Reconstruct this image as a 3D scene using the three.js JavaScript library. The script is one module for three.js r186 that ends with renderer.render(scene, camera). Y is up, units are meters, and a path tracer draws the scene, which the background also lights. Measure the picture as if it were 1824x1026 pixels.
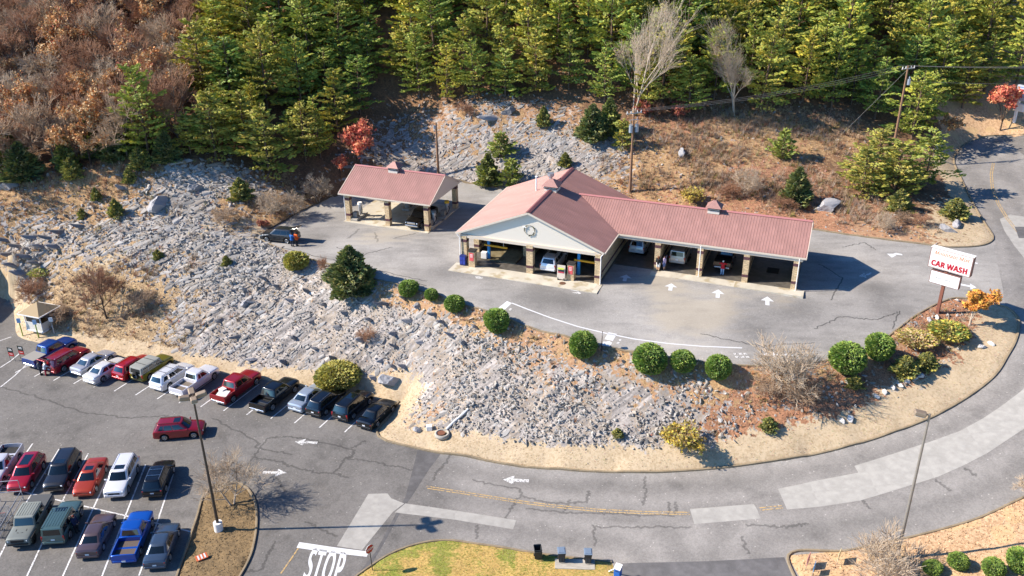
import * as THREE from 'three';
import { Sky } from 'three/addons/objects/Sky.js';
import { MarchingCubes } from 'three/addons/objects/MarchingCubes.js';
import { mergeGeometries, mergeVertices, toCreasedNormals } from 'three/addons/utils/BufferGeometryUtils.js';
import { RoundedBoxGeometry } from 'three/addons/geometries/RoundedBoxGeometry.js';
import { TextGeometry } from 'three/addons/geometries/TextGeometry.js';
import { FontLoader } from 'three/addons/loaders/FontLoader.js';

const V = (x, y, z) => new THREE.Vector3(x, y, z);
const scene = new THREE.Scene();

// camera: a drone 50 m above the lower car park, looking 25.9 degrees down
const camera = new THREE.PerspectiveCamera(35.57, 1824 / 1026, 1, 1500);
camera.rotation.order = 'YXZ';
camera.position.set(0, 50, 0);
camera.rotation.set(-25.9 * Math.PI / 180, 0, -0.68 * Math.PI / 180);
scene.add(camera);

const renderer = new THREE.WebGLRenderer({ antialias: true });
renderer.toneMapping = THREE.LinearToneMapping;
renderer.toneMappingExposure = 1.8;
renderer.shadowMap.enabled = true;

// low late-autumn sun from the left, clear sky
const SUN = V(-0.797, 0.604, 0.018).normalize();
const sky = new Sky();
sky.name = 'sky'; sky.userData.kind = 'structure';
sky.scale.setScalar(2000);
Object.assign(sky.material.uniforms.sunPosition.value, SUN);
sky.material.uniforms.turbidity.value = 3;
sky.material.uniforms.rayleigh.value = .9;
sky.material.uniforms.mieCoefficient.value = 0.004;
if (sky.material.uniforms.cloudCoverage) sky.material.uniforms.cloudCoverage.value = 0;
scene.add(sky);
scene.environment = new THREE.PMREMGenerator(renderer).fromScene(scene).texture;
scene.environmentIntensity = 0.2;
const sun = new THREE.DirectionalLight(0xfff0dc, 5);
sun.position.copy(SUN).multiplyScalar(260).add(V(0, 0, -95));
sun.target.position.set(0, 0, -95);
sun.castShadow = true;
Object.assign(sun.shadow.camera, { left: -130, right: 130, top: 110, bottom: -110, near: 20, far: 600 });
sun.shadow.mapSize.set(4096, 4096);
scene.add(sun, sun.target);

// ---------- helpers
let seed = 20241;
const rnd = () => { seed = (seed * 1664525 + 1013904223) >>> 0; return seed / 4294967296; };
const rr = (a, b) => a + (b - a) * rnd();
const reseed = (s) => { seed = s >>> 0; rnd(); rnd(); };
const clamp = (x, a = 0, b = 1) => Math.min(b, Math.max(a, x));
const sstep = (a, b, x) => { const t = clamp((x - a) / (b - a)); return t * t * (3 - 2 * t); };
const mix = (a, b, t) => a + (b - a) * t;
const DEG = Math.PI / 180;
function hash2(i, j) { let h = Math.imul(i, 374761393) + Math.imul(j, 668265263) | 0; h = Math.imul(h ^ (h >>> 13), 1274126177); return ((h ^ (h >>> 16)) >>> 0) / 4294967296; }
function vnoise(x, y) {
  const i = Math.floor(x), j = Math.floor(y), a = x - i, b = y - j, u = a * a * (3 - 2 * a), v = b * b * (3 - 2 * b);
  const p = hash2(i, j), q = hash2(i + 1, j), r = hash2(i, j + 1), s = hash2(i + 1, j + 1);
  return p + (q - p) * u + (r - p) * v + (p - q - r + s) * u * v;
}
const fbm = (x, y, n = 4) => { let s = 0, a = 0.5, t = 0; for (let k = 0; k < n; k++) { s += a * vnoise(x, y); t += a; a *= 0.5; x = x * 2.03 + 17.3; y = y * 2.03 - 9.1; } return s / t; };

const taken = new Map();
function numbered(name) { const n = taken.get(name) || 0; taken.set(name, n + 1); return n ? name + '_' + String(n).padStart(3, '0') : name; }
const shade = (o) => { o.castShadow = true; o.receiveShadow = true; return o; };
function tag(o, label, category, group, kind) {
  if (label) o.userData.label = label; if (category) o.userData.category = category;
  if (group) o.userData.group = group; if (kind) o.userData.kind = kind; return o;
}
function thing(name, label, category, x, y, z, turn = 0, group) {
  const o = new THREE.Group(); o.name = numbered(name); o.position.set(x, y, z); o.rotation.y = turn; scene.add(o);
  return tag(o, label, category, group);
}
function mesh(name, geo, mat, parent) {   // a part of a thing, or a top-level mesh
  const m = shade(new THREE.Mesh(geo, mat)); m.name = parent ? name : numbered(name); (parent || scene).add(m); return m;
}
const T4 = (x = 0, y = 0, z = 0, rx = 0, ry = 0, rz = 0, sx = 1, sy = sx, sz = sx) => new THREE.Matrix4().compose(V(x, y, z), new THREE.Quaternion().setFromEuler(new THREE.Euler(rx, ry, rz, 'YXZ')), V(sx, sy, sz));
const box = (w, h, d, x = 0, y = 0, z = 0, ry = 0, rx = 0, rz = 0) => new THREE.BoxGeometry(w, h, d).applyMatrix4(T4(x, y, z, rx, ry, rz));
const rbox = (w, h, d, r, x = 0, y = 0, z = 0, ry = 0, rx = 0, rz = 0, seg = 2) => new RoundedBoxGeometry(w, h, d, seg, r).applyMatrix4(T4(x, y, z, rx, ry, rz));
const cyl = (r1, r2, h, x = 0, y = 0, z = 0, n = 14, rx = 0, rz = 0, ry = 0) => new THREE.CylinderGeometry(r1, r2, h, n).applyMatrix4(T4(x, y, z, rx, ry, rz));
function bar(a, b, r1, r2 = r1, n = 6) {   // round bar from a to b
  const d = b.clone().sub(a), l = d.length(), geo = new THREE.CylinderGeometry(r2, r1, l, n);
  return geo.applyMatrix4(new THREE.Matrix4().compose(a.clone().add(b).multiplyScalar(.5), new THREE.Quaternion().setFromUnitVectors(V(0, 1, 0), d.normalize()), V(1, 1, 1)));
}
const join = (list) => mergeGeometries(list.map((q) => { const o = q.index ? q.toNonIndexed() : q; for (const k of Object.keys(o.attributes)) if (!['position', 'normal', 'uv'].includes(k)) o.deleteAttribute(k); return o; }));
const std = (color, roughness = .8, metalness = 0, extra = {}) => new THREE.MeshStandardMaterial({ color: Array.isArray(color) ? new THREE.Color().setRGB(...color) : color, roughness, metalness, ...extra });
function quadGeo(list) {   // triangles from flat corner lists [[a,b,c(,d)], ...] with flat normals
  const p = [], uv = [];
  for (const q of list) for (let k = 1; k + 1 < q.length; k++) for (const c of [q[0], q[k], q[k + 1]]) { p.push(c[0], c[1], c[2]); uv.push(c[3] ?? c[0], c[4] ?? c[2]); }
  const geo = new THREE.BufferGeometry(); geo.setAttribute('position', new THREE.Float32BufferAttribute(p, 3)); geo.setAttribute('uv', new THREE.Float32BufferAttribute(uv, 2)); geo.computeVertexNormals(); return geo;
}
function dataTex(w, h, fn, srgb = true) {   // fn(i, j, out) writes linear-free 0..255 sRGB values
  const d = new Uint8Array(w * h * 4), o = [0, 0, 0];
  for (let j = 0; j < h; j++) for (let i = 0; i < w; i++) { fn(i, j, o); const k = (j * w + i) * 4; d[k] = clamp(o[0], 0, 255); d[k + 1] = clamp(o[1], 0, 255); d[k + 2] = clamp(o[2], 0, 255); d[k + 3] = 255; }
  const t = new THREE.DataTexture(d, w, h); t.magFilter = THREE.LinearFilter; t.minFilter = THREE.LinearMipmapLinearFilter; t.generateMipmaps = true; t.wrapS = t.wrapT = THREE.RepeatWrapping;
  if (srgb) t.colorSpace = THREE.SRGBColorSpace; t.needsUpdate = true; return t;
}
const lin2s = (c) => 255 * (c <= .0031308 ? 12.92 * c : 1.055 * Math.pow(c, 1 / 2.4) - .055);

// ================= the lie of the land (x, height, z in metres): kerb lines and slope lines
const EDGE = {park_edge:[[-71.32,0,-106.25],[-66.86,0,-103.31],[-62.66,0,-100.34],[-59.78,0,-95.64],[-57.57,0,-91.83],[-54.76,0,-90.17],[-53.41,0,-89.83],[-43.87,0,-86.83],[-32.42,0,-83.24],[-20.97,0,-79.64],[-14.29,0,-77.55]],
nose:[[-11.43,0,-76.65],[-12.38,0,-73.68],[-13.07,0,-71.79],[-12.8,0,-70.96],[-11.96,0,-70.21],[-9.21,0,-69.09],[-6.52,0,-68.08]],
inner:[[-3.9,0,-67.43],[-0.8,0.08,-66.42],[2.23,0.15,-65.69],[5.22,0.27,-65.07],[8.18,0.4,-64.6],[11.11,0.6,-64.2],[14.05,0.8,-64.04],[18.96,1.2,-64.06],[24.81,1.8,-64.44],[30.16,2.5,-65.36],[34.64,3.2,-66.58],[38.55,3.8,-68.11],[42.57,4.4,-70.46],[45.41,5.1,-72.43],[47.73,5.8,-74.96],[49.15,6.2,-76.64],[50.52,6.6,-78.75],[51.2,6.9,-80.33],[51.13,7.1,-81.31],[50.83,7.25,-82.03]],
island:[[49.44,7.3,-83.13],[47.95,7.35,-83.71],[46.53,7.37,-83.97],[45.19,7.32,-83.44],[43.57,7.24,-82.49],[40.89,7.06,-80.53],[37.03,6.76,-77.17]],
lot_front:[[33.87,6.57,-75.04],[29.57,6.42,-73.37],[25.16,6.36,-72.74],[20.93,6.36,-72.74],[18,6.42,-73.43],[14.3,6.5,-74.32],[11.3,6.58,-75.22],[8.05,6.7,-76.52],[5.65,6.8,-77.64],[1.54,7,-79.83],[-2.76,7.26,-82.76],[-4.67,7.37,-83.89],[-9.74,7.6,-87.03],[-14.93,7.6,-90.15],[-20.98,7.6,-94.4],[-24.36,7.6,-96.42],[-27.78,7.6,-99],[-31.58,7.6,-102.07]],
lot_left:[[-30.62,7.6,-104.4],[-28.39,7.6,-109.73],[-26.9,7.6,-112.56],[-25.11,7.6,-115.51],[-23.55,7.6,-117.68],[-21.13,7.6,-121.32],[-16.94,7.6,-123.11]],
lot_back:[[-12.08,7.6,-122.93],[-7.43,7.6,-121.79],[-1.09,7.6,-118.73],[3.83,7.6,-115.84],[11.25,7.6,-112.97],[21.15,7.6,-109.32],[29.87,7.6,-106.07],[37.06,7.6,-103.02],[40.22,7.6,-101.47],[44.11,7.6,-99.75],[48.1,7.6,-98.25],[51.47,7.6,-96.97],[55.02,7.6,-97.2],[56.95,7.6,-98.32],[57.88,7.6,-99.68]],
road_up:[[58.61,7.7,-102.65],[60.03,7.9,-108.87],[61.81,8.2,-115.75],[64.02,8.6,-123.94],[65.37,8.8,-127.23],[67.71,9,-130.66],[70.45,9.2,-133.38],[72.93,9.5,-134.36],[75.65,9.9,-134.1],[78.62,10.3,-133.51],[83.99,11,-131.77]],
stop_verge:[[-13.41,0,-50.61],[-12.2,0,-52.68],[-11.57,0,-53.39],[-10.16,0,-54.8],[-8.7,0,-55.73],[-6.91,0,-56.35],[-5.1,0,-56.45],[-3.5,0,-56.1],[-0.87,0,-55.53],[1.4,0,-54.92],[4.08,0,-54.37],[7.55,0,-53.75]],
outer:[[20.98,0.9,-53.23],[25.34,1.25,-53.32],[27.64,1.5,-53.69],[30.54,1.8,-54.12],[33.5,2.1,-54.76],[36.56,2.55,-55.49],[40.75,3.2,-57.14]],
outer_far:[[45.5,4.1,-59.3],[50,5,-62.5],[54,5.9,-66.5],[57.5,6.5,-71.5],[60,6.9,-77.5],[62,7.2,-84],[64.5,7.5,-91],[67.5,7.7,-99.5],[70.5,8,-107],[73.5,8.4,-114],[77,8.9,-119.5],[82,9.5,-122],[90,10.3,-122],[98,11,-121]],
planter:[[-21.66,0,-50.74],[-21.1,0,-54.29],[-21.23,0,-56.86],[-21.69,0,-59.26],[-22.38,0,-61.43],[-23.4,0,-63.11],[-24.35,0,-63.9],[-25.37,0,-64],[-26.27,0,-63.71],[-26.89,0,-62.64],[-26.56,0,-59.34],[-26.28,0,-55.96],[-26,0,-52.79],[-25.68,0,-50.8]]};
const BREAK = {bench:[[-73.06,9.2,-106.3],[-64.96,8.6,-106.79],[-55.7,8.3,-106.67],[-45.97,8,-103.36],[-35.9,7.7,-99.7],[-31.87,7.5,-99.7]],
bench_low:[[-65.62,4.9,-98.22],[-59.05,6.7,-102.37],[-50.5,6.8,-101.88],[-41.23,6.4,-98.79],[-33.76,6.2,-96.11],[-29.56,7,-98.25]],
forest_left:[[-74.98,10.6,-110.34],[-66.73,11.2,-111.61],[-58.3,12.5,-113.13],[-49.53,13,-113.62],[-43.36,13.5,-115.42],[-36.75,12.3,-115.26],[-31.51,11.3,-118.08],[-26,10.8,-121.38],[-21.82,12,-125.84]],
cut_top:[[-17.78,14.2,-134.38],[-10.78,15.4,-132.78],[-4,16.5,-131.48],[4.33,16.5,-132.08],[12.6,15.6,-130.94],[17.29,14.6,-128.21],[23.8,14.8,-128.1],[36.32,14.4,-129.01],[47.61,13.6,-130.51],[57.89,11.8,-130.4],[62.94,10.2,-127.79]],
hill1:[[-150,34,-160],[-90,31,-160],[-40,29,-160],[0,28,-160],[40,26,-160],[70,22,-160],[95,19,-162],[130,20,-165]],
far:[[-150,64,-238],[-60,60,-238],[0,56,-238],[60,48,-238],[100,40,-238],[150,34,-238]],
near:[[-60,0,-25],[0,0,-25],[20,0.6,-25],[45,2.2,-25],[100,5,-25],[150,8,-40]]};
const hLot = (z) => 7.6 - .09 * Math.max(0, z + 86.5);
function curve(pts, step = 1) {
  const out = [], n = pts.length;
  for (let i = 0; i < n - 1; i++) {
    const a = pts[Math.max(0, i - 1)], b = pts[i], c = pts[i + 1], d = pts[Math.min(n - 1, i + 2)], m = Math.max(1, Math.floor(Math.hypot(c[0] - b[0], c[2] - b[2]) / step));
    for (let k = 0; k < m; k++) { const t = k / m; out.push([0, 1, 2].map((q) => .5 * (2 * b[q] + (c[q] - a[q]) * t + (2 * a[q] - 5 * b[q] + 4 * c[q] - d[q]) * t * t + (3 * b[q] - a[q] - 3 * c[q] + d[q]) * t * t * t))); }
  }
  out.push(pts[n - 1]); return out;
}
function inside(x, z, poly) {
  let c = false;
  for (let i = 0, j = poly.length - 1; i < poly.length; j = i++) { const a = poly[i], b = poly[j]; if ((a[2] > z) !== (b[2] > z) && x < (b[0] - a[0]) * (z - a[2]) / (b[2] - a[2]) + a[0]) c = !c; }
  return c;
}
const E = {}; for (const k in EDGE) E[k] = curve(EDGE[k], 1);
const innerEnd = EDGE.inner[EDGE.inner.length - 1];
const LOT = [innerEnd, ...curve(EDGE.island.concat(EDGE.lot_front), 1), ...curve(EDGE.lot_left, 1), ...curve(EDGE.lot_back, 1)];
const ASPHALT = [...E.park_edge, ...E.nose, ...E.inner, ...EDGE.lot_back.slice(-1), ...E.road_up, ...E.outer_far.slice().reverse(), ...E.outer.slice().reverse(), [21.6, .8, -48], [21.4, .6, -36], [8.8, 0, -36], ...E.stop_verge.slice().reverse(), [-14, 0, -46], [-14, 0, -36], [-120, 0, -36], [-120, 0, -130]];
const PLANTER = [...E.planter];
// heights: the paved areas and slope lines are given, the ground between hangs evenly between them
const GX = -150, GZ = -240, NX = 301, NZ = 231, HT = new Float32Array(NX * NZ), FIX = new Uint8Array(NX * NZ);
{
  const sum = new Float32Array(NX * NZ), cnt = new Float32Array(NX * NZ);
  const line = (pts) => { const P = curve(pts, .4); for (let k = 0; k + 1 < P.length; k++) { const a = P[k], b = P[k + 1], m = Math.max(1, Math.floor(Math.hypot(b[0] - a[0], b[1] - a[1], b[2] - a[2]) / .4)); for (let q = 0; q <= m; q++) { const t = q / m, i = Math.round(mix(a[2], b[2], t) - GZ), j = Math.round(mix(a[0], b[0], t) - GX); if (i >= 0 && i < NZ && j >= 0 && j < NX) { sum[i * NX + j] += mix(a[1], b[1], t); cnt[i * NX + j]++; } } } };
  for (const k of ['park_edge', 'nose', 'inner', 'road_up', 'stop_verge', 'outer', 'outer_far']) line(EDGE[k]);
  for (const k in BREAK) line(BREAK[k]);
  const pk = [...EDGE.park_edge, ...EDGE.nose, EDGE.inner[0], EDGE.inner[2], EDGE.stop_verge[9], ...EDGE.stop_verge.slice(0, 9).reverse(), [-12, 0, -12], [-150, 0, -12], [-150, 0, -130]];
  let mean = 0, n = 0;
  for (let i = 0; i < NZ; i++) for (let j = 0; j < NX; j++) {
    const k = i * NX + j, x = j + GX, z = i + GZ;
    if (cnt[k]) { HT[k] = sum[k] / cnt[k]; FIX[k] = 1; }
    if (inside(x, z, LOT)) { HT[k] = hLot(z); FIX[k] = 1; } else if (inside(x, z, pk)) { HT[k] = 0; FIX[k] = 1; }
    if (FIX[k]) { mean += HT[k]; n++; }
  }
  mean /= n; for (let k = 0; k < NX * NZ; k++) if (!FIX[k]) HT[k] = mean;
  for (let it = 0; it < 900; it++) for (let c = 0; c < 2; c++) for (let i = 0; i < NZ; i++) for (let j = (i + c) & 1; j < NX; j += 2) {
    const k = i * NX + j; if (FIX[k]) continue;
    const h = HT[k], a = (HT[i ? k - NX : k] + HT[i < NZ - 1 ? k + NX : k] + HT[j ? k - 1 : k] + HT[j < NX - 1 ? k + 1 : k]) / 4;
    HT[k] = h + 1.95 * (a - h);
  }
}
function ground(x, z) {
  const fx = clamp(x - GX, 0, NX - 1.001), fz = clamp(z - GZ, 0, NZ - 1.001), j = Math.floor(fx), i = Math.floor(fz), b = fx - j, a = fz - i, k = i * NX + j;
  return mix(mix(HT[k], HT[k + 1], b), mix(HT[k + NX], HT[k + NX + 1], b), a);
}
// distance to the nearest paved edge, on the same 1 m grid
const segs = []; for (const p of [LOT, ASPHALT, PLANTER]) for (let i = 0; i < p.length; i++) segs.push([p[i], p[(i + 1) % p.length], p]);
function nearest(x, z, list = segs) {
  let bd = 1e9, bx = x, bz = z, bp = null;
  for (const [a, b, p] of list) { const dx = b[0] - a[0], dz = b[2] - a[2], t = clamp(((x - a[0]) * dx + (z - a[2]) * dz) / (dx * dx + dz * dz || 1)), qx = a[0] + dx * t, qz = a[2] + dz * t, d = (qx - x) ** 2 + (qz - z) ** 2; if (d < bd) { bd = d; bx = qx; bz = qz; bp = p; } }
  return [Math.sqrt(bd), bx, bz, bp];
}
const lotSegs = segs.filter((s) => s[2] === LOT), roadSegs = segs.filter((s) => s[2] === ASPHALT);
const DX0 = -80, DZ0 = -140, DN = 165, DM = 95, dRoad = new Float32Array(DN * DM), dLot = new Float32Array(DN * DM);
for (let i = 0; i < DM; i++) for (let j = 0; j < DN; j++) { dRoad[i * DN + j] = nearest(j + DX0, i + DZ0, roadSegs)[0]; dLot[i * DN + j] = nearest(j + DX0, i + DZ0, lotSegs)[0]; }
function field(F, x, z) { const fx = clamp(x - DX0, 0, DN - 1.001), fz = clamp(z - DZ0, 0, DM - 1.001), j = Math.floor(fx), i = Math.floor(fz), b = fx - j, a = fz - i, k = i * DN + j; return mix(mix(F[k], F[k + 1], b), mix(F[k + DN], F[k + DN + 1], b), a); }

// what lies where: 0 grey rock rubble, 1 straw grass, 2 tan leaf litter, 3 orange clay, 4 red-brown leaf litter, 5 forest floor, 6 dry brown weeds, 7 pale stone dust
const COVER = [
  [0, 5, [-29.16,-89.6, -22.51,-88.21, -15.98,-86.46, -9.6,-83.06, -25.12,-84.79, -18.75,-83.46, -12.44,-80.55, -6.41,-77.51, -0.77,-73.45, 4.58,-72.42, 4.42,-69.2, 9.53,-68.5, 12.27,-70.2, -3.46,-71.64, -31.75,-86.6, -35.2,-90.56, -31.93,-93.66, -25.19,-92.89, 16.69,-68.68, 1.98,-75.18, -7.44,-75.35, 8.77,-71.75, -13.86,-83.44, -11.55,-85.15, -2.43,-76.85, 13.37,-66.5, 7.35,-66.75]],
  [7, 2.6, [-8.66,-76.6, -3.43,-70.15, 1.86,-70.41, -22.96,-91.19, -27.43,-87.2, -16.77,-87.98, -11.35,-82.16]],
  [3, 2.2, [3.92,-75.92, 7.08,-74.1, 11,-73.14, 0.68,-79.05, 15.01,-71.43, -12.22,-77.33, -14.65,-78.37, 2.31,-77.15, -8.4,-72.76]],
  [6, 2.4, [17.57,-71.16, 20.12,-70.91, 7.43,-75.27, 12.56,-72.91, -1.88,-79.74, -4.22,-81.97, 5.25,-75.09]],
  [4, 3.2, [24.95,-69.19, 27.21,-67.87, 21.97,-67.03, 30.39,-70.27, 21.52,-70.07, 36.49,-72.94, 18.75,-65.78, 44.27,-78.96, 26.45,-71.28, 33.55,-72.12, 39.76,-74.5]],
  [1, 2.6, [-7.45,-70.61, -10.35,-72.94, 34.77,-67.72, 40.4,-70.5, 45.44,-74.5, 29.24,-65.97, 49.07,-78.39]],
  [2, 4.5, [-55.97,-101.18, -48.06,-98.44, -43.58,-94.77, -49.87,-93.05, -42.56,-91.06, -58.13,-98.28, -39.33,-94.04, -38.07,-88.95, -43.92,-88.89, -61.43,-100.8, -52.83,-97.92]],
  [0, 3.4, [-58.05,-105.22, -53.13,-105.51, -47.5,-103.65, -42.66,-101.64, -37.28,-99.71, -30.62,-96.98, -56.1,-103.8, -50.2,-103.16, -44.29,-101.18, -40.04,-99.62, -34.03,-97.34, -63.38,-104.96, -59.47,-101.28, -64.08,-103.67]],
  [0, 2.6, [-55.37,-105.81, -49.9,-104.47, -45.03,-102.57, -39.57,-100.56, -32.86,-98.14, -59.73,-103.87, -60.72,-100.76, -35,-98.84, -36.55,-90.77, -35.01,-92.64]],
  [6, 4.4, [-55.24,-110.24, -63.87,-109.8, -51.28,-107.87, -47.46,-105.92, -61.32,-108.62, -58.97,-110.44, -53.33,-108.62, -50.85,-110.32, -62.14,-106.58, -56.82,-108.01, -33.84,-108.08, -31.6,-110.79]],
  [0, 2.3, [-47.8,-109.8, -44.41,-107.91, -40.74,-110.43, -37.51,-111.99, -39.99,-105.95, -43.79,-111.13, -35.19,-111.08]],
  [1, 2, [-43.8,-104.38, -33.61,-102.61, -32.71,-104.57, -37.7,-103.84, -48.01,-100.67]],
  [0, 5, [-8.87,-125.5, -2.35,-122.97, 4.07,-123.49, 7.14,-121.01, 10.18,-119.46, -10.46,-123.87, 12.48,-119.09, -0.77,-119.55, -14.67,-126.65, -17.02,-125.02]],
  [3, 2.2, [-8.99,-129.74, -3.99,-129.37, 2.6,-129.32, 7.53,-129.2, -12.32,-129.37]], [6, 3.2, [-6.47,-128.93, -0.7,-128.13, 4.2,-127.81, 10.7,-127.41, -5.61,-126.41, -14.06,-130.61]], [0, 3, [-2.35,-126.24, 1.72,-126.15, 7.33,-125.04, -8.1,-127.3, -12.21,-126.82, -3.57,-129.82, 11.25,-123.55]],
  [6, 5, [22.51,-118.93, 29.06,-120.95, 34.86,-122.32, 25.74,-115.1, 39.94,-126.84, 46.67,-127.28, 18.57,-118.22, 15.96,-115.28, 20.25,-113.52, 33.96,-125.64]],
  [4, 4.5, [33.14,-114.51, 36.06,-111.13, 28.97,-112.37, 41.24,-104.11, 38.76,-107.67, 25.19,-126.49, 19.97,-111.35]],
  [3, 2.5, [46.03,-101.93, 48.35,-100.8, 43.27,-101.86]],
  [1, 3.5, [56.76,-101.26, 53.43,-99.94, 57.91,-106.82, 63,-120.7]],
  [5, 9, [-62.87,-121.13, -57.09,-127.34, -44.17,-123.81, -33.22,-127.62, -25.09,-126.37, -21.64,-131.76, -13.67,-138.58, -0.65,-139.5, 12.28,-138.11, 24.87,-135.54, 37.99,-136.73, 51.42,-137.76, 64.68,-137.12, -44.4,-142.06, -66.58,-116.71, 54.15,-115.89]],
];
const CX0 = -80, CZ0 = -140, CN = 165, CM = 95, CW = new Float32Array(8 * CN * CM);
for (let i = 0; i < CM; i++) for (let j = 0; j < CN; j++) {
  const x = j + CX0, z = i + CZ0, w = new Float32Array(8); w[5] = 1e-5; w[6] = 2e-6;
  for (const [t, r, p] of COVER) for (let k = 0; k < p.length; k += 2) { const d = ((x - p[k]) ** 2 + (z - p[k + 1]) ** 2) / (r * r); if (d < 30) w[t] += Math.exp(-d) * (1 + 3 / r); }
  let s = 0; for (const q of w) s += q; for (let t = 0; t < 8; t++) CW[(t * CM + i) * CN + j] = w[t] / s;
}
function coverAt(x, z, out) {
  const fx = clamp(x - CX0, 0, CN - 1.001), fz = clamp(z - CZ0, 0, CM - 1.001), j = Math.floor(fx), i = Math.floor(fz), b = fx - j, a = fz - i;
  for (let t = 0; t < 8; t++) { const k = (t * CM + i) * CN + j; out[t] = mix(mix(CW[k], CW[k + 1], b), mix(CW[k + CN], CW[k + CN + 1], b), a); }
  const dr = field(dRoad, x, z), n = vnoise(x * .35 + 7, z * .35) + .5 * vnoise(x * 1.7, z * 1.7);
  const wid = x > 20 && z > -86 ? mix(2.6, 4.2, sstep(20, 42, x)) : x > 50 ? 3 : x < -15 ? 1.25 : 2.0;
  const g = 1 - sstep(wid * .55 + n * .7, wid * .8 + n * .9 + .5, dr);
  if (g > 0) { for (let t = 0; t < 8; t++) out[t] *= 1 - g; out[1] += g; }
  const dl = field(dLot, x, z);
  if (z > -92 && dl < 3.4 && x < 40) { const q = (1 - sstep(.6 + n, 1.6 + n * 1.2, dl)) * (x > -12 ? .85 : .5); for (let t = 0; t < 8; t++) out[t] *= 1 - q; out[6] += q * .6; out[3] += q * .4; }
  return out;
}
// ledges of tilted rock: steps that climb to the right, with rough ground between
function relief(x, z) {
  const w = coverAt(x, z, RW), rock = w[0] + .6 * w[7];
  const fade = clamp((Math.min(field(dRoad, x, z), field(dLot, x, z)) - .8) / 2.5);
  const s = x * .52 + z * .85 + 2.2 * (fbm(x * .13, z * .13, 3) - .5) * 2, f = s / 1.5 - Math.floor(s / 1.5), broken = sstep(.4, .62, vnoise(x * .22 + 31, z * .22));
  const ledge = (f - .5) * -.55 * broken * (x < 12 ? 1 : .35);
  return fade * (rock * (ledge + .42 * (fbm(x * 1.1, z * 1.1, 3) - .5)) + (1 - rock) * .35 * (fbm(x * .5 + 5, z * .5, 3) - .5) + .5 * (fbm(x * .12, z * .12, 2) - .5));
}
const RW = new Float32Array(8);

// ---------- one grid of ground, its corners pulled onto the kerb lines, cut into road, lots and soil
const lines1 = (lo, a, b, hi, fine, grow) => { const v = []; for (let q = a; q <= b + 1e-6; q += fine) v.push(q); let s = fine, q = b; while (q < hi) { s *= grow; q += s; v.push(q); } s = fine; q = a; while (q > lo) { s *= grow; q -= s; v.unshift(q); } return v; };
const XL = lines1(-260, -66, 60, 260, .42, 1.09), ZL = lines1(-420, -104, -50, -18, .36, 1.045);
const soil = { parking_lot: [], access_road: [], car_wash_lot: [], hillside: [], forest_floor: [], lawn: [], leafy_verge: [], planter_bed: [] };
const gx = new Float32Array(XL.length * ZL.length), gy = new Float32Array(gx.length), gz = new Float32Array(gx.length);
{
  const n = XL.length, on = new Uint8Array(gx.length);
  for (let i = 0; i < ZL.length; i++) for (let j = 0; j < n; j++) {
    const k = i * n + j, x = XL[j], z = ZL[i], cell = Math.min(.75, .5 * Math.max(XL[Math.min(n - 1, j + 1)] - x, (ZL[Math.min(ZL.length - 1, i + 1)] - z)) + .06);
    gx[k] = x; gz[k] = z;
    if (x > -125 && x < 105 && z > -145) { const q = nearest(x, z); if (q[0] < cell && !(q[1] < -100 || q[2] > -37)) { gx[k] = q[1]; gz[k] = q[2]; on[k] = 1; } }
    const paved = on[k] || ((inside(gx[k], gz[k], ASPHALT) || inside(gx[k], gz[k], LOT)) && !inside(gx[k], gz[k], PLANTER));
    let h = ground(gx[k], gz[k]);
    if (z < -238) h += (-238 - z) * .25;
    if (!paved) h += .12 + (x > -80 && x < 84 && z > -139 && z < -46 ? relief(gx[k], gz[k]) : z <= -139 ? 1.2 * (fbm(x * .08, z * .08, 3) - .5) : 0);
    gy[k] = h;
  }
  for (let i = 0; i + 1 < ZL.length; i++) for (let j = 0; j + 1 < n; j++) {
    const a = i * n + j, b = a + 1, c = a + n, d = c + 1;
    for (const t of ((i + j) & 1 ? [[a, c, b], [b, c, d]] : [[a, c, d], [a, d, b]])) {
      const x = (gx[t[0]] + gx[t[1]] + gx[t[2]]) / 3, z = (gz[t[0]] + gz[t[1]] + gz[t[2]]) / 3;
      if (Math.abs((gx[t[1]] - gx[t[0]]) * (gz[t[2]] - gz[t[0]]) - (gx[t[2]] - gx[t[0]]) * (gz[t[1]] - gz[t[0]])) < 1e-6) continue;
      let r;
      if (inside(x, z, PLANTER)) r = 'planter_bed';
      else if (inside(x, z, ASPHALT)) r = (x - -5.3) * (-68.3 - -56.5) - (z - -56.5) * (-7.2 - -5.3) > 0 || x < -20 || (x < -8 && z < -50) ? 'parking_lot' : 'access_road';
      else if (inside(x, z, LOT)) r = 'car_wash_lot';
      else if (z > -60 && x < 14 && x > -30) r = 'lawn';
      else if (x > 14 && (z > -57 || (z > -62 && x > 36) || x > 60 - (z + 62) * 0 && x > 52 && z > -100 || x > 66)) r = 'leafy_verge';
      else if (x > -80 && x < 70 && z > -139) r = 'hillside';
      else r = 'forest_floor';
      soil[r].push(...t);
    }
  }
}
const triBins = new Map();   // exact height of the built surface
for (const r in soil) { const T = soil[r]; for (let q = 0; q < T.length; q += 3) { const [a, b, c] = [T[q], T[q + 1], T[q + 2]]; const x0 = Math.floor(Math.min(gx[a], gx[b], gx[c])), x1 = Math.floor(Math.max(gx[a], gx[b], gx[c])), z0 = Math.floor(Math.min(gz[a], gz[b], gz[c])), z1 = Math.floor(Math.max(gz[a], gz[b], gz[c])); if (x1 - x0 > 9 || z1 - z0 > 9) continue; for (let i = x0; i <= x1; i++) for (let j = z0; j <= z1; j++) { const k = i * 4096 + j; let l = triBins.get(k); if (!l) triBins.set(k, l = []); l.push(a, b, c); } } }
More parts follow.
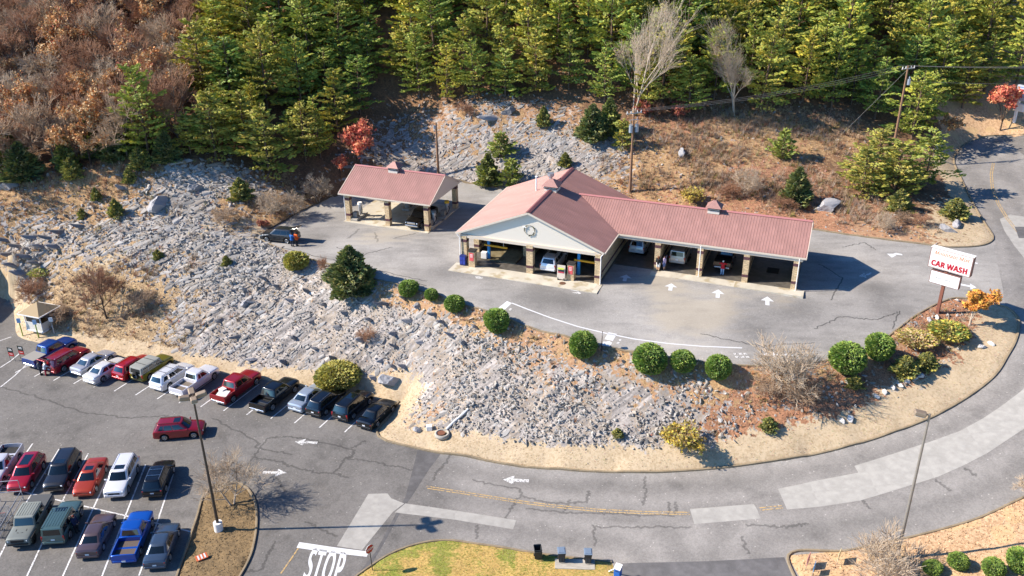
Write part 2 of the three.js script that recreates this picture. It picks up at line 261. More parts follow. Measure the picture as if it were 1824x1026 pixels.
function top(x, z) {
  const l = triBins.get(Math.floor(x) * 4096 + Math.floor(z)); let best = -1e9;
  if (l) for (let q = 0; q < l.length; q += 3) {
    const a = l[q], b = l[q + 1], c = l[q + 2], d = (gz[b] - gz[c]) * (gx[a] - gx[c]) + (gx[c] - gx[b]) * (gz[a] - gz[c]);
    const u = ((gz[b] - gz[c]) * (x - gx[c]) + (gx[c] - gx[b]) * (z - gz[c])) / d, v = ((gz[c] - gz[a]) * (x - gx[c]) + (gx[a] - gx[c]) * (z - gz[c])) / d;
    if (u >= -1e-4 && v >= -1e-4 && u + v <= 1.0001) best = Math.max(best, u * gy[a] + v * gy[b] + (1 - u - v) * gy[c]);
  }
  return best > -1e8 ? best : ground(x, z);
}
function sheet(name, T, mat, U = [0, 0, 1, 1]) {   // U: x0, z0, width, depth of the colour map in metres
  const map = new Map(), p = [], uv = [], idx = [];
  for (const k of T) { let q = map.get(k); if (q === undefined) { map.set(k, q = p.length / 3); p.push(gx[k], gy[k], gz[k]); uv.push((gx[k] - U[0]) / U[2], (gz[k] - U[1]) / U[3]); } idx.push(q); }
  const geo = new THREE.BufferGeometry(); geo.setAttribute('position', new THREE.Float32BufferAttribute(p, 3)); geo.setAttribute('uv', new THREE.Float32BufferAttribute(uv, 2)); geo.setIndex(idx); geo.computeVertexNormals();
  const m = mesh(name, geo, mat); m.userData.kind = 'structure'; return m;
}
// ---------- surface textures (colour, grain, stains; no light)
const mixc = (o, c, t) => { o[0] = mix(o[0], c[0], t); o[1] = mix(o[1], c[1], t); o[2] = mix(o[2], c[2], t); };
const COL = [[[158, 151, 145], [116, 110, 106]], [[186, 168, 140], [158, 139, 110]], [[166, 143, 110], [114, 94, 68]], [[168, 134, 104], [142, 108, 80]], [[164, 120, 90], [112, 80, 60]], [[140, 106, 76], [92, 70, 52]], [[168, 136, 98], [118, 92, 64]], [[186, 181, 177], [160, 154, 150]]];
const HM = [-80, -139, 150, 93], HW = 2048, HH = 1270;
const coverW = new Float32Array(8), lastW = new Float32Array(8);
const hillTex = dataTex(HW, HH, (i, j, o) => {
  const x = HM[0] + (i + .5) / HW * HM[2], z = HM[1] + (j + .5) / HH * HM[3];
  if (!(i & 3)) lastW.set(coverAt(x, z, coverW));
  const r = hash2(i * 7 + 1, j * 13 + 5), n1 = vnoise(x * 2.3, z * 2.3), n2 = vnoise(x * .7 + 40, z * .7), n3 = vnoise(x * 6.1, z * 6.1);
  // pick the cover grain by grain so that borders are ragged
  let t = 0, acc = 0; const pick = clamp((n1 * .5 + n3 * .3 + n2 * .2 - .5) * 1.9 + .5, 0, .999);
  for (t = 0; t < 8; t++) { acc += lastW[t]; if (pick < acc) break; } if (t > 7) t = 7;
  const a = COL[t][0], b = COL[t][1], m = clamp(.25 + .9 * (n3 - .5) + .8 * (r - .5) + .5 * (n2 - .5));
  o[0] = mix(a[0], b[0], m); o[1] = mix(a[1], b[1], m); o[2] = mix(a[2], b[2], m);
  if ((t === 2 || t === 4 || t === 6) && r > .86) mixc(o, t === 4 ? [196, 140, 108] : [214, 184, 138], .8);
  if ((t === 2 || t === 4 || t === 5) && r < .12) mixc(o, [70, 52, 40], .6);
  if (t === 0 || t === 7) { const st = vnoise((x * .85 - z * .52) * .5, (x * .52 + z * .85) * 5.5), st2 = vnoise((x * .85 - z * .52) * 1.3 + 9, (x * .52 + z * .85) * 13); const q = 1 + .34 * (st - .5) + .3 * (st2 - .5); o[0] *= q; o[1] *= q; o[2] *= q; if (n2 > .52 && n3 > .4) mixc(o, [158, 142, 122], .5); }
});
hillTex.flipY = false;
const hillMat = std(0xffffff, .95, 0, { map: hillTex });
const litterTex = dataTex(512, 512, (i, j, o) => {
  const n = fbm(i / 24, j / 24, 3), r = hash2(i, j + 999), a = [158, 120, 86], b = [104, 78, 58]; const m = clamp(n * 1.2 - .2 + (r - .5) * .8);
  for (let k = 0; k < 3; k++) o[k] = mix(a[k], b[k], m); if (r > .9) mixc(o, [176, 128, 84], .8);
});
const verTex = dataTex(1024, 1024, (i, j, o) => {
  const x = i / 40, z = j / 40, n = vnoise(x * .6, z * .6), n3 = vnoise(x * 5, z * 5), r = hash2(i + 5, j * 3), m = clamp(.4 + (n3 - .5) + (r - .5) * .8);
  o[0] = mix(206, 150, m); o[1] = mix(172, 116, m); o[2] = mix(134, 84, m); if (r > .8) mixc(o, [222, 202, 170], .7); if (r < .12) mixc(o, [118, 88, 64], .8); if (n > .55) mixc(o, [196, 168, 122], .5);
});
const lawnTex = dataTex(1024, 1024, (i, j, o) => {
  const x = i / 50, z = j / 50, n = fbm(x * .55, z * .55, 3), n3 = vnoise(x * 6, z * 9), r = hash2(i * 3, j + 77), g = sstep(.42, .62, n + .18 * (n3 - .5));
  const m = clamp(.5 + (r - .5) + .6 * (n3 - .5)); o[0] = mix(206, 158, m); o[1] = mix(174, 130, m); o[2] = mix(104, 70, m);
  mixc(o, [mix(138, 104, m), mix(150, 116, m), mix(58, 36, m)], g * .85); if (r > .93) mixc(o, [214, 190, 140], .8);
});
const bedTex = dataTex(512, 512, (i, j, o) => { const n = fbm(i / 16, j / 16, 3), r = hash2(i + 31, j * 5), m = clamp(n + (r - .5) * .9); o[0] = mix(146, 88, m); o[1] = mix(122, 74, m); o[2] = mix(86, 52, m); if (r > .92) mixc(o, [182, 154, 112], .8); });
// asphalt: worn grey with tyre bands, sealed cracks, blotches of oil and fine chippings
function crackNet(seedN, lines) { reseed(seedN); const out = []; for (const [pts, w] of lines) { const c = []; for (let k = 0; k + 3 < pts.length; k += 2) { const m = 14; for (let q = 0; q < m; q++) { const t = q / m; c.push([mix(pts[k], pts[k + 2], t) + rr(-.14, .14), mix(pts[k + 1], pts[k + 3], t) + rr(-.14, .14)]); } } c.push(pts.slice(-2)); out.push([c, w]); } return out; }
function stroke(buf, W, H, U, c, w, val) {   // draws a polyline into a byte mask
  const sx = W / U[2], sz = H / U[3];
  for (let k = 0; k + 1 < c.length; k++) { const [x0, z0] = c[k], [x1, z1] = c[k + 1], L = Math.hypot(x1 - x0, z1 - z0), m = Math.max(1, Math.ceil(L * sx * 1.5)); for (let q = 0; q <= m; q++) { const t = q / m, px = (mix(x0, x1, t) - U[0]) * sx, pz = (mix(z0, z1, t) - U[1]) * sz, r = Math.max(.5, w * sx / 3 * (.3 + hash2(k * 9 + q, m))); for (let i = Math.floor(px - r); i <= px + r; i++) for (let j = Math.floor(pz - r); j <= pz + r; j++) if (i >= 0 && i < W && j >= 0 && j < H) buf[j * W + i] = Math.max(buf[j * W + i], val); } }
}
const PM = [-75, -112, 150, 76], PW = 2048, PH = 1038;
const crackP = new Uint8Array(PW * PH);
for (const [c, w] of crackNet(5, [
  [[-29.64,-74.33, -24.03,-70.01, -24.24,-69.39, -20.56,-68.18], .07], [[-23.39,-70.9, -21.17,-71.03, -18.9,-70.35, -15.22,-68.94, -14.1,-70.26], .06], [[-23.39,-70.9, -24.11,-67.82, -24.45,-63.36], .06],
  [[-24.11,-67.82, -21.37,-67.18, -20.45,-66.49, -17.85,-65.45, -16.17,-65.34, -14.8,-64.67], .08], [[-16.17,-65.34, -15.52,-67.57, -14.93,-67.73, -14.93,-68.76, -15.22,-68.94], .06], [[-15.52,-67.57, -12.05,-66.66, -9.15,-65.69], .06],
  [[-21.35,-64.88, -19.91,-62.89], .05], [[-5.74,-68.06, -6.4,-66.22, -6.95,-65.41, -7.12,-64.21], .08], [[-53.87,-80.55, -49.52,-78.83, -42.93,-75.6, -38.03,-74.5, -34.28,-74.92], .05],
  [[-21.66,-53.08, -19.77,-53.35, -19.7,-54.89, -19.41,-56.5], .06], [[-17.38,-58.83, -14.51,-57.08], .05],
  [[-3.77,-64.02, 0.43,-62.86, 0.66,-61.79, 3.04,-60.87, 4.46,-60.63], .07], [[0.42,-61.86, -0.93,-58.77], .06], [[4.46,-60.63, 6.13,-60.69, 6.48,-62.03], .06], [[4.27,-59.83, 4.72,-61.06], .07],
  [[11.41,-63.48, 11.19,-61.19, 10.77,-59.86], .05], [[6.5,-57.83, 6.39,-55.51], .06], [[12.92,-60.06, 12.78,-58.63], .05], [[13.51,-59.9, 13.35,-58.41], .06], [[-3.11,-58.23, -3.15,-56.55], .05], [[17.96,-55.49, 18.04,-53.59], .05],
  [[1.11,-60.15, 4.39,-59.47, 7.64,-59.08, 13.1,-58.28], .05], [[6.57,-57.65, 10.64,-57.19, 14.23,-56.89], .05], [[23.5,-56.34, 21.69,-56.2, 18.69,-56.69], .06],
  [[28.21,-59.14, 28.78,-57.48], .05], [[34.93,-59.79, 35.67,-58.59], .05], [[37.75,-60.87, 38.24,-59.86], .05], [[57.7,-101.52, 53,-92.12, 51.64,-86.19], .08],
])) stroke(crackP, PW, PH, PM, c, w, 255);
const asphaltTex = dataTex(PW, PH, (i, j, o) => {
  const x = PM[0] + (i + .5) / PW * PM[2], z = PM[1] + (j + .5) / PH * PM[3], n = fbm(x * .16, z * .16, 3), n2 = vnoise(x * 1.3, z * 1.3), n3 = vnoise(x * 5, z * 5), r = hash2(i, j * 3 + 1);
  let v = 108 + 26 * (n - .5) + 9 * (n2 - .5) + 8 * (n3 - .5) + 20 * (r - .5);
  const road = sstep(-8, -3, x); v += road * 22; v += road * 7 * Math.sin(field(dRoad, x, z) * 1.9 + 1.1 * n);   // wheel tracks worn paler
  if (r > .9985) v += 60; v -= 16 * sstep(.62, .9, fbm(x * .5 + 80, z * .5, 4));
  o[0] = v * 1.01; o[1] = v * .985; o[2] = v * .955; const c = crackP[j * PW + i]; if (c) { o[0] *= .77; o[1] *= .77; o[2] *= .77; }
});
const LM = [-40, -128, 104, 58], LW = 2048, LH = 1142, crackL = new Uint8Array(LW * LH);
for (const [c, w] of crackNet(9, [
  [[-11.93,-89.91, -9.31,-88.12], .06], [[39.04,-97.34, 42.14,-98.6, 42.67,-96.4], .07], [[39.58,-81.49, 36.8,-80.1, 33.62,-80.79, 30.12,-78.67], .05],
  [[37.98,-78.66, 39.79,-81.68], .06], [[-14.19,-98.94, -17.87,-96.55, -20.94,-99.14], .06], [[-31.65,-101.54, -23.17,-96.71, -16.73,-93.1, -9.4,-89.33], .06], [[18.77,-77.98, 23.81,-75.79, 29.39,-76.21], .05], [[34.91,-92.64, 36.3,-88.99, 33.47,-84], .05],
])) stroke(crackL, LW, LH, LM, c, w, 255);
for (const [c, w] of crackNet(12, [[[-20.01,-101.72, -19.08,-104.78], .25], [[-16.3,-100.72, -16.95,-103.61], .2], [[-14.48,-101.55, -11.9,-103.27], .22]])) stroke(crackL, LW, LH, LM, c, w, 120);
const SAND = [16.8,-86.72, 3.2, 16.65,-82.08, 3.4, 15.94,-89.14, 2.4, 21.25,-81.96, 2.6, 18.58,-79.96, 3.2, -17.37,-102.53, 3, -12.89,-102.75, 3, 23.16,-85.4, 2, 27.62,-84.15, 2.4];
const DAMP = [-2.62,-90.9, 3, -7.1,-92.53, 3, 7.53,-84.03, 3, 29.29,-81.75, 3, 23.43,-78.84, 3, 39.03,-86.32, 2.5, 2.87,-85.93, 3, 39.67,-81.68, 3, -23.99,-100.96, 3];
const lotTex = dataTex(LW, LH, (i, j, o) => {
  const x = LM[0] + (i + .5) / LW * LM[2], z = LM[1] + (j + .5) / LH * LM[3], n = fbm(x * .2 + 9, z * .2, 4), n2 = fbm(x * .45, z * 1.3, 3), n3 = vnoise(x * 5, z * 5), r = hash2(i * 3, j + 1);
  let v = 150 + 46 * (n - .5) + 34 * (n2 - .5) + 9 * (n3 - .5) + 20 * (r - .5), s = 0, d = 0;
  for (let k = 0; k < SAND.length; k += 3) s += Math.exp(-((x - SAND[k]) ** 2 + (z - SAND[k + 1]) ** 2) / (SAND[k + 2] ** 2));
  for (let k = 0; k < DAMP.length; k += 3) d += Math.exp(-((x - DAMP[k]) ** 2 + (z - DAMP[k + 1]) ** 2) / (DAMP[k + 2] ** 2));
  v -= 34 * sstep(.45, .95, n2 * .6 + d * .4 + .2 * n3);
  if (r > .9985) v += 50;
  o[0] = v * 1.0; o[1] = v * .98; o[2] = v * .95; mixc(o, [168, 156, 134], .5 * sstep(.2, 1.1, s * .7 + .9 * (n2 - .5) + .4 * (n - .5))); const c = crackL[j * LW + i]; if (c) { const q = 1 - c / 255 * .4; o[0] *= q; o[1] *= q; o[2] *= q; }
});
const asphaltMat = std(0xffffff, .9, 0, { map: asphaltTex }), lotMat = std(0xffffff, .88, 0, { map: lotTex });
sheet('parking_lot', soil.parking_lot, asphaltMat, PM);
sheet('access_road', soil.access_road, asphaltMat, PM);
sheet('car_wash_lot', soil.car_wash_lot, lotMat, LM);
sheet('hillside', soil.hillside, hillMat, HM);
sheet('forest_floor', soil.forest_floor, std(0xffffff, 1, 0, { map: litterTex }), [0, 0, 9, 9]);
sheet('lawn', soil.lawn, std(0xffffff, 1, 0, { map: lawnTex }), [0, 0, 20, 20]);
sheet('leafy_verge', soil.leafy_verge, std(0xffffff, 1, 0, { map: verTex }), [0, 0, 25.6, 25.6]);
sheet('planter_bed', soil.planter_bed, std(0xffffff, 1, 0, { map: bedTex }), [0, 0, 8, 8]);
console.log('terrain', gx.length, Object.entries(soil).map(([k, v]) => k + ' ' + v.length / 3).join(', '));

// ---------- kerbs: poured concrete, swept along the paved edges (a positive side puts the kerb left of the line)
const concreteTex = dataTex(512, 512, (i, j, o) => { const n = fbm(i / 60, j / 60, 4), r = hash2(i, j + 3), v = 168 + 40 * (n - .5) + 18 * (r - .5); o[0] = v; o[1] = v * .965; o[2] = v * .9; });
const concreteMat = std(0xffffff, .9, 0, { map: concreteTex });
const kerbMat = std(0xcbbda6, .92, 0, { map: concreteTex }), kerbDark = std(0x8f8576, .92, 0, { map: concreteTex });
function kerb(name, pts, side, mat = kerbMat, w = .2, h = .14, closed = false) {
  const P = curve(pts, .6), prof = [[-.01, -.12], [0, h - .04], [.04, h], [w - .03, h], [w, h - .03], [w + .01, -.25]], rows = [];
  let len = 0;
  for (let k = 0; k < P.length; k++) {
    const a = P[Math.max(0, k - 1)], b = P[Math.min(P.length - 1, k + 1)], dx = b[0] - a[0], dz = b[2] - a[2], l = Math.hypot(dx, dz) || 1, nx = -dz / l * side, nz = dx / l * side, y = ground(P[k][0], P[k][2]);
    if (k) len += Math.hypot(P[k][0] - P[k - 1][0], P[k][2] - P[k - 1][2]);
    rows.push(prof.map(([u, v]) => [P[k][0] + nx * u, y + v, P[k][2] + nz * u, len / 2, (u + v) / 2]));
  }
  const q = []; for (let k = 0; k + 1 < rows.length; k++) for (let c = 0; c + 1 < prof.length; c++) q.push([rows[k][c], rows[k + 1][c], rows[k + 1][c + 1], rows[k][c + 1]]);
  const m = mesh(name, quadGeo(q), mat); m.userData.kind = 'structure'; return m;
}
kerb('kerb', [...EDGE.nose, ...EDGE.inner], 1, kerbMat, .22);
kerb('kerb', [innerEnd, ...EDGE.island, ...EDGE.lot_front], 1, kerbMat, .18);
kerb('kerb', EDGE.lot_left, 1, kerbDark, .18);
kerb('kerb', [...EDGE.lot_back, ...EDGE.road_up], 1, kerbMat, .22);
kerb('kerb', EDGE.stop_verge, 1, kerbMat, .2);
kerb('kerb', [[21.3, .8, -47], ...EDGE.outer, ...EDGE.outer_far], 1, kerbMat, .2);
kerb('kerb', EDGE.planter, 1, kerbMat, .2);

// ================= the car wash: a gabled hall with a lower wing of four open bays, and a vacuum canopy
const roofTex = dataTex(512, 512, (i, j, o) => { const n = fbm(i / 70, j / 26, 4), r = hash2(i, j * 7), v = 1 + .16 * (n - .5) + .05 * (r - .5); o[0] = 162 * v; o[1] = 122 * v; o[2] = 114 * v; });
const roofMat = std(0xffffff, .55, .15, { map: roofTex });
const blockTex = dataTex(512, 512, (i, j, o) => { const n = fbm(i / 13, j / 13, 3), c = hash2(Math.floor(i / 51.2), Math.floor(j / 25.6)), r = hash2(i + 9, j), v = 1 + .34 * (n - .5) + .2 * (c - .5) + .16 * (r - .5); o[0] = 196 * v; o[1] = 172 * v; o[2] = 136 * v; });
const blockBump = dataTex(512, 512, (i, j, o) => { const v = 255 * fbm(i / 7, j / 7, 3); o[0] = o[1] = o[2] = v; }, false);
const blockMat = std(0xffffff, .95, 0, { map: blockTex, bumpMap: blockBump, bumpScale: .03 });
const bandMat = std(0x5a3a40, .9, 0, { bumpMap: blockBump, bumpScale: .02 });
const trimMat = std(0xcabdad, .6), sidingMat = std(0xd2cabd, .75), darkMat = std(0x2a2826, .8), whiteMat = std(0xe8e6e2, .5), steelMat = std(0xb9bcc0, .4, .7), blackMat = std(0x121212, .6);
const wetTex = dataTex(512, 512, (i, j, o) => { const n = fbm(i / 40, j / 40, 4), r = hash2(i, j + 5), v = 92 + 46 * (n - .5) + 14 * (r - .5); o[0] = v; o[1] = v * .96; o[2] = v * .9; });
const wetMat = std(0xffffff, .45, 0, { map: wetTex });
const apronTex = dataTex(1024, 512, (i, j, o) => { const x = i / 64, z = j / 64, n = fbm(x * .8, z * .8, 4), st = fbm(x * 1.1 + 50, z * 2.3, 4), r = hash2(i, j), v = 190 + 36 * (n - .5) + 14 * (r - .5); o[0] = v; o[1] = v * .965; o[2] = v * .88; mixc(o, [140, 122, 86], .55 * sstep(.5, .8, st + .12 * (r - .5))); });
const apronMat = std(0xffffff, .85, 0, { map: apronTex });
const uvScale = (geo, s) => { const p = geo.attributes.position, n = geo.attributes.normal, u = geo.attributes.uv; for (let k = 0; k < p.count; k++) { const ax = Math.abs(n.getX(k)), ay = Math.abs(n.getY(k)); u.setXY(k, (ax > .7 ? p.getZ(k) : p.getX(k)) / s, (ay > .7 ? p.getZ(k) : p.getY(k)) / s); } return geo; };
const wallBox = (w, h, d, x, y, z) => uvScale(box(w, h, d, x, y, z), 2);
// ribbed metal: strips of pitch .3 m across s0..s1, each running from t0(s) to t1(s); at(s, t, lift) gives the point
function ribbed(s0, s1, t0, t1, at, pitch = .3) {
  const q = [], prof = [[0, 0], [.12, 0], [.14, .026], [.165, .026], [.185, 0], [pitch, 0]];
  const n = Math.round((s1 - s0) / pitch), st = (s1 - s0) / n;
  for (let k = 0; k < n; k++) for (let c = 0; c + 1 < prof.length; c++) {
    const a = s0 + k * st + prof[c][0] * st / pitch, b = s0 + k * st + prof[c + 1][0] * st / pitch, ha = prof[c][1], hb = prof[c + 1][1];
    const ta = t0(a), tb = t0(b), ua = t1(a), ub = t1(b); if (ta >= ua && tb >= ub) continue;
    const P = (s, t, h) => [...at(s, t, h), s / 4, t / 4];
    q.push([P(a, Math.min(ta, ua), ha), P(b, Math.min(tb, ub), hb), P(b, ub, hb), P(a, ua, ha)]);
  }
  return quadGeo(q);
}
const TURN = -21.2 * DEG;
const HALL = thing('car_wash_building', 'tan block car wash with dusty pink metal roof and open bays', 'building', 9.29, 7.6, -88.05, TURN);
function column(parent, x, z, w, d, h, y0 = -.3) {   // split-face block pier with two dark maroon bands
  const c = mesh('column', wallBox(w, h - y0, d, x, (h + y0) / 2, z), blockMat, parent);
  mesh('band', join([box(w + .03, .34, d + .03, x, h - .55, z)]), bandMat, c); mesh('band', join([box(w + .03, .3, d + .03, x, .85, z)]), bandMat, c); return c;
}
function wall(parent, w, h, d, x, z, y0 = -.2) {
  const c = mesh('wall', wallBox(w, h - y0, d, x, (h + y0) / 2, z), blockMat, parent);
  mesh('band', box(w + .03, .34, d - .02, x, h - .55, z), bandMat, c); mesh('band', box(w + .03, .3, d - .02, x, .85, z), bandMat, c); return c;
}
{
  const EY = 3.85, RY = 7.35, XM = -8, XL_ = -16.6, XR = .7, ZF = .1, ZB = -16, HW_ = 8.65;
  // roof of the hall
  const left = ribbed(0, ZF - ZB, () => 0, () => 1, (s, t, l) => [mix(XL_, XM, t) - l * .37, mix(EY, RY, t) + l * .93, ZF - s]);
  mesh('roof_slope', left, roofMat, HALL).userData.label = 'sunlit left slope of the hall roof';
  const right = ribbed(0, ZF - ZB, () => 0, () => 1, (s, t, l) => [mix(XR, XM, t) + l * .37, mix(EY, RY, t) + l * .93, ZF - s]);
  mesh('roof_slope', right, roofMat, HALL).userData.label = 'right slope of the hall roof';
  mesh('ridge_cap', quadGeo([[[XM - .28, RY - .04, ZF + .02], [XM - .28, RY - .04, ZB], [XM, RY + .08, ZB], [XM, RY + .08, ZF + .02]], [[XM, RY + .08, ZF + .02], [XM, RY + .08, ZB], [XM + .28, RY - .04, ZB], [XM + .28, RY - .04, ZF + .02]]]), std(0x7d4f50, .6), HALL);
  // wing roof, trimmed where it dies into the hall roof
  const zE = -5.6, zR = -10.2, yR = 6.28, X1w = 20.95;
  const mainY = (x) => RY - (RY - EY) / HW_ * (x - XM);
  const t0 = (x) => x >= XR ? 0 : clamp((mainY(x) - EY + .02) / (yR - EY));
  mesh('roof_slope', ribbed(-5.35, X1w, t0, () => 1, (s, t, l) => [s, mix(EY, yR, t) + l * .88, mix(zE, zR, t) + l * .47]), roofMat, HALL).userData.label = 'front slope of the wing roof';
  mesh('roof_slope', ribbed(-5.35, X1w, t0, () => 1, (s, t, l) => [s, mix(EY, yR, t) + l * .88, mix(2 * zR - zE, zR, t) - l * .47]), roofMat, HALL).userData.label = 'rear slope of the wing roof';
  mesh('ridge_cap', quadGeo([[[-5.3, yR - .03, zR + .22], [X1w, yR - .03, zR + .22], [X1w, yR + .09, zR], [-5.3, yR + .09, zR]], [[-5.3, yR + .09, zR], [X1w, yR + .09, zR], [X1w, yR - .03, zR - .22], [-5.3, yR - .03, zR - .22]]]), std(0xa8706f, .6), HALL);
  // fascias, gutters, downspouts
  const ang = Math.atan2(RY - EY, HW_), sl = Math.hypot(RY - EY, HW_);
  mesh('fascia', join([box(sl, .2, .08, (XL_ + XM) / 2, (EY + RY) / 2 - .12, ZF + .03, 0, 0, ang), box(sl, .2, .08, (XR + XM) / 2, (EY + RY) / 2 - .12, ZF + .03, 0, 0, -ang)]), trimMat, HALL);
  mesh('gutter', box(.16, .16, ZF - ZB, XL_ - .06, EY - .1, (ZF + ZB) / 2), trimMat, HALL); mesh('gutter', box(.16, .16, 5.5, XR + .06, EY - .1, ZF - 2.75), trimMat, HALL);
  mesh('gutter', box(X1w - XR, .16, .16, (X1w + XR) / 2 + .05, EY - .1, zE + .06), trimMat, HALL);
  for (const [x, z, ox] of [[-16.2, .12, -.4], [.34, .12, .3], [9.98, -5.42, 0], [20.3, -5.42, 0]]) mesh('downspout', join([bar(V(x, .05, z), V(x, 3.35, z), .055), bar(V(x, 3.35, z), V(x + ox, EY - .12, z), .055)]), whiteMat, HALL);
  mesh('fascia', join([box(.06, .24, Math.hypot(4.6, 2.43), X1w + .02, (EY + yR) / 2 - .1, (zE + zR) / 2, 0, Math.atan2(2.43, 4.6)), box(.06, .24, Math.hypot(4.6, 2.43), X1w + .02, (EY + yR) / 2 - .1, zR - 2.3, 0, -Math.atan2(2.43, 4.6))]), trimMat, HALL);
  // gable panels of vertical siding boards
  const gable = mesh('gable', quadGeo([[[-16.2, EY - .25, -.25], [.3, EY - .25, -.25], [.3, EY - .02, -.25], [XM, RY - .16, -.25], [-16.2, EY - .02, -.25]]]), sidingMat, HALL);
  mesh('beam', box(16.5, .34, .5, -7.95, EY - .4, -.3), trimMat, HALL);
  mesh('gable', quadGeo([[[X1w - .15, EY - .2, zE - .1], [X1w - .15, EY - .2, 2 * zR - zE + .1], [X1w - .15, yR - .12, zR]]]), sidingMat, HALL);
  mesh('beam', box(20.5, .3, .4, 10.4, EY - .35, zE - .2), trimMat, HALL); mesh('beam', box(20.5, .3, .4, 10.4, EY - .35, 2 * zR - zE + .2), trimMat, HALL);
  mesh('ceiling', box(16.4, .06, 15.4, -7.95, EY - .52, -8), std(0x8a857c, .9), HALL); mesh('ceiling', box(20.3, .06, 8.6, 10.5, EY - .52, zR), std(0x8a857c, .9), HALL);
  // block work
  column(HALL, -15.75, -.35, .65, .7, 3.45); column(HALL, -7.85, -.35, .75, .7, 3.45); column(HALL, -.05, -.35, .6, .7, 3.45);
  column(HALL, -15.75, -3.9, .65, .7, 3.45);
  wall(HALL, .4, 3.4, 11.6, -15.8, -9.9); wall(HALL, .4, 3.4, 15, -.1, -8.3); wall(HALL, 1.1, 3.4, 11.6, -9.6, -10);
  mesh('wall', wallBox(16, 3.4, .3, -8, 1.7, -15.8), blockMat, HALL);
  for (const x of [-12.6, -4.6]) mesh('overhead_door', box(4.4, 3, .1, x, 1.5, -15.6), std(0x6b655c, .7), HALL);
  for (const x of [5.25, 9.95, 14.9, 20.05]) { column(HALL, x, -6, .62, .75, 3.45); wall(HALL, .36, 3.4, 8, x + (x > 20 ? .05 : 0), -10.4); column(HALL, x, -14.7, .62, .6, 3.45); }
  // floors and aprons
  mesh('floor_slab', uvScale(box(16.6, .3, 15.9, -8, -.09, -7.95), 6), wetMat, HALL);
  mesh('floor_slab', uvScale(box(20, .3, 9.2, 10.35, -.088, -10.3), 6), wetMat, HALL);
  mesh('apron', uvScale(box(17.4, .3, 2.3, -8.1, -.1, 1.14), 14), apronMat, HALL);
  mesh('apron', uvScale(box(16.4, .3, 1.5, 13, -.1, -4.95), 14), apronMat, HALL);
  for (const x of [2.6, 7.6, 12.4, 17.5]) mesh('drain_grate', join([0, 1, 2, 3, 4, 5].map((k) => box(1.2, .03, .12, x, .07, -9.2 - k * .24)).concat([box(1.3, .02, 1.5, x, .066, -9.8)])), std(0x1c1b1a, .6, .4), HALL);
  mesh('manhole_cover', cyl(.36, .36, .03, -3.6, .06, 1.2, 24), std(0x6a4a38, .8, .3), HALL);
  mesh('wash_pad', uvScale(box(4.4, .12, 3.6, -12.4, .1, -3.6), 6), std(0xa49c84, .8, 0, { map: apronTex }), HALL);
  mesh('guide_post', box(.14, 2.7, .14, -9.05, 1.35, -4), std(0xc8343c, .5), HALL);
  // roof furniture
  const cupola = (x, y, z, w, parent) => {
    const c = mesh('cupola', box(w, .7, w, x, y + .25, z), sidingMat, parent), o = w * .68, t = .16;
    mesh('hip_roof', quadGeo([[[x - o, y + .6, z + o], [x + o, y + .6, z + o], [x + t, y + 1.25, z + t], [x - t, y + 1.25, z + t]], [[x + o, y + .6, z + o], [x + o, y + .6, z - o], [x + t, y + 1.25, z - t], [x + t, y + 1.25, z + t]], [[x + o, y + .6, z - o], [x - o, y + .6, z - o], [x - t, y + 1.25, z - t], [x + t, y + 1.25, z - t]], [[x - o, y + .6, z - o], [x - o, y + .6, z + o], [x - t, y + 1.25, z + t], [x - t, y + 1.25, z - t]], [[x - t, y + 1.25, z + t], [x + t, y + 1.25, z + t], [x + t, y + 1.25, z - t], [x - t, y + 1.25, z - t]], [[x - o, y + .59, z + o], [x - o, y + .59, z - o], [x + o, y + .59, z - o], [x + o, y + .59, z + o]]]), roofMat, c);
    mesh('louver', join([box(w + .03, .1, w + .03, x, y + .3, z), box(w + .03, .1, w + .03, x, y + .48, z)]), darkMat, c); return c;
  };
  cupola(-8, 7.2, -8.2, 1.5, HALL); cupola(10.4, 6.1, -10.2, 1.3, HALL);
  mesh('flue_pipe', join([cyl(.09, .09, 1.9, -10.3, 7.2, -9.2), cyl(.16, .16, .1, -10.3, 8.15, -9.2)]), whiteMat, HALL);
  mesh('roof_vent', join([cyl(.2, .2, .9, -9.2, 7.3, -11.2), cyl(.42, .42, .3, -9.2, 7.9, -11.2, 16), cyl(.42, .28, .16, -9.2, 7.68, -11.2, 16)]), steelMat, HALL);
  // wreath on the gable
  const leaf = []; reseed(77); for (let k = 0; k < 90; k++) { const a = rnd() * 6.283; if (Math.sin(a * 2.5 + 1) > -.2) leaf.push(new THREE.ConeGeometry(.035, .22, 4).applyMatrix4(T4(-7.9 + Math.cos(a) * .58 + rr(-.06, .06), 5.15 + Math.sin(a) * .62 + rr(-.06, .06), -.16, rr(-.6, .6), 0, a + rr(-.7, .7)))); }
  const W = thing('wreath', 'round evergreen wreath with a white bow on the front gable', 'wreath', 9.29, 7.6, -88.05, TURN);
  mesh('garland', join([new THREE.TorusGeometry(.58, .022, 6, 24).applyMatrix4(T4(-7.9, 5.15, -.17)), ...leaf]), std(0x3b4636, .9), W); mesh('bow', join([box(.22, .14, .06, -8.55, 5.5, -.12, 0, 0, .4), box(.22, .14, .06, -8.38, 5.5, -.12, 0, 0, -.4)]), whiteMat, W);
  // vacuum canopy
  const CA = thing('vacuum_canopy', 'open vacuum canopy with ribbed dusty pink roof on stone piers', 'canopy', -10.32, 7.6, -103.58, TURN);
  const e = 3.75, r = 6.05, x0 = -12.3, x1 = .6, zf = .3, zr = -4.4, zb = -9.1;
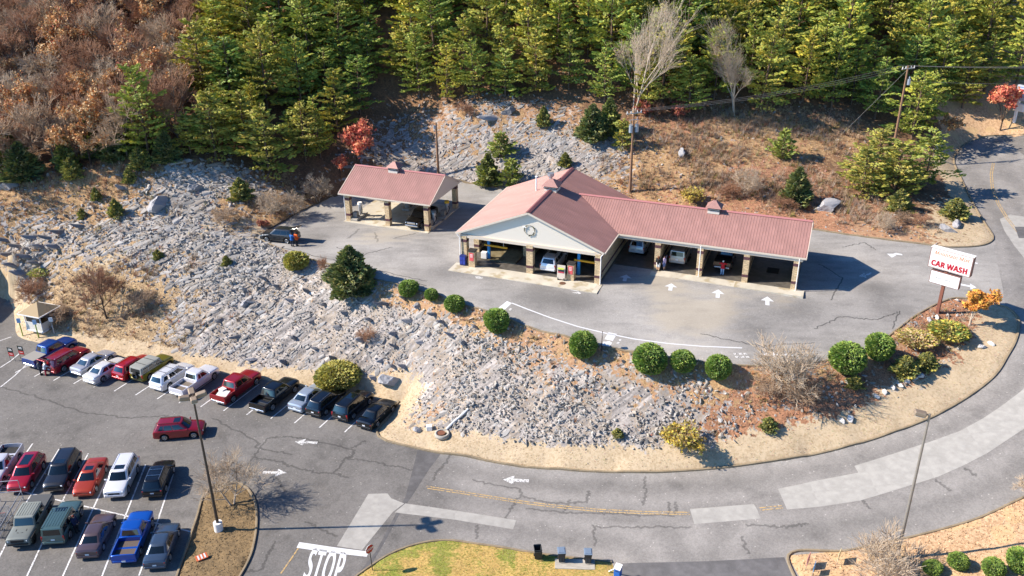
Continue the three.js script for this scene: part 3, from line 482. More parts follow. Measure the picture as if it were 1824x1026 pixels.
  mesh('roof_slope', ribbed(x0, x1, () => 0, () => 1, (s, t, l) => [s, mix(e, r, t) + l * .9, mix(zf, zr, t) + l * .44]), roofMat, CA); mesh('roof_slope', ribbed(x0, x1, () => 0, () => 1, (s, t, l) => [s, mix(e, r, t) + l * .9, mix(zb, zr, t) - l * .44]), roofMat, CA);
  mesh('ridge_cap', quadGeo([[[x0, r - .03, zr + .22], [x1, r - .03, zr + .22], [x1, r + .09, zr], [x0, r + .09, zr]], [[x0, r + .09, zr], [x1, r + .09, zr], [x1, r - .03, zr - .22], [x0, r - .03, zr - .22]]]), std(0xa8706f, .6), CA);
  for (const x of [x0 + .12, x1 - .12]) mesh('gable', quadGeo([[[x, e - .2, zf - .12], [x, e - .2, zb + .12], [x, r - .12, zr]]]), sidingMat, CA);
  for (const [x, s] of [[x0, 1], [x1, 1]]) { const a = Math.atan2(r - e, zf - zr), l = Math.hypot(r - e, zf - zr); mesh('fascia', join([box(.07, .2, l, x, (e + r) / 2 - .09, (zf + zr) / 2, 0, a), box(.07, .2, l, x, (e + r) / 2 - .09, (zb + zr) / 2, 0, -a)]), trimMat, CA); }
  mesh('gutter', box(x1 - x0, .15, .14, (x0 + x1) / 2, e - .09, zf + .05), trimMat, CA); mesh('gutter', box(x1 - x0, .15, .14, (x0 + x1) / 2, e - .09, zb - .05), trimMat, CA);
  mesh('ceiling', box(x1 - x0 - .3, .05, zf - zb - .3, (x0 + x1) / 2, e - .22, zr), std(0x9b958b, .9), CA);
  for (const x of [-11.3, -5.65, -.2]) for (const z of [-.3, -8.7]) column(CA, x, z, .6, .65, 3.5);
  mesh('downspout', bar(V(-11.7, .1, 0), V(-11.7, 3.7, 0), .05), whiteMat, CA); mesh('floor_slab', uvScale(box(12, .3, 9.8, -5.8, -.1, -4.4), 14), apronMat, CA);
  cupola(-6.5, 5.85, -4.4, 1.3, CA);
}

// ================= vehicles: local +x is forward, origin on the ground under the middle
const paint = (hex, metal = .35, rough = .32) => new THREE.MeshPhysicalMaterial({ color: hex, metalness: metal, roughness: rough, clearcoat: 1, clearcoatRoughness: .06 });
const glassMat = new THREE.MeshPhysicalMaterial({ color: 0x10171a, roughness: .05, metalness: 0, clearcoat: 1, clearcoatRoughness: .02 });
const tyreMat = std(0x1a1a1b, .9), rimMat = std(0xb4b7bb, .3, .85), rimDark = std(0x37383a, .4, .7), chromeMat = std(0xd4d6d8, .15, .95), lampMat = new THREE.MeshPhysicalMaterial({ color: 0xdfe6ea, roughness: .08, metalness: .2, clearcoat: 1 }), tailMat = new THREE.MeshPhysicalMaterial({ color: 0x9a0a10, roughness: .15, clearcoat: 1 }), underMat = std(0x0e0e0f, .95), trimBlack = std(0x1b1c1d, .7), plateMat = std(0xdadfe4, .5), bedMat = std(0x232425, .85), seatMat = std(0x3b3835, .9);
const KIND = {
  //          length width height wheelbase front-overhang wheel  sill  top line [from nose, height]                                                  cab: screen base, roof front, roof rear, glass base | belt, half widths
  sedan:   { L: 4.85, W: 1.84, H: 1.45, wb: 2.8, fo: .93, r: .33, s: .2, top: [[0, .6], [.08, .7], [.35, .78], [1.2, .92], [1.6, .97], [3.9, 1.0], [4.3, 1.03], [4.75, 1.0], [4.85, .86]], cab: [1.25, 2.15, 3.35, 4.3], belt: .93, wr: .58, rows: [[.1, .46], [.51, .86]] },
  compact: { L: 4.6, W: 1.82, H: 1.47, wb: 2.7, fo: .9, r: .32, s: .2, top: [[0, .6], [.08, .7], [.35, .8], [1.1, .95], [1.5, .99], [3.7, 1.02], [4.15, 1.05], [4.52, 1.02], [4.6, .84]], cab: [1.1, 2.0, 3.2, 4.15], belt: .95, wr: .57, rows: [[.1, .47], [.52, .86]] },
  crossover: { L: 4.6, W: 1.86, H: 1.68, wb: 2.68, fo: .9, r: .36, s: .25, top: [[0, .7], [.06, .82], [.35, .94], [1.1, 1.06], [1.4, 1.1], [4.2, 1.12], [4.5, 1.1], [4.6, .9]], cab: [1.15, 1.95, 4.05, 4.5], belt: 1.05, wr: .62, rows: [[.1, .42], [.46, .74], [.78, .93]] },
  suv:     { L: 4.85, W: 1.92, H: 1.78, wb: 2.82, fo: .92, r: .38, s: .28, top: [[0, .78], [.06, .9], [.3, 1.02], [1.1, 1.1], [1.45, 1.14], [4.6, 1.16], [4.78, 1.1], [4.85, .9]], cab: [1.2, 1.95, 4.45, 4.78], belt: 1.1, wr: .68, rows: [[.08, .36], [.39, .66], [.7, .93]] },
  boxy:    { L: 4.6, W: 1.9, H: 1.84, wb: 2.75, fo: .8, r: .4, s: .32, top: [[0, .92], [.05, 1.04], [.25, 1.1], [1.2, 1.16], [1.4, 1.18], [4.45, 1.2], [4.55, 1.15], [4.6, .9]], cab: [1.45, 1.75, 4.45, 4.58], belt: 1.14, wr: .8, rows: [[.05, .34], [.38, .64], [.68, .95]] },
  wagon:   { L: 4.95, W: 1.9, H: 1.68, wb: 2.9, fo: .95, r: .34, s: .22, top: [[0, .64], [.08, .76], [.35, .86], [1.0, 1.0], [1.4, 1.04], [4.6, 1.06], [4.85, 1.02], [4.95, .84]], cab: [1.05, 1.95, 4.45, 4.85], belt: 1.0, wr: .64, rows: [[.1, .38], [.41, .67], [.71, .94]] },
  pickup:  { L: 5.75, W: 2.0, H: 1.9, wb: 3.6, fo: .95, r: .4, s: .36, top: [[0, .9], [.05, 1.04], [.25, 1.12], [1.3, 1.18], [1.7, 1.2], [5.7, 1.22], [5.75, 1.2]], cab: [1.45, 2.2, 3.75, 4.05], belt: 1.16, wr: .74, rows: [[.1, .48], [.53, .9]], bed: [4.15, 5.66] },
  extcab:  { L: 5.5, W: 1.94, H: 1.8, wb: 3.35, fo: .92, r: .37, s: .34, top: [[0, .84], [.05, .98], [.25, 1.06], [1.25, 1.12], [1.6, 1.14], [5.45, 1.16], [5.5, 1.14]], cab: [1.4, 2.1, 3.1, 3.35], belt: 1.1, wr: .72, rows: [[.1, .6], [.66, .9]], bed: [3.45, 5.41] },
  trail:   { L: 5.5, W: 1.88, H: 1.88, wb: 3.45, fo: .8, r: .42, s: .42, top: [[0, .96], [.04, 1.08], [.2, 1.12], [1.2, 1.16], [1.5, 1.18], [5.46, 1.2], [5.5, 1.18]], cab: [1.5, 1.85, 3.75, 3.85], belt: 1.14, wr: .76, rows: [[.06, .45], [.5, .93]], bed: [3.95, 5.42], flat: 1 },
};
const lerpTop = (p, d) => { for (let k = 0; k + 1 < p.length; k++) if (d <= p[k + 1][0]) { const t = clamp((d - p[k][0]) / (p[k + 1][0] - p[k][0])); return mix(p[k][1], p[k + 1][1], t); } return p[p.length - 1][1]; };
const built = {};
function bodyGeo(kind) {
  if (built[kind]) return built[kind];
  const S = KIND[kind], ds = new Set(), arch = [S.fo, S.fo + S.wb], R = S.r + .09;
  for (let k = 0; k <= 30; k++) ds.add(+(S.L * k / 30).toFixed(4));
  for (const t of S.top) ds.add(t[0]); for (const d of [.03, .1, .2, S.L - .03, S.L - .1, S.L - .2]) ds.add(d);
  for (const a of arch) for (let k = -8; k <= 8; k++) ds.add(+(a + R * Math.sin(k * Math.PI / 16) * (Math.abs(k) === 8 ? 1.001 : 1)).toFixed(4));
  if (S.bed) for (const b of S.bed) { ds.add(b - .004); ds.add(b + .004); }
  const D = [...ds].filter((d) => d >= 0 && d <= S.L).sort((a, b) => a - b), rows = [];
  for (const d of D) {
    const f = clamp(d / .55), b = clamp((S.L - d) / .55), sq = S.flat ? .96 : .87, w = S.W / 2 * mix(sq, 1, Math.sqrt(1 - (1 - f) ** 2)) * mix(S.bed ? .97 : .9, 1, Math.sqrt(1 - (1 - b) ** 2)), yt = lerpTop(S.top, d);
    let yb = S.s + .07 * (1 - Math.min(f, b)); for (const a of arch) { const q = d - a; if (Math.abs(q) < R) yb = Math.max(yb, S.r + Math.sqrt(R * R - q * q)); }
    yb = Math.min(yb, yt - .16); const m = Math.max(yb + .05, mix(S.s, yt, .55)), inBed = S.bed && d > S.bed[0] && d < S.bed[1];
    rows.push((inBed ? [[0, .78], [w - .1, .78], [w - .1, yt - .01], [w - .06, yt], [w - .01, yt - .02], [w, Math.max(m, yt - .25)], [w * .995, yb + .06], [w * .97, yb], [0, yb]]
      : [[0, yt + .035], [w * .5, yt + .025], [w * .82, yt], [w * .93, yt - .035], [w * .985, yt - .1], [w, Math.max(m, yb + .1)], [w * .99, yb + .06], [w * .965, yb], [0, yb]]).map(([z, y]) => [S.L / 2 - d, y, z]));
  }
  const p = [], tri = (a, b, c) => p.push(...a, ...b, ...c), mir = (q) => [q[0], q[1], -q[2]];
  for (let k = 0; k + 1 < rows.length; k++) for (let c = 0; c + 1 < rows[k].length; c++) { const a = rows[k][c], b = rows[k][c + 1], e = rows[k + 1][c], f = rows[k + 1][c + 1]; tri(a, b, e); tri(e, b, f); tri(mir(a), mir(e), mir(b)); tri(mir(e), mir(f), mir(b)); }
  for (const [r, s] of [[rows[0], 1], [rows[rows.length - 1], -1]]) for (let c = 0; c + 1 < r.length; c++) { const o = [r[0][0], mix(r[0][1], r[8][1], .5), 0]; if (s > 0) { tri(o, r[c + 1], r[c]); tri(o, mir(r[c]), mir(r[c + 1])); } else { tri(o, r[c], r[c + 1]); tri(o, mir(r[c + 1]), mir(r[c])); } }
  const geo = new THREE.BufferGeometry(); geo.setAttribute('position', new THREE.Float32BufferAttribute(p, 3));
  // cab shell
  const [xa, xb, xc, xd] = S.cab.map((d) => S.L / 2 - d), yA = S.belt - .1, yR = S.H - .03, wb = S.W / 2 * .93, wr = S.wr;
  const fx = (t) => mix(xa, xb, t), bx = (t) => mix(xd, xc, t), ww = (t) => mix(wb, wr, Math.pow(t, 1.15)), bow = S.flat || kind === 'boxy' ? .03 : .1, yy = (t) => mix(yA, yR, t);
  const front = (t, a, o = 0) => [fx(t) + bow * (1 - a * a) + o, yy(t) + o * .6, a * ww(t) * .94], back = (t, a, o = 0) => [bx(t) - bow * .7 * (1 - a * a) - o, yy(t) + o * .5, a * ww(t) * .94], side = (t, b, s, o = 0) => [mix(fx(t) - .07, bx(t) + .07, b), yy(t), s * (ww(t) + .02 * Math.sin(b * 3.14) + o)];
  const ring = (t) => { const r = []; for (let k = -4; k <= 4; k++) r.push(front(t, k / 4)); for (let k = 0; k <= 8; k++) r.push(side(t, k / 8, 1)); for (let k = 4; k >= -4; k--) r.push(back(t, k / 4)); for (let k = 8; k >= 0; k--) r.push(side(t, k / 8, -1)); return r; };
  const q = [], lev = [0, .15, .4, .65, .85, .96].map(ring), cx = (xb + xc) / 2, ins = (r, s, y) => r.map((c) => [cx + (c[0] - cx) * s, y, c[2] * s]);
  const r1 = ring(1); lev.push(ins(r1, .985, yR + .005), ins(r1, .93, yR + .02), ins(r1, .6, yR + .035), ins(r1, .01, yR + .04));
  for (let k = 0; k + 1 < lev.length; k++) for (let c = 0; c < lev[k].length; c++) { const d = (c + 1) % lev[k].length; q.push([lev[k][c], lev[k + 1][c], lev[k + 1][d], lev[k][d]]); }
  const smooth = (g0, a = .7) => toCreasedNormals(mergeVertices((g0.deleteAttribute('normal'), g0.deleteAttribute('uv'), g0), 1e-3), a);
  const patch = (fn, n = 6, m = 4, flip) => { const l = []; for (let i = 0; i < n; i++) for (let j = 0; j < m; j++) { const c = [fn(i / n, j / m), fn((i + 1) / n, j / m), fn((i + 1) / n, (j + 1) / m), fn(i / n, (j + 1) / m)]; l.push(flip ? c.reverse() : c); } return smooth(quadGeo(l)); };
  const G = { body: smooth(geo, .6), cab: smooth(quadGeo(q), .7), windshield: patch((u, v) => front(mix(.2, .9, v), mix(-.9, .9, u), .012), 8), rear_window: patch((u, v) => back(mix(S.bed ? .3 : .24, .86, v), mix(-.82, .82, u), .012), 8, 4, true), sides: [] };
  for (const s of [1, -1]) for (const [b0, b1] of S.rows) { const last = b1 === S.rows[S.rows.length - 1][1]; G.sides.push(patch((u, v) => side(mix(.26, .84, v), mix(b0 === S.rows[0][0] ? mix(b0 - .02, b0 + .03, v) : b0, last ? mix(b1, b1 - .04, v) : b1, u), s, .01), 5, 3, s < 0)); }
  const hx = S.L / 2;
  G.tyre = new THREE.LatheGeometry([[S.r * .6, -.1], [S.r * .93, -.115], [S.r, -.08], [S.r, .08], [S.r * .93, .115], [S.r * .6, .1]].map((c) => new THREE.Vector2(...c)), 22).rotateX(Math.PI / 2);
  const sp = [cyl(S.r * .22, S.r * .22, .06, 0, .1, 0, 10)]; for (let k = 0; k < 5; k++) sp.push(box(S.r * .6, .04, .07, Math.cos(k * 1.2566) * S.r * .33, .1, Math.sin(k * 1.2566) * S.r * .33, -k * 1.2566)); sp.push(new THREE.TorusGeometry(S.r * .6, .035, 5, 20).rotateX(Math.PI / 2).translate(0, .1, 0));
  G.rim = join(sp).rotateX(Math.PI / 2); G.hub = cyl(S.r * .61, S.r * .61, .1, 0, 0, .02, 18, Math.PI / 2);
  G.under = box(S.L * .93, .3, S.W * .8, 0, S.s + .2, 0);
  const yl = lerpTop(S.top, .3) - .2, yt = lerpTop(S.top, S.L - .15) - .22;
  G.head = (s) => rbox(.26, .14, .36, .05, hx - .15, yl, s * (S.W / 2 - .3), s * .35); G.tail = (s) => S.bed || kind === 'suv' || kind === 'boxy' ? rbox(.1, .42, .16, .03, -hx + .06, yt - .05, s * (S.W / 2 - .12)) : rbox(.16, .15, .42, .05, -hx + .12, yt, s * (S.W / 2 - .29), -s * .35);
  G.grille = S.bed || S.flat ? rbox(.06, .26, S.W * .55, .03, hx + .005, yl, 0) : rbox(.08, .16, S.W * .5, .03, hx - .02, yl - .12, 0);
  G.bumperF = rbox(.16, .2, S.W * .86, .06, hx - .02, S.s + .22, 0); G.bumperR = rbox(.16, .22, S.W * .86, .06, -hx + .02, S.s + .2, 0);
  G.plate = box(.02, .13, .3, -hx - (S.bed ? .065 : .005), S.bed ? S.s + .24 : yt - .18, 0);
  G.mirror = (s) => join([rbox(.12, .15, .22, .04, xa - .25, S.belt + .08, s * (S.W / 2 + .08)), box(.05, .04, .14, xa - .25, S.belt + .03, s * (S.W / 2 - .02))]);
  G.handle = (s, d) => rbox(.2, .035, .03, .012, S.L / 2 - d, S.belt - .1, s * (S.W / 2 + .005));
  G.handles = [mix(S.cab[0], S.cab[2], .62), mix(S.cab[0], S.cab[3], .86)];
  G.rail = (s) => join([bar(V(xb - .25, yR + .09, s * (wr - .05)), V(xc + .1, yR + .09, s * (wr - .05)), .022), box(.06, .08, .03, xb - .25, yR + .05, s * (wr - .05)), box(.06, .08, .03, xc + .1, yR + .05, s * (wr - .05))]);
  G.seat = box(xb - xc + .2, .5, S.W * .66, (xb + xc) / 2, S.belt - .35, 0);
  G.cross = (x) => bar(V(x, yR + .1, wr - .05), V(x, yR + .1, .05 - wr), .02);
  G.S = S; G.dim = { hx, xa, xb, xc, xd, yR, wr, yA }; return built[kind] = G;
}
function vehicle(name, kind, label, category, mat, x, z, deg, o = {}) {
  const G = bodyGeo(kind), S = G.S, D = G.dim;
  const t = thing(name, label, category, x, 0, z, deg * DEG, o.group);
  const c = Math.cos(deg * DEG), s = -Math.sin(deg * DEG), yF = o.y ?? top(x + c * S.wb / 2, z + s * S.wb / 2), yB = o.y ?? top(x - c * S.wb / 2, z - s * S.wb / 2);
  t.position.y = (yF + yB) / 2 + .01; t.rotation.order = 'YXZ'; t.rotation.z = Math.atan2(yF - yB, S.wb);
  mesh('body', G.body, mat, t); mesh('underbody', G.under, underMat, t);
  const cab = mesh(S.bed ? 'cab' : 'roof', G.cab, o.roof || mat, t);
  mesh('windshield', G.windshield, glassMat, t); if (!o.hatch) mesh('rear_window', G.rear_window, glassMat, t);
  for (const g0 of G.sides) mesh('side_window', g0, glassMat, t);
  for (const [d, k] of [[S.fo, 1], [S.fo, -1], [S.fo + S.wb, 1], [S.fo + S.wb, -1]]) {
    const w = new THREE.Group(); w.name = 'wheel'; w.position.set(S.L / 2 - d, S.r, k * (S.W / 2 - .13)); w.rotation.y = k > 0 ? 0 : Math.PI; t.add(w);
    mesh('tyre', G.tyre, tyreMat, w); mesh('hub', G.hub, trimBlack, w); mesh('rim', G.rim, o.rim || rimMat, w);
  }
  for (const k of [1, -1]) { mesh('headlight', G.head(k), lampMat, t); mesh('taillight', G.tail(k), tailMat, t); mesh('mirror', G.mirror(k), o.mirror || mat, t); for (const d of G.handles) mesh('door_handle', G.handle(k, d), o.chrome ? chromeMat : mat, t); }
  mesh('grille', G.grille, o.chrome ? chromeMat : trimBlack, t); mesh('front_bumper', G.bumperF, o.bumper || (S.bed ? chromeMat : mat), t); mesh('rear_bumper', G.bumperR, o.bumper || (S.bed ? chromeMat : mat), t); mesh('license_plate', G.plate, plateMat, t);
  if (o.rails) for (const k of [1, -1]) mesh('roof_rail', G.rail(k), o.rails, t);
  if (o.cross) for (const d of [.3, .7]) mesh('cross_bar', G.cross(mix(D.xb, D.xc, d)), o.cross, t);
  if (o.sunroof) mesh('sunroof', rbox(o.sunroof, .02, D.wr * 1.25, .008, D.xb - .12 - o.sunroof / 2, D.yR + .035, 0), glassMat, cab);
  if (o.ribs) { const r = []; for (let k = -3; k <= 3; k++) r.push(rbox((D.xb - D.xc) * .8, .03, .07, .012, (D.xb + D.xc) / 2, D.yR + .04, k * D.wr * .27)); mesh('roof_rib', join(r), o.roof || mat, cab); }
  if (S.bed) { const bw = S.W - .22; mesh('bed_liner', box(S.bed[1] - S.bed[0] - .04, .03, bw - .03, S.L / 2 - (S.bed[0] + S.bed[1]) / 2, .8, 0), o.bedFloor || bedMat, t);
    if (o.tonneau) mesh('tonneau_cover', rbox(S.bed[1] - S.bed[0] + .1, .06, S.W - .14, .025, S.L / 2 - (S.bed[0] + S.bed[1]) / 2, 1.24, 0), o.tonneau, t); }
  if (o.hatch) { const g0 = join([rbox(1.15, .07, D.wr * 1.75, .03, 0, 0, 0)]); const h = mesh('liftgate', g0.applyMatrix4(T4(D.xc - .52, D.yR + .22, 0, 0, 0, -.32)), mat, t); mesh('rear_window', rbox(.5, .02, D.wr * 1.3, .008, 0, 0, 0).applyMatrix4(T4(D.xc - .42, D.yR + .245, 0, 0, 0, -.32)), glassMat, h); mesh('cargo_bay', rbox(.1, .72, D.wr * 1.8, .03, D.xd + .3, D.yR - .52, 0), underMat, t); }
  if (o.spare) { mesh('spare_wheel', G.tyre.clone().rotateY(Math.PI / 2).translate(-D.hx - .12, 1.0, .1), tyreMat, t); }
  if (o.extra) o.extra(t, G); return t;
}
function park(kind, x, z, deg, end) { const h = KIND[kind].L / 2 * end; return [x + Math.cos(deg * DEG) * h, z - Math.sin(deg * DEG) * h]; }   // from a bumper's place to the middle
const UP = 65, AW = 95, rowA = 'vehicles parked nose-in below the rubble bank', rowB = 'vehicles in the lower double row';
const back = (name, kind, label, cat, hex, px, pz, o = {}) => vehicle(name, kind, label, cat, hex.isMaterial ? hex : paint(hex), ...park(kind, px, pz, o.deg ?? UP, 1), o.deg ?? UP, { group: rowA, ...o });
const nose = (name, kind, label, cat, hex, px, pz, o = {}) => vehicle(name, kind, label, cat, hex.isMaterial ? hex : paint(hex), ...park(kind, px, pz, AW + 180, -1), AW + 180, { group: rowB, ...o });
back('pickup_truck', 'pickup', 'blue crew cab pickup with grey bed cover, leftmost of the bank row', 'pickup', 0x123c86, -52.44,-84.13, { tonneau: std(0x8d8a84, .85) });
back('red_suv', 'suv', 'crimson SUV with its tailgate open beside the blue pickup', 'suv', 0x8e0f22, -49.69,-82.9, { hatch: 1, rails: chromeMat });
back('sedan', 'sedan', 'silver lilac sedan parked beside the open crimson SUV', 'sedan', 0xb2b4bd, -46.68,-82.49);
back('sedan', 'sedan', 'white sedan sticking out between silver sedan and small red SUV', 'sedan', 0xe9e9ea, -44.58,-80.75);
back('red_crossover', 'crossover', 'small bright red crossover beside the olive four-wheel drive', 'suv', 0xa80e18, -41.75,-81.35, { rails: trimBlack });
back('four_wheel_drive', 'boxy', 'olive gold four-wheel drive with grey hard top and spare wheel behind', 'suv', 0x6f6a1c, -39.65,-81, { roof: std(0x8b8d88, .6), spare: 1, cross: trimBlack });
back('station_wagon', 'wagon', 'white wagon with roof rack parked by the olive four-wheel drive', 'wagon', 0xe4e6ea, -37.04,-79.27, { rails: std(0x55585c, .5), cross: trimBlack });
back('pickup_truck', 'extcab', 'white pickup with empty open bed in the bank row', 'pickup', 0xe6e6ec, -34.41,-77.88, { bedFloor: std(0x6d6358, .9) });
back('pickup_truck', 'pickup', 'red pickup carrying white boards in its bed', 'pickup', 0x960c14, -29.75,-76.43, { extra: (t) => { mesh('bed_cargo', join([rbox(1.1, .3, 1.2, .05, -2.1, .98, .1, .3), rbox(.6, .25, .7, .05, -1.55, 1.12, -.4, -.2)]), std(0xd9d6cf, .7), t); } });
back('pickup_truck', 'pickup', 'black pickup with open bed parked beside the silver sedan', 'pickup', 0x0b0c0e, -25.39,-74.83, { });
back('sedan', 'sedan', 'silver blue sedan between the black pickup and a black SUV', 'sedan', 0x9aa6b4, -21.71,-75);
back('black_crossover', 'crossover', 'black crossover with bright roof rails right of the silver blue sedan', 'suv', 0x0c0d10, -19.75,-74.07, { rails: chromeMat });
back('black_suv', 'suv', 'black SUV with glass roof next to the last car of the row', 'suv', 0x0d0e11, -16.96,-73.23, { sunroof: 1.0, rails: trimBlack });
back('sedan', 'sedan', 'black sedan with chrome trim, last of the row by the kerb', 'sedan', 0x08090a, -14.41,-71.85, { chrome: 1 });
vehicle('red_suv', 'crossover', 'red SUV with black lower trim driving across the open car park', 'suv', paint(0x8c1022), -31.98,-71.62, 8, { bumper: trimBlack, rails: trimBlack, sunroof: .6 });
vehicle('pickup_truck', 'extcab', 'white pickup cut off by the left edge of the lower rows', 'pickup', paint(0xd9d9de), -46.25,-66.1, AW + 180, { group: rowB });
nose('red_crossover', 'crossover', 'cherry red crossover with black glass roof facing forward', 'suv', 0xa00a20, -43.27,-62.8, { sunroof: 1.5 });
nose('grey_suv', 'suv', 'charcoal SUV with sunroof between cherry red and copper cars', 'suv', 0x26272b, -40.1,-62.81, { sunroof: .6, rails: trimBlack });
nose('sedan', 'compact', 'copper orange sedan with sunroof facing forward', 'sedan', 0xa83a1c, -37.32,-62.16, { sunroof: .6 });
nose('white_suv', 'suv', 'white SUV facing forward beside the black crossover', 'suv', 0xececee, -34.45,-61.88, { sunroof: .6, rails: chromeMat });
back('black_crossover', 'crossover', 'black crossover with crossbars at the end beside the planter', 'suv', 0x0a0b0d, -31.17,-61.89, { deg: AW, rails: chromeMat, cross: chromeMat, group: rowB });
nose('offroad_pickup', 'trail', 'matte grey off-road pickup facing forward beside the cart corral', 'pickup', std(0x6d7370, .55, .1), -39.73,-55.81, { roof: std(0x7a807c, .65), ribs: 1, bumper: trimBlack, rim: rimDark, tonneau: std(0x4a4d50, .8), mirror: trimBlack, extra: (t) => { mesh('hood_vent', join([rbox(.1, .03, .5, .01, 2.0, 1.16, 0), rbox(.25, .03, .06, .01, 1.7, 1.18, .4), rbox(.25, .03, .06, .01, 1.7, 1.18, -.4)]), trimBlack, t); mesh('fender', join([rbox(1.1, .08, .2, .03, 1.95, .98, .96), rbox(1.1, .08, .2, .03, 1.95, .98, -.96), rbox(1.1, .08, .18, .03, -1.5, 1.0, .96), rbox(1.1, .08, .18, .03, -1.5, 1.0, -.96)]), trimBlack, t); } });
back('teal_suv', 'boxy', 'faded teal green SUV with ribbed roof rack, tail towards viewer', 'suv', 0x4c6664, -37.03,-56.08, { deg: AW, ribs: 1, sunroof: .5, rails: trimBlack, group: rowB });
back('sedan', 'sedan', 'mauve brown sedan between teal SUV and bright blue pickup', 'sedan', 0x5a4a4c, -33.69,-54.55, { deg: AW, group: rowB });
back('pickup_truck', 'extcab', 'bright blue pickup with open bed in the lower row', 'pickup', 0x0a4fae, -30.52,-53.83, { deg: AW, group: rowB, bumper: paint(0x0a4fae), bedFloor: std(0x5a4f48, .9) });
back('sedan', 'sedan', 'slate blue sedan, last of the lower row beside the planter', 'sedan', 0x3c4c60, -27.94,-53.28, { deg: AW, group: rowB });
// at the car wash
const BAY = 68.8;
vehicle('white_suv', 'suv', 'white SUV with glass roof stopped inside the hall bay', 'suv', paint(0xdedfe2), ...park('suv', 3.96,-90.74, BAY, 1), BAY, { y: 7.66, sunroof: 1.1, rails: chromeMat });
vehicle('silver_suv', 'suv', 'pale silver SUV deep inside the first open wash bay', 'suv', paint(0xc9ced4), ...park('suv', 14.44,-95.41, BAY, 1), BAY, { y: 7.66 });
vehicle('silver_suv', 'boxy', 'silver tan SUV being washed in the second open bay', 'suv', paint(0xb4b0aa), ...park('boxy', 18.6,-92.29, BAY, 1), BAY, { y: 7.66, rails: trimBlack });
vehicle('pickup_truck', 'extcab', 'dark maroon pickup with open bed in the third wash bay', 'pickup', paint(0x2a1418), ...park('extcab', 23.32,-90.64, BAY, 1), BAY, { y: 7.66 });
vehicle('pickup_truck', 'pickup', 'black pickup with chrome grille facing out under the vacuum canopy', 'pickup', paint(0x0a0a0b), ...park('pickup', -12.44,-104.02, BAY + 180, -1), BAY + 180, { y: 7.66, chrome: 1 });
vehicle('grey_crossover', 'crossover', 'dark grey crossover with raised tailgate at the lot edge', 'suv', paint(0x2c3034), -28.19,-101.44, 166, { hatch: 1 });

// ================= stones
function stoneGeo(s, flat, detail = 1, rough = 0) {
  reseed(s); const g0 = new THREE.IcosahedronGeometry(1, detail), p = g0.attributes.position, n = [V(rr(-1, 1), rr(-1, 1), rr(-1, 1)), V(rr(-1, 1), rr(-1, 1), rr(-1, 1)), V(rr(-1, 1), rr(-1, 1), rr(-1, 1)), V(rr(-1, 1), rr(-1, 1), rr(-1, 1)), V(rr(-1, 1), rr(-1, 1), rr(-1, 1))].map((v) => v.normalize()), d = n.map(() => rr(.45, .75));
  for (let k = 0; k < p.count; k++) { const v = V(p.getX(k), p.getY(k), p.getZ(k)); n.forEach((q, i) => { const t = v.dot(q); if (t > d[i]) v.addScaledVector(q, d[i] - t); if (t < -d[i]) v.addScaledVector(q, -d[i] - t); }); if (rough) { const q = 1 + rough * ((fbm(v.x * 2.2 + v.y * 1.7 + s, v.z * 2.2 - v.y * 1.3, 4) - .5) * 2 + .5 * (Math.abs(((v.x * .6 + v.y * 1.1 + v.z * .3) * 3) % 1) - .5)); v.multiplyScalar(q); } p.setXYZ(k, v.x * 1.15, v.y * flat, v.z * .95); }
  g0.computeVertexNormals(); return g0;
}
const stoneBump = dataTex(256, 256, (i, j, o) => { o[0] = o[1] = o[2] = 255 * fbm(i / 18, j / 18, 4); }, false);
const stoneMat = new THREE.MeshStandardMaterial({ color: 0xffffff, roughness: .93, flatShading: true });
const stones = [1, 2, 3, 4, 5].map((k) => stoneGeo(k * 91, [.55, .7, .4, .62, .32][k - 1]));
const CWT = new Float32Array(8);
const upQ = new THREE.Quaternion(), eul = new THREE.Euler(), mat4 = new THREE.Matrix4();
function slope(x, z) { const e = .5; return V(-(ground(x + e, z) - ground(x - e, z)) / (2 * e), 1, -(ground(x, z + e) - ground(x, z - e)) / (2 * e)).normalize(); }
const inPave = (x, z) => inside(x, z, ASPHALT) || inside(x, z, LOT);
function scatter(name, geos, material, n, area, rule, place) {   // many alike small pieces as stuff: one instanced object per shape
  const lists = geos.map(() => []);
  for (let k = 0; k < n; k++) { const x = rr(area[0], area[1]), z = rr(area[2], area[3]); const q = rule(x, z); if (!q || (name !== 'mulch' && inPave(x, z))) continue; lists[Math.floor(rnd() * geos.length)].push(place(x, z, q)); }
  lists.forEach((l, i) => { if (!l.length) return; const m = shade(new THREE.InstancedMesh(geos[i], material, l.length)); m.name = numbered(name); l.forEach(([mt, c], k) => { m.setMatrixAt(k, mt); m.setColorAt(k, c); }); m.userData.kind = 'stuff'; scene.add(m); });
}
const STRIKE = new THREE.Quaternion().setFromEuler(new THREE.Euler(.35, .55, -.5, 'YXZ'));
const col = new THREE.Color();
const stonePlace = (base, spread, big) => (x, z, q) => {
  const s = (base * Math.pow(rnd(), big) * spread + .06) * (x > -6 && z > -90 ? 1.3 : .85); eul.set(rr(-.5, .5), rr(-.6, .6), rr(-.5, .5)); upQ.setFromEuler(eul).premultiply(STRIKE);
  if (rnd() < .35) { eul.set(rr(-1, 1) * 3, rr(-3, 3), rr(-3, 3)); upQ.setFromEuler(eul); }
  const g = rr(.2, .4), w = rnd() < .3 ? rr(.04, .1) : rr(.015, .04); return [new THREE.Matrix4().compose(V(x, top(x, z) + s * .12, z), upQ, V(s * rr(.9, 1.7), s, s)), new THREE.Color().setRGB(g + w, g + w * .45, g - .004 - w * .2)];
};
reseed(4001);
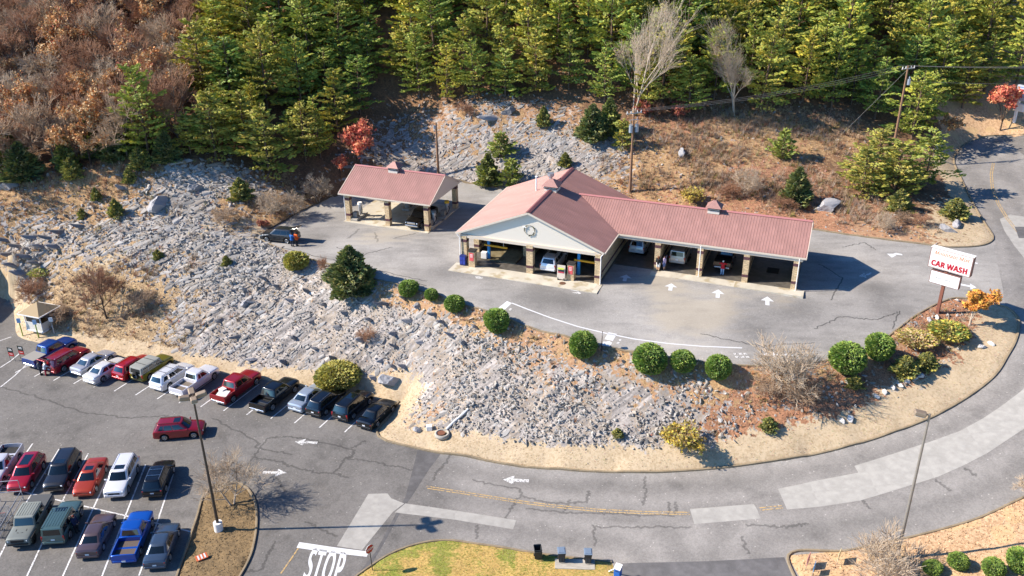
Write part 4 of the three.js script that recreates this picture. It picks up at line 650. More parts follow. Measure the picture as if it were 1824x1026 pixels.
scatter('bank_rubble', stones, stoneMat, 125000, [-64, 52, -105, -63], (x, z) => { const w = coverAt(x, z, CWT); return rnd() < Math.pow(w[0] + .5 * w[7] + .12 * w[6] + .08 * w[3] + .1 * w[4], 1.1) * (.25 + sstep(.3, .55, fbm(x * .4, z * .4 + 7, 3))) * (x < -6 ? .85 : 1); }, stonePlace(.055, 2.9, 2.9));
reseed(4002);
scatter('cut_rubble', stones, stoneMat, 26000, [-34, 62, -137, -95], (x, z) => { const w = coverAt(x, z, CWT); return rnd() < w[0] + .5 * w[7] + .22 * w[3] + .06 * w[6] + .06 * w[4]; }, stonePlace(.1, 3.0, 2.6));
reseed(4003);
scatter('slope_rubble', stones, stoneMat, 16000, [-75, -28, -118, -92], (x, z) => { const w = coverAt(x, z, CWT); return rnd() < w[0] + .12 * w[6]; }, stonePlace(.11, 3.2, 2.1));
// plates of bedrock that overlap along the strike of the ledges
const plates = [31, 32, 33, 34].map((k) => stoneGeo(k * 71, .2).scale(1.35, 1, .75)), mB = new THREE.Matrix4();
const platePlace = (lo, hi) => (x, z) => {
  const n = slope(x, z), t = V(.85 + rr(-.4, .4), 0, -.52 + rr(-.4, .4)); t.addScaledVector(n, -t.dot(n)).normalize(); const nn = n.clone().applyAxisAngle(t, rr(-.15, .45)), b = new THREE.Vector3().crossVectors(t, nn), s = lo + (hi - lo) * Math.pow(rnd(), 2.2), g = rr(.2, .37), w = rnd() < .25 ? rr(.05, .1) : rr(.015, .045);
  mB.makeBasis(t, nn, b); upQ.setFromRotationMatrix(mB); return [new THREE.Matrix4().compose(V(x, top(x, z) + s * .02, z), upQ, V(s * rr(.7, 1.6), s * rr(.7, 1.5), s)), new THREE.Color().setRGB(g + w, g + w * .5, g - .004)];
};
reseed(4010);
scatter('bedrock_plates', plates, stoneMat, 13000, [-60, 12, -103, -66], (x, z) => { const w = coverAt(x, z, CWT); return rnd() < (w[0] + .5 * w[7]) * sstep(.25, .6, vnoise(x * .22 + 31, z * .22)) * (x > 0 ? .25 : 1) * (.35 + .9 * sstep(.35, .6, fbm(x * .45 + 3, z * .45, 3))); }, platePlace(.1, .5));
scatter('cut_plates', plates, stoneMat, 5000, [-34, 16, -132, -112], (x, z) => { const w = coverAt(x, z, CWT); return rnd() < (w[0] + .2 * w[3] + .1 * w[6]) * (.2 + sstep(.42, .62, fbm(x * .3, z * .3, 3))); }, platePlace(.16, .6));
scatter('ledge_plates', plates, stoneMat, 5000, [-75, -28, -116, -94], (x, z) => rnd() < coverAt(x, z, CWT)[0] * (.2 + sstep(.4, .62, fbm(x * .3, z * .3, 3))), platePlace(.2, .7));
// slabs and blocks that stand out one by one
const rockTones = [.2, .27, .33].map((v) => new THREE.MeshStandardMaterial({ color: new THREE.Color().setRGB(v, v * .99, v * 1.02), roughness: .95, flatShading: true, bumpMap: stoneBump, bumpScale: .05 }));
const slabGeos = [11, 12, 13, 14].map((s) => stoneGeo(s * 57, .26)), blockGeos = [21, 22, 23].map((s) => stoneGeo(s * 43, .7, 3, .16));
function rock(name, label, group, geo, tone, x, z, sx, sy, sz, ry, tilt = .3, roll = -.4, sink = .2) { const m = mesh(name, geo, rockTones[tone]); m.position.set(x, top(x, z) + sy * (.26 - sink), z); m.scale.set(sx, sy, sz); m.rotation.set(tilt, ry, roll, 'YXZ'); return tag(m, label, 'rock', group); }
reseed(512);
{
  const spots = [-31.77,-92.91, -29.38,-90.71, -28.7,-94.01, -26.42,-92.39, -24.74,-90.15, -23.3,-91.28, -21.75,-87.35, -20.68,-88.78, -18.98,-85.36, -18.25,-87.1, -16.31,-83.48, -15.57,-85.4, -14.76,-86.73, -13.51,-86.66, -12.64,-83.4, -11.97,-86.82, -10.58,-84.25, -9.52,-81.59, -8.37,-82.38, -7.2,-82.9, -6.25,-81.1, -26.41,-85.03, -24.8,-82.84, -23.4,-85.73, -21.24,-83.69, -19.23,-82.37, -29.92,-86.97, -32.27,-89.07, -33.75,-91.39, -16.05,-80.84, -13.68,-81.14, -12.39,-79.75, -10.91,-79.84, -14.72,-79.26, -35.46,-88.89, -29.57,-96.71, -24.71,-93.96, -23.82,-92.56, -5.33,-79.58, -3.91,-80.95, -8.15,-84.07, -12.52,-81.66, -10.04,-85.59, -18.16,-89.09, -28.1,-84.05];
  for (let k = 0; k < spots.length; k += 2) rock('rock_slab', 'tilted grey limestone slab jutting out of the rubble bank', 'limestone slabs in the rubble bank', slabGeos[k / 2 % 4], Math.floor(rnd() * 3), spots[k] + rr(-.4, .4), spots[k + 1] + rr(-.3, .3), rr(.55, 1.2), rr(.7, 1.2), rr(.35, .65), rr(.35, .75), rr(.1, .5), rr(-.7, -.2));
  const lo = [-59.94,-104.4, -61.89,-104.26, -63.24,-104.25, -58.13,-102.59, -59.47,-101.28, -57.57,-103.93, -56.45,-104.77, -61.1,-100.67, -54.17,-105.45, -64.28,-105.6, -56.38,-102.55, -58.02,-100.83, -60.13,-100.29];
  for (let k = 0; k < lo.length; k += 2) rock('ledge_slab', 'long dark slab of the stepped ledge at far left', 'slabs of the stepped ledge at far left', slabGeos[k / 2 % 4], Math.floor(rnd() * 2), lo[k], lo[k + 1], rr(1.1, 2), rr(.9, 1.6), rr(.5, .8), rr(.5, .9), .3, -.5);
}
rock('boulder', 'large grey boulder with a steep shadowed face on the upper left slope', null, blockGeos[0], 2, -44.74,-107.83, 2.1, 1.6, 1.6, .5, .2, -.25);
rock('boulder', 'broken grey block right of the large boulder, upper left slope', null, blockGeos[1], 1, -40.78,-110.62, 1.2, 1.1, .8, .8);
rock('boulder', 'narrow leaning stone left of the large boulder, upper left slope', null, slabGeos[1], 2, -50.3,-110.46, 1.5, 1.6, .5, .9, .2, -.6);
rock('boulder', 'pale boulder at the foot of the bank right of the olive shrub', null, blockGeos[1], 2, -12.49,-78.65, 1.35, 1.2, 1, .4);
rock('boulder', 'broad ragged rock beside the large pine right of the wing', null, blockGeos[2], 2, 40.09,-107.31, 2.2, 1.6, 1.4, .1, .2, .1);
rock('boulder', 'pale rock high in the dry weeds behind the wing', null, blockGeos[0], 2, 23.92,-120.58, 1.5, 1.1, 1, .7);
rock('boulder', 'dark rounded rock at the forest edge above the cut', null, blockGeos[2], 0, -0.27,-130.1, 1.1, 1.3, .8, .3);
rock('boulder', 'flat pale ledge below the forest edge above the cut', null, slabGeos[2], 2, -2.75,-129.26, 2.2, 1.8, .8, .3, .3, -.2);
rock('boulder', 'grey outcrop in the straw grass near the road corner', null, blockGeos[1], 1, 53.28,-101.17, 1.2, 1, .8, -.5);
rock('boulder', 'pale jagged outcrop top beside the road corner shrub', null, blockGeos[0], 2, 55.04,-102.81, 1.4, .8, 1, .3);
rock('boulder', 'white boulder on the rubble left of the white car row', null, blockGeos[0], 2, -30.05,-90.82, .9, .7, .6, .3);
rock('boulder', 'grey rock half sunk in shadow at the far left forest edge', null, blockGeos[2], 1, -65.65,-111.63, 1.6, 1.3, 1, .2);
reseed(88); { const wp = [34.32,-70.34, 35.27,-70.85, 36.05,-71.13, 36.82,-71.53, 37.65,-71.95, 38.4,-72.24, 33.42,-69.97, 29.63,-67.45, 30.45,-67.65, 46.81,-76.42, 45.83,-76.05, 42.14,-80.03, 43.05,-80.44]; for (let k = 0; k < wp.length; k += 2) { const m = rock('edging_stone', 'small white stone edging the straw verge below the island', 'white edging stones along the straw verge', blockGeos[k / 2 % 3], 2, wp[k], wp[k + 1], rr(.3, .55), rr(.3, .5), rr(.25, .45), rr(0, 3)); m.material = stoneWhite(); } }
function stoneWhite() { return stoneWhite.m ||= new THREE.MeshStandardMaterial({ color: 0xc9c6c2, roughness: .9, flatShading: true }); }

// ================= grass, weeds and fallen leaves (nobody could count them)
function tuftGeo(n, h, lean, w, s) { reseed(s); const q = []; for (let k = 0; k < n; k++) { const a = rnd() * 6.283, l = h * rr(.6, 1), ox = rr(-.12, .12), oz = rr(-.12, .12), dx = Math.cos(a) * l * lean * rr(.3, 1.2), dz = Math.sin(a) * l * lean * rr(.3, 1.2), px = -Math.sin(a) * w, pz = Math.cos(a) * w; q.push([[ox - px, 0, oz - pz], [ox + px, 0, oz + pz], [ox + dx, l, oz + dz]]); } return quadGeo(q); }
const grassMat = new THREE.MeshStandardMaterial({ color: 0xffffff, roughness: 1, side: THREE.DoubleSide });
const tufts = [tuftGeo(9, .2, .9, .02, 3), tuftGeo(8, .26, .7, .02, 4)], weeds = [tuftGeo(11, .6, .5, .025, 5), tuftGeo(9, .8, .45, .022, 6)];
const yawed = (x, z, s, y = s) => new THREE.Matrix4().compose(V(x, top(x, z) - .02, z), upQ.setFromEuler(eul.set(0, rnd() * 6.28, 0)), V(s, y, s));
reseed(601);
scatter('straw_grass', tufts, grassMat, 60000, [-62, 66, -104, -62], (x, z) => rnd() < coverAt(x, z, CWT)[1] * .9, (x, z) => [yawed(x, z, rr(.4, .8), rr(.25, .6)), new THREE.Color().setRGB(rr(.44, .64), rr(.36, .52), rr(.24, .35))]);
scatter('dry_weeds', weeds, grassMat, 52000, [-72, 64, -134, -64], (x, z) => { const w = coverAt(x, z, CWT); return rnd() < w[6] * .55 + w[3] * .16 + w[4] * .1 + w[2] * .1 + w[0] * .03; }, (x, z) => { const t = rnd(); return [yawed(x, z, rr(.5, 1.15), rr(.4, 1)), t < .7 ? new THREE.Color().setRGB(rr(.38, .56), rr(.25, .38), rr(.13, .22)) : new THREE.Color().setRGB(rr(.3, .42), rr(.15, .22), rr(.08, .12))]; });
const brush = [tuftGeo(16, 1.0, .55, .022, 15), tuftGeo(14, 1.3, .6, .02, 16), tuftGeo(18, .8, .8, .024, 17)];
const brushTone = () => { const t = rnd(), b = rr(.75, 1.2); return t < .45 ? new THREE.Color().setRGB(.42 * b, .3 * b, .19 * b) : t < .75 ? new THREE.Color().setRGB(.36 * b, .29 * b, .23 * b) : t < .9 ? new THREE.Color().setRGB(.4 * b, .2 * b, .11 * b) : new THREE.Color().setRGB(.22 * b, .2 * b, .06 * b); };
scatter('slope_brush', brush, grassMat, 16000, [12, 64, -134, -97], (x, z) => { const w = coverAt(x, z, CWT); return rnd() < (w[6] + w[4] + .4 * w[3]) * sstep(.3, .62, fbm(x * .35, z * .35, 3)) * clamp((Math.min(field(dRoad, x, z), field(dLot, x, z)) - 1.5) / 3); }, (x, z) => [yawed(x, z, rr(.6, 1.3), rr(.4, 1)), brushTone()]);
scatter('leaf_bank_brush', brush, grassMat, 7000, [-70, -30, -116, -86], (x, z) => { const w = coverAt(x, z, CWT); return rnd() < (.7 * w[2] + .7 * w[6] + .06 * w[0]) * sstep(.42, .66, fbm(x * .35 + 5, z * .35, 3)); }, (x, z) => [yawed(x, z, rr(.6, 1.3), rr(.4, 1)), brushTone()]);
scatter('bank_brush', brush, grassMat, 9000, [-6, 50, -86, -64], (x, z) => { const w = coverAt(x, z, CWT); return rnd() < (.6 * w[4] + .5 * w[6] + .35 * w[3]) * sstep(.42, .62, fbm(x * .4 + 15, z * .4, 3)); }, (x, z) => [yawed(x, z, rr(.4, .9), rr(.25, .6)), brushTone()]);
const leafGeo = quadGeo([[[-.07, .01, 0], [0, .05, -.05], [.07, .02, 0], [0, 0, .05]]]);
const fall = [leafGeo, leafGeo.clone().rotateX(.7).scale(1.3, 1, 1.1)];
scatter('fallen_leaves', fall, grassMat, 60000, [-64, 56, -100, -63], (x, z) => { const w = coverAt(x, z, CWT); return rnd() < w[2] * .9 + w[4] * .9 + w[3] * .15 + w[6] * .15; }, (x, z) => { const w = coverAt(x, z, CWT), red = w[4] > w[2], b = rr(.7, 1.25); return [yawed(x, z, rr(.7, 1.7)), red ? new THREE.Color().setRGB(.36 * b, .17 * b, .09 * b) : new THREE.Color().setRGB(.42 * b, .3 * b, .17 * b)]; });
scatter('lawn_grass', tufts, grassMat, 26000, [-13, 9, -56.6, -48], (x, z) => !inPave(x, z), (x, z) => { const g = fbm(x * .275 * 2, z * .275 * 2, 3) > .5 || rnd() < .3; return [yawed(x, z, rr(.25, .6), rr(.15, .4)), g ? new THREE.Color().setRGB(rr(.2, .32), rr(.26, .36), rr(.04, .09)) : new THREE.Color().setRGB(rr(.44, .6), rr(.34, .44), rr(.13, .2))]; });
scatter('verge_leaves', fall, grassMat, 26000, [19, 62, -60, -44], (x, z) => !inPave(x, z), (x, z) => { const b = rr(.6, 1.3); return [yawed(x, z, rr(.6, 1.5)), new THREE.Color().setRGB(.5 * b, .34 * b, .21 * b)]; });
scatter('mulch', fall, grassMat, 6000, [-27, -21, -64, -48], (x, z) => inside(x, z, PLANTER), (x, z) => { const b = rr(.5, 1.5); return [yawed(x, z, rr(.5, 1.1)), new THREE.Color().setRGB(.2 * b, .15 * b, .09 * b)]; });

// ================= trees and shrubs: trunk and crown are parts; kinds are built once and cloned
const leafMat = () => new THREE.MeshPhysicalMaterial({ color: 0xffffff, vertexColors: true, roughness: .85, side: THREE.DoubleSide, transmission: .28, thickness: 0 });
const barkMat = std(0x6b5748, .95), greyBark = std(0x8d8074, .95), paleBark = std(0xb5a591, .95), darkBark = std(0x4a3c32, .95), twigMat = std(0xa89078, .95), twigPale = std(0xbcaa94, .95), twigRed = std(0xa37c62, .95);
class Leafage {   // many small faces with their own colour
  constructor() { this.p = []; this.c = []; }
  quad(c, u, v, col) { const a = [c.x - u.x - v.x * .2, c.y - u.y - v.y * .2, c.z - u.z - v.z * .2], b = [c.x + v.x, c.y + v.y, c.z + v.z], d = [c.x + u.x - v.x * .2, c.y + u.y - v.y * .2, c.z + u.z - v.z * .2], e = [c.x - v.x, c.y - v.y, c.z - v.z]; this.p.push(...a, ...e, ...d, ...a, ...d, ...b); for (let k = 0; k < 6; k++) this.c.push(...col); }
  build() { const g0 = new THREE.BufferGeometry(); g0.setAttribute('position', new THREE.Float32BufferAttribute(this.p, 3)); g0.setAttribute('color', new THREE.Float32BufferAttribute(this.c, 3)); g0.computeVertexNormals(); return g0; }
}
const any = () => V(rr(-1, 1), rr(-1, 1), rr(-1, 1)).normalize();
const tint = (c, a) => { const b = rr(1 - a, 1 + a), w = rr(-.12, .12); return [c[0] * b * (1 + w), c[1] * b, c[2] * b * (1 - w)]; };
// pine: whorls of near-level limbs that carry flat sprays of needles
function pine(s, h, r, cols, bare = .14, dens = 1, spray = .34) {
  reseed(s); const L = new Leafage(), limbs = []; const lean = V(rr(-.04, .04) * h, 0, rr(-.04, .04) * h);
  const ax = (t) => V(lean.x * t * t, t * h, lean.z * t * t);
  for (let k = 0; k < 7; k++) limbs.push(bar(ax(k / 7), ax((k + 1) / 7), h * .016 * (1 - k / 7.6) + .02, h * .016 * (1 - (k + 1) / 7.6) + .015, 6));
  const nw = Math.round(Math.max(h * 1.35, 14));
  for (let w = 0; w < nw; w++) {
    const t = mix(bare, .97, Math.pow((w + rr(0, .6)) / nw, .92)), y0 = ax(Math.min(t, 1)), reach = r * Math.pow(1 - Math.pow(t, 1.7), .85) * (t < bare + .12 ? .72 : 1) + .25, nb = 4 + Math.floor(rnd() * 3), a0 = rnd() * 6.28;
    for (let b = 0; b < nb; b++) {
      const a = a0 + b / nb * 6.28 + rr(-.5, .5), len = reach * rr(.45, 1.2) * (1 + .22 * Math.sin(a0 * 3 + w * 1.7)), rise = mix(-.1, .6, t) + rr(-.2, .22), tip = y0.clone().add(V(Math.cos(a) * len, len * rise, Math.sin(a) * len)); if (rnd() < .1) continue;
      if (len > .7) limbs.push(bar(y0, tip, .035, .012, 3));
      const ns = Math.max(3, Math.round(len * 7.5 * dens)), base = cols[Math.floor(rnd() * cols.length)];
      for (let q = 0; q < ns; q++) {
        const u = Math.pow(rr(.05, 1), .48), sw = (rnd() - .5) * len * .85 * (1.15 - u * .45), c = y0.clone().lerp(tip, u).add(V(-Math.sin(a) * sw, rr(-.1, .16) - Math.abs(sw) * .1, Math.cos(a) * sw));
        const out = V(Math.cos(a) + rr(-.5, .5), rr(.0, .55), Math.sin(a) + rr(-.5, .5)).normalize(), n = any(), side = new THREE.Vector3().crossVectors(out, V(n.x * .5, 1, n.z * .5)).normalize(), z = spray * rr(.7, 1.35), cc = tint(base, .28);
        L.quad(c, side.multiplyScalar(z * .45), out.clone().multiplyScalar(z), cc); L.quad(c, new THREE.Vector3().crossVectors(out, side).normalize().multiplyScalar(z * .42), out.multiplyScalar(z * .9), tint(cc, .1));
      }
    }
  }
  return { trunk: join(limbs), crown: L.build() };
}
// cedar or clipped evergreen: leaf faces through an egg- or cone-shaped volume, denser outside
function evergreen(s, h, r, cols, n, shape, size = .16) {
  reseed(s); const L = new Leafage(), lob = []; for (let k = 0; k < 9; k++) lob.push([any(), rr(.08, .3)]);
  for (let k = 0; k < n; k++) {
    const t = Math.pow(rnd(), shape === 'cone' ? 1.35 : 1), a = rnd() * 6.283, dir = V(Math.cos(a), 0, Math.sin(a));
    let R = shape === 'cone' ? r * Math.pow(1 - t * t, .95) * Math.min(1, .6 + t * 5) * (1 + .22 * Math.sin(a * 3 + t * 9 + s) + .16 * Math.sin(a * 5 - t * 17)) * (.86 + .14 * Math.sin(t * 26)) : r * Math.sqrt(Math.max(0, 1 - (2 * t - 1) ** 2)) ** (shape === 'ball' ? .9 : 1);
    const d3 = V(dir.x, (t - .5) * 2, dir.z).normalize(); let bump = 1; for (const [v, q] of lob) bump += q * Math.max(0, d3.dot(v) - .45) * (shape === 'ball' ? .9 : 1);
    R *= bump * Math.pow(rnd(), shape === 'ball' ? .16 : .3); const c = V(dir.x * R, t * h, dir.z * R), out = V(dir.x + rr(-.6, .6), rr(-.1, 1), dir.z + rr(-.6, .6)).normalize(), sd = new THREE.Vector3().crossVectors(out, any()).normalize(), z = size * rr(.6, 1.4);
    L.quad(c, sd.multiplyScalar(z * .55), out.multiplyScalar(z), tint(cols[Math.floor(rnd() * cols.length)], .3));
  }
  const limbs = [bar(V(0, -.15, 0), V(0, h * .85, 0), .05 + r * .03, .015, 6)]; for (let k = 0; k < 14; k++) { const a = rnd() * 6.28, y = rr(.1, .75) * h, l = r * .75 * (shape === 'cone' ? 1 - y / h : .8); limbs.push(bar(V(0, y, 0), V(Math.cos(a) * l, y + l * .4, Math.sin(a) * l), .025, .01, 3)); }
  return { trunk: join(limbs), crown: L.build() };
}
// broadleaf skeleton: limbs that fork and fork again, ending in fine twigs; leaves optional
function broadleaf(s, h, spread, o = {}) {
  reseed(s); const wood = [], twig = [], L = new Leafage(), { levels = 4, leaves = 0, cols, size = .14, stems = 1, twigs = 3, up = .35, fork = 3, r0 = h * .016, tw = .012 } = o; let nl = 0;
  const ends = [];
  const grow = (p, d, len, r, lv) => {
    const q = p.clone().addScaledVector(d, len); wood.push(bar(p, q, r, r * .68, lv > 2 ? 5 : 3));
    if (lv === 0) { ends.push([q, d, len]); for (let k = 0; k < twigs; k++) { const e = d.clone().addScaledVector(any(), .75).normalize(); twig.push(bar(p.clone().lerp(q, rr(.3, 1)), q.clone().addScaledVector(e, len * rr(.5, 1.1)), Math.max(tw, r * .5), tw * .55, 3)); } return; }
    const n = lv === levels ? fork + 1 : fork - (rnd() < .35 ? 1 : 0);
    for (let k = 0; k < n; k++) { const e = any(); e.y = e.y * .6 + up; const dir = d.clone().multiplyScalar(k === 0 ? 1.1 : .62).addScaledVector(e.normalize(), spread * (k === 0 ? .3 : 1)).normalize(); grow(p.clone().lerp(q, k === 0 ? 1 : rr(.45, 1)), dir, len * rr(.6, .85), r * (k === 0 ? .68 : .5), lv - 1); }
  };
  for (let k = 0; k < stems; k++) { const a = rnd() * 6.28, t = stems > 1 ? rr(.15, .5) : .04; grow(V(Math.cos(a) * .1 * (stems - 1), -.1, Math.sin(a) * .1 * (stems - 1)), V(Math.cos(a) * t, 1, Math.sin(a) * t).normalize(), h * rr(.26, .34), r0 * (stems > 1 ? .6 : 1), levels); }
  if (leaves) for (let k = 0; k < leaves; k++) { const [q, d, len] = ends[Math.floor(rnd() * ends.length)], c = q.clone().addScaledVector(any(), len * rr(.1, .9)), u = any(), v = new THREE.Vector3().crossVectors(u, any()).normalize(), z = size * rr(.6, 1.4); L.quad(c, u.multiplyScalar(z * .6), v.multiplyScalar(z), tint(cols[Math.floor(rnd() * cols.length)], .3)); }
  return { trunk: join(wood), twigs: join(twig), crown: leaves ? L.build() : null };
}
const PINE = [[.29, .285, .045], [.34, .32, .05], [.25, .26, .045], [.35, .31, .06]], PINE2 = [[.23, .275, .05], [.29, .31, .055], [.2, .24, .045]], CEDAR = [[.1, .14, .035], [.14, .165, .04], [.085, .12, .035], [.17, .17, .045]], BOX = [[.16, .25, .04], [.11, .19, .03], [.22, .3, .05]], OLIVE = [[.33, .3, .06], [.26, .25, .06], [.38, .34, .075]], GOLD = [[.52, .4, .05], [.4, .3, .05], [.28, .2, .05], [.36, .33, .07]], RED = [[.34, .07, .05], [.42, .13, .07], [.26, .05, .05], [.45, .2, .1]], RUST = [[.42, .2, .07], [.34, .14, .055], [.48, .27, .11]], TAN = [[.46, .32, .18], [.38, .24, .13], [.52, .4, .24]], AMBER = [[.5, .25, .04], [.4, .16, .03], [.56, .34, .06]];
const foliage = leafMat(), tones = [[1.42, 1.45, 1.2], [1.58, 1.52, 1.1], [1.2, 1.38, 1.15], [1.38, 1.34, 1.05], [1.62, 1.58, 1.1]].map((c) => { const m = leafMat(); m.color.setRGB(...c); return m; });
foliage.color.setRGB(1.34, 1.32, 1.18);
function kindOf(parts, bark, twigM = bark) { return { ...parts, bark, twigM }; }
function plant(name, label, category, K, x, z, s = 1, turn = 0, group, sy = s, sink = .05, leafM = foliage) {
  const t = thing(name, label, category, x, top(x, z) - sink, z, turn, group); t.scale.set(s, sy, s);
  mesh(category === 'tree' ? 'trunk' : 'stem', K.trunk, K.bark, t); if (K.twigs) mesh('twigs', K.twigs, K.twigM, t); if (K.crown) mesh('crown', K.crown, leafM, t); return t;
}
const pines = [pine(101, 12.5, 4.3, PINE, .12, 1.2, .32), pine(202, 14, 4.8, PINE, .14, 1.2, .33), pine(303, 11.5, 4.2, PINE2, .1, 1.2, .32), pine(404, 9, 3.6, PINE, .04, 1.5, .29), pine(505, 13.5, 4.4, PINE2.concat(PINE), .12, 1.2, .32)].map((p) => kindOf(p, barkMat));
const youngPine = [pine(606, 4.2, 1.7, PINE2, .05, 1.5, .26), pine(707, 6.5, 2.6, PINE, .04, 1.2, .3)].map((p) => kindOf(p, barkMat));
const cedars = [evergreen(11, 4.5, 1.7, CEDAR, 2800, 'cone', .28), evergreen(12, 5.2, 1.6, CEDAR.concat(PINE2), 2800, 'cone', .3), evergreen(13, 2.8, 1.3, CEDAR.concat(OLIVE), 1600, 'cone', .22)].map((p) => kindOf(p, darkBark));
const bares = [broadleaf(21, 9, .8, { levels: 4, fork: 4, twigs: 6, tw: .028 }), broadleaf(22, 10, .7, { levels: 4, fork: 4, twigs: 6, tw: .028 }), broadleaf(23, 8, .9, { levels: 4, fork: 4, twigs: 6, tw: .028, stems: 2 })];
const bareKinds = [kindOf(bares[0], greyBark, twigMat), kindOf(bares[1], greyBark, twigRed), kindOf(bares[2], paleBark, twigPale), kindOf(bares[0], darkBark, twigRed)];
const rusty = [broadleaf(31, 9, .8, { levels: 4, fork: 3, leaves: 3400, cols: RUST.concat(TAN), size: .18 }), broadleaf(32, 8, .9, { levels: 4, fork: 3, leaves: 1300, cols: TAN.concat(RUST), size: .17 }), broadleaf(33, 9, .8, { levels: 4, fork: 3, leaves: 2800, cols: RUST.concat(TAN, [[.4, .14, .08]]), size: .17 })].map((p) => kindOf(p, darkBark, twigRed));
const bareShrubs = [broadleaf(41, 3, 1, { levels: 3, fork: 4, stems: 6, twigs: 4, r0: .05 }), broadleaf(42, 2.4, 1, { levels: 3, fork: 4, stems: 5, twigs: 4, r0: .04 })];
const shrubKinds = [kindOf(bareShrubs[0], twigPale, twigPale), kindOf(bareShrubs[1], twigMat, twigMat), kindOf(bareShrubs[1], twigRed, twigRed)];
console.log('pine tris', pines.map((p) => p.crown.attributes.position.count / 3 + p.trunk.attributes.position.count / 3), 'bare', bares.map((b) => (b.trunk.attributes.position.count + b.twigs.attributes.position.count) / 3), rusty.map((b) => (b.trunk.attributes.position.count + b.twigs.attributes.position.count + b.crown.attributes.position.count) / 3));
// ---- the wood behind, filled tree by tree
reseed(7001);
{
  const placed = [];
  const free = (x, z, d) => placed.every(([a, b]) => (a - x) ** 2 + (b - z) ** 2 > d * d);
  const edgeZ = (x) => { let z = -150; for (const k of ['forest_left', 'cut_top']) { const P = BREAK[k]; for (let i = 0; i + 1 < P.length; i++) { const a = P[i], b = P[i + 1]; if (x >= Math.min(a[0], b[0]) && x <= Math.max(a[0], b[0])) z = mix(a[2], b[2], (x - a[0]) / (b[0] - a[0] || 1)); } } return x < -66 ? -111 : x > 54 ? (x > 66 ? -136 : -119) : z; };
  let np = 0, nb = 0;
  for (let k = 0; k < 9000 && np + nb < 520; k++) {
    const x = rr(-92, 92), z = rr(-184, -108), e = edgeZ(x); if (z > e - 1.2 || Math.abs(x) > 24 - z * .42) continue; if (x > 46 && (inside(x, z, ASPHALT) || nearest(x, z, roadSegs)[0] < 3.2)) continue; if (x > 73 && x < 84 && z > -143) continue; if (Math.hypot(x - 54.8, z + 122) < 8) continue;
    const u = x + 47 - (z + 127) * .2 + 8 * (fbm(x * .06, z * .06, 2) - .5), leafy = (u < 0 || x < -49) && z < e - (x < -44 ? 1.5 + 3 * rnd() * rnd() : 8); if (x < -49 && !leafy) continue;
    if (leafy) { if (!free(x, z, 2.6)) continue; placed.push([x, z]); nb++; const t = rnd();
      const where = (z > -128 ? 'low on' : z > -145 ? 'midway up' : 'high on') + ' the wooded slope ' + (x < -66 ? 'at the far left' : x < -54 ? 'at left' : 'by the pines'), kb = Math.floor(rnd() * 4), sb = rr(.75, 1.15); if (t < .74) plant('bare_tree', (sb > .95 ? 'large ' : 'small ') + ['grey brown', 'reddish', 'pale', 'dark stemmed'][kb] + ' leafless tree ' + where, 'tree', bareKinds[kb], x, z, sb, rr(0, 6.28), 'leafless trees ' + where);
      else if (t < 1) plant('autumn_tree', (sb > .95 ? 'large ' : 'small ') + ['rust orange', 'tan brown', 'dull red'][kb % 3] + ' leafed tree ' + where, 'tree', rusty[kb % 3], x, z, sb, rr(0, 6.28), 'autumn trees ' + where);
      else plant('pine_tree', 'lone green pine among leafless trees ' + where, 'tree', pines[Math.floor(rnd() * 5)], x, z, rr(.6, .9), rr(0, 6.28), 'lone pines among the leafless trees');
    } else { if (!free(x, z, z > e - 9 ? 3.9 : 4.0)) continue; placed.push([x, z]); np++; const s = rr(.72, 1.12) * (z > e - 4 ? .85 : 1) * (x > -46 && x < -23 && z > -126 ? .62 : 1);
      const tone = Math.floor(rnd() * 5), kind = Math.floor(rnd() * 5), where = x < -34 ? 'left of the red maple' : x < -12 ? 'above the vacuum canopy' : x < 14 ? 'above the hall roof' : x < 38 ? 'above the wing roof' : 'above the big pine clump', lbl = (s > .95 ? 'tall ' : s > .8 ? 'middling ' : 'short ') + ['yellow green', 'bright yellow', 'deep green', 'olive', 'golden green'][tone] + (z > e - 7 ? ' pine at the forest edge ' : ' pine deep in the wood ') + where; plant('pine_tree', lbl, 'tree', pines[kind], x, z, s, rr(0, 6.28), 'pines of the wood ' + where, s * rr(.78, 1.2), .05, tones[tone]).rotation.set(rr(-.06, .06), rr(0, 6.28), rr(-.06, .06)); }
  }
  console.log('wood', np, nb);
}
// ---- single trees and shrubs one can point to
const P1 = (K, name, label, cat, x, z, s, sy, turn = rnd() * 6.28, group) => plant(name, label, cat, K, x, z, s, turn, group, sy ?? s);
reseed(8100);
const tallBare = kindOf(broadleaf(58, 15, .5, { levels: 4, fork: 4, twigs: 3, tw: .017, up: .7, stems: 2, r0: .26 }), paleBark, twigPale);
P1(tallBare, 'bare_tree', 'tall pale leafless tree before the pines behind the utility pole', 'tree', 18.05,-129.15, 1, 1.05);
P1(tallBare, 'bare_tree', 'pale leafless tree before the pines, right of centre', 'tree', 32.95,-129.51, .85, .85);
const maple = kindOf(broadleaf(51, 6, .55, { levels: 4, fork: 3, leaves: 2600, cols: [[.5, .13, .09], [.58, .2, .12], [.42, .09, .07], [.6, .28, .14]], size: .16, up: .6 }), darkBark, twigRed);
P1(maple, 'red_maple', 'bright red maple rising behind the left end of the canopy', 'tree', -21.48,-121.56, 1.35, 1.5);
P1(maple, 'red_maple', 'smaller dull red maple left of the bright one by the canopy', 'tree', -23.81,-120.07, .62, .6);
P1(maple, 'red_maple', 'scarlet tree beside the road at the far upper right', 'tree', 75.72,-135.05, 1.4, 1.35);
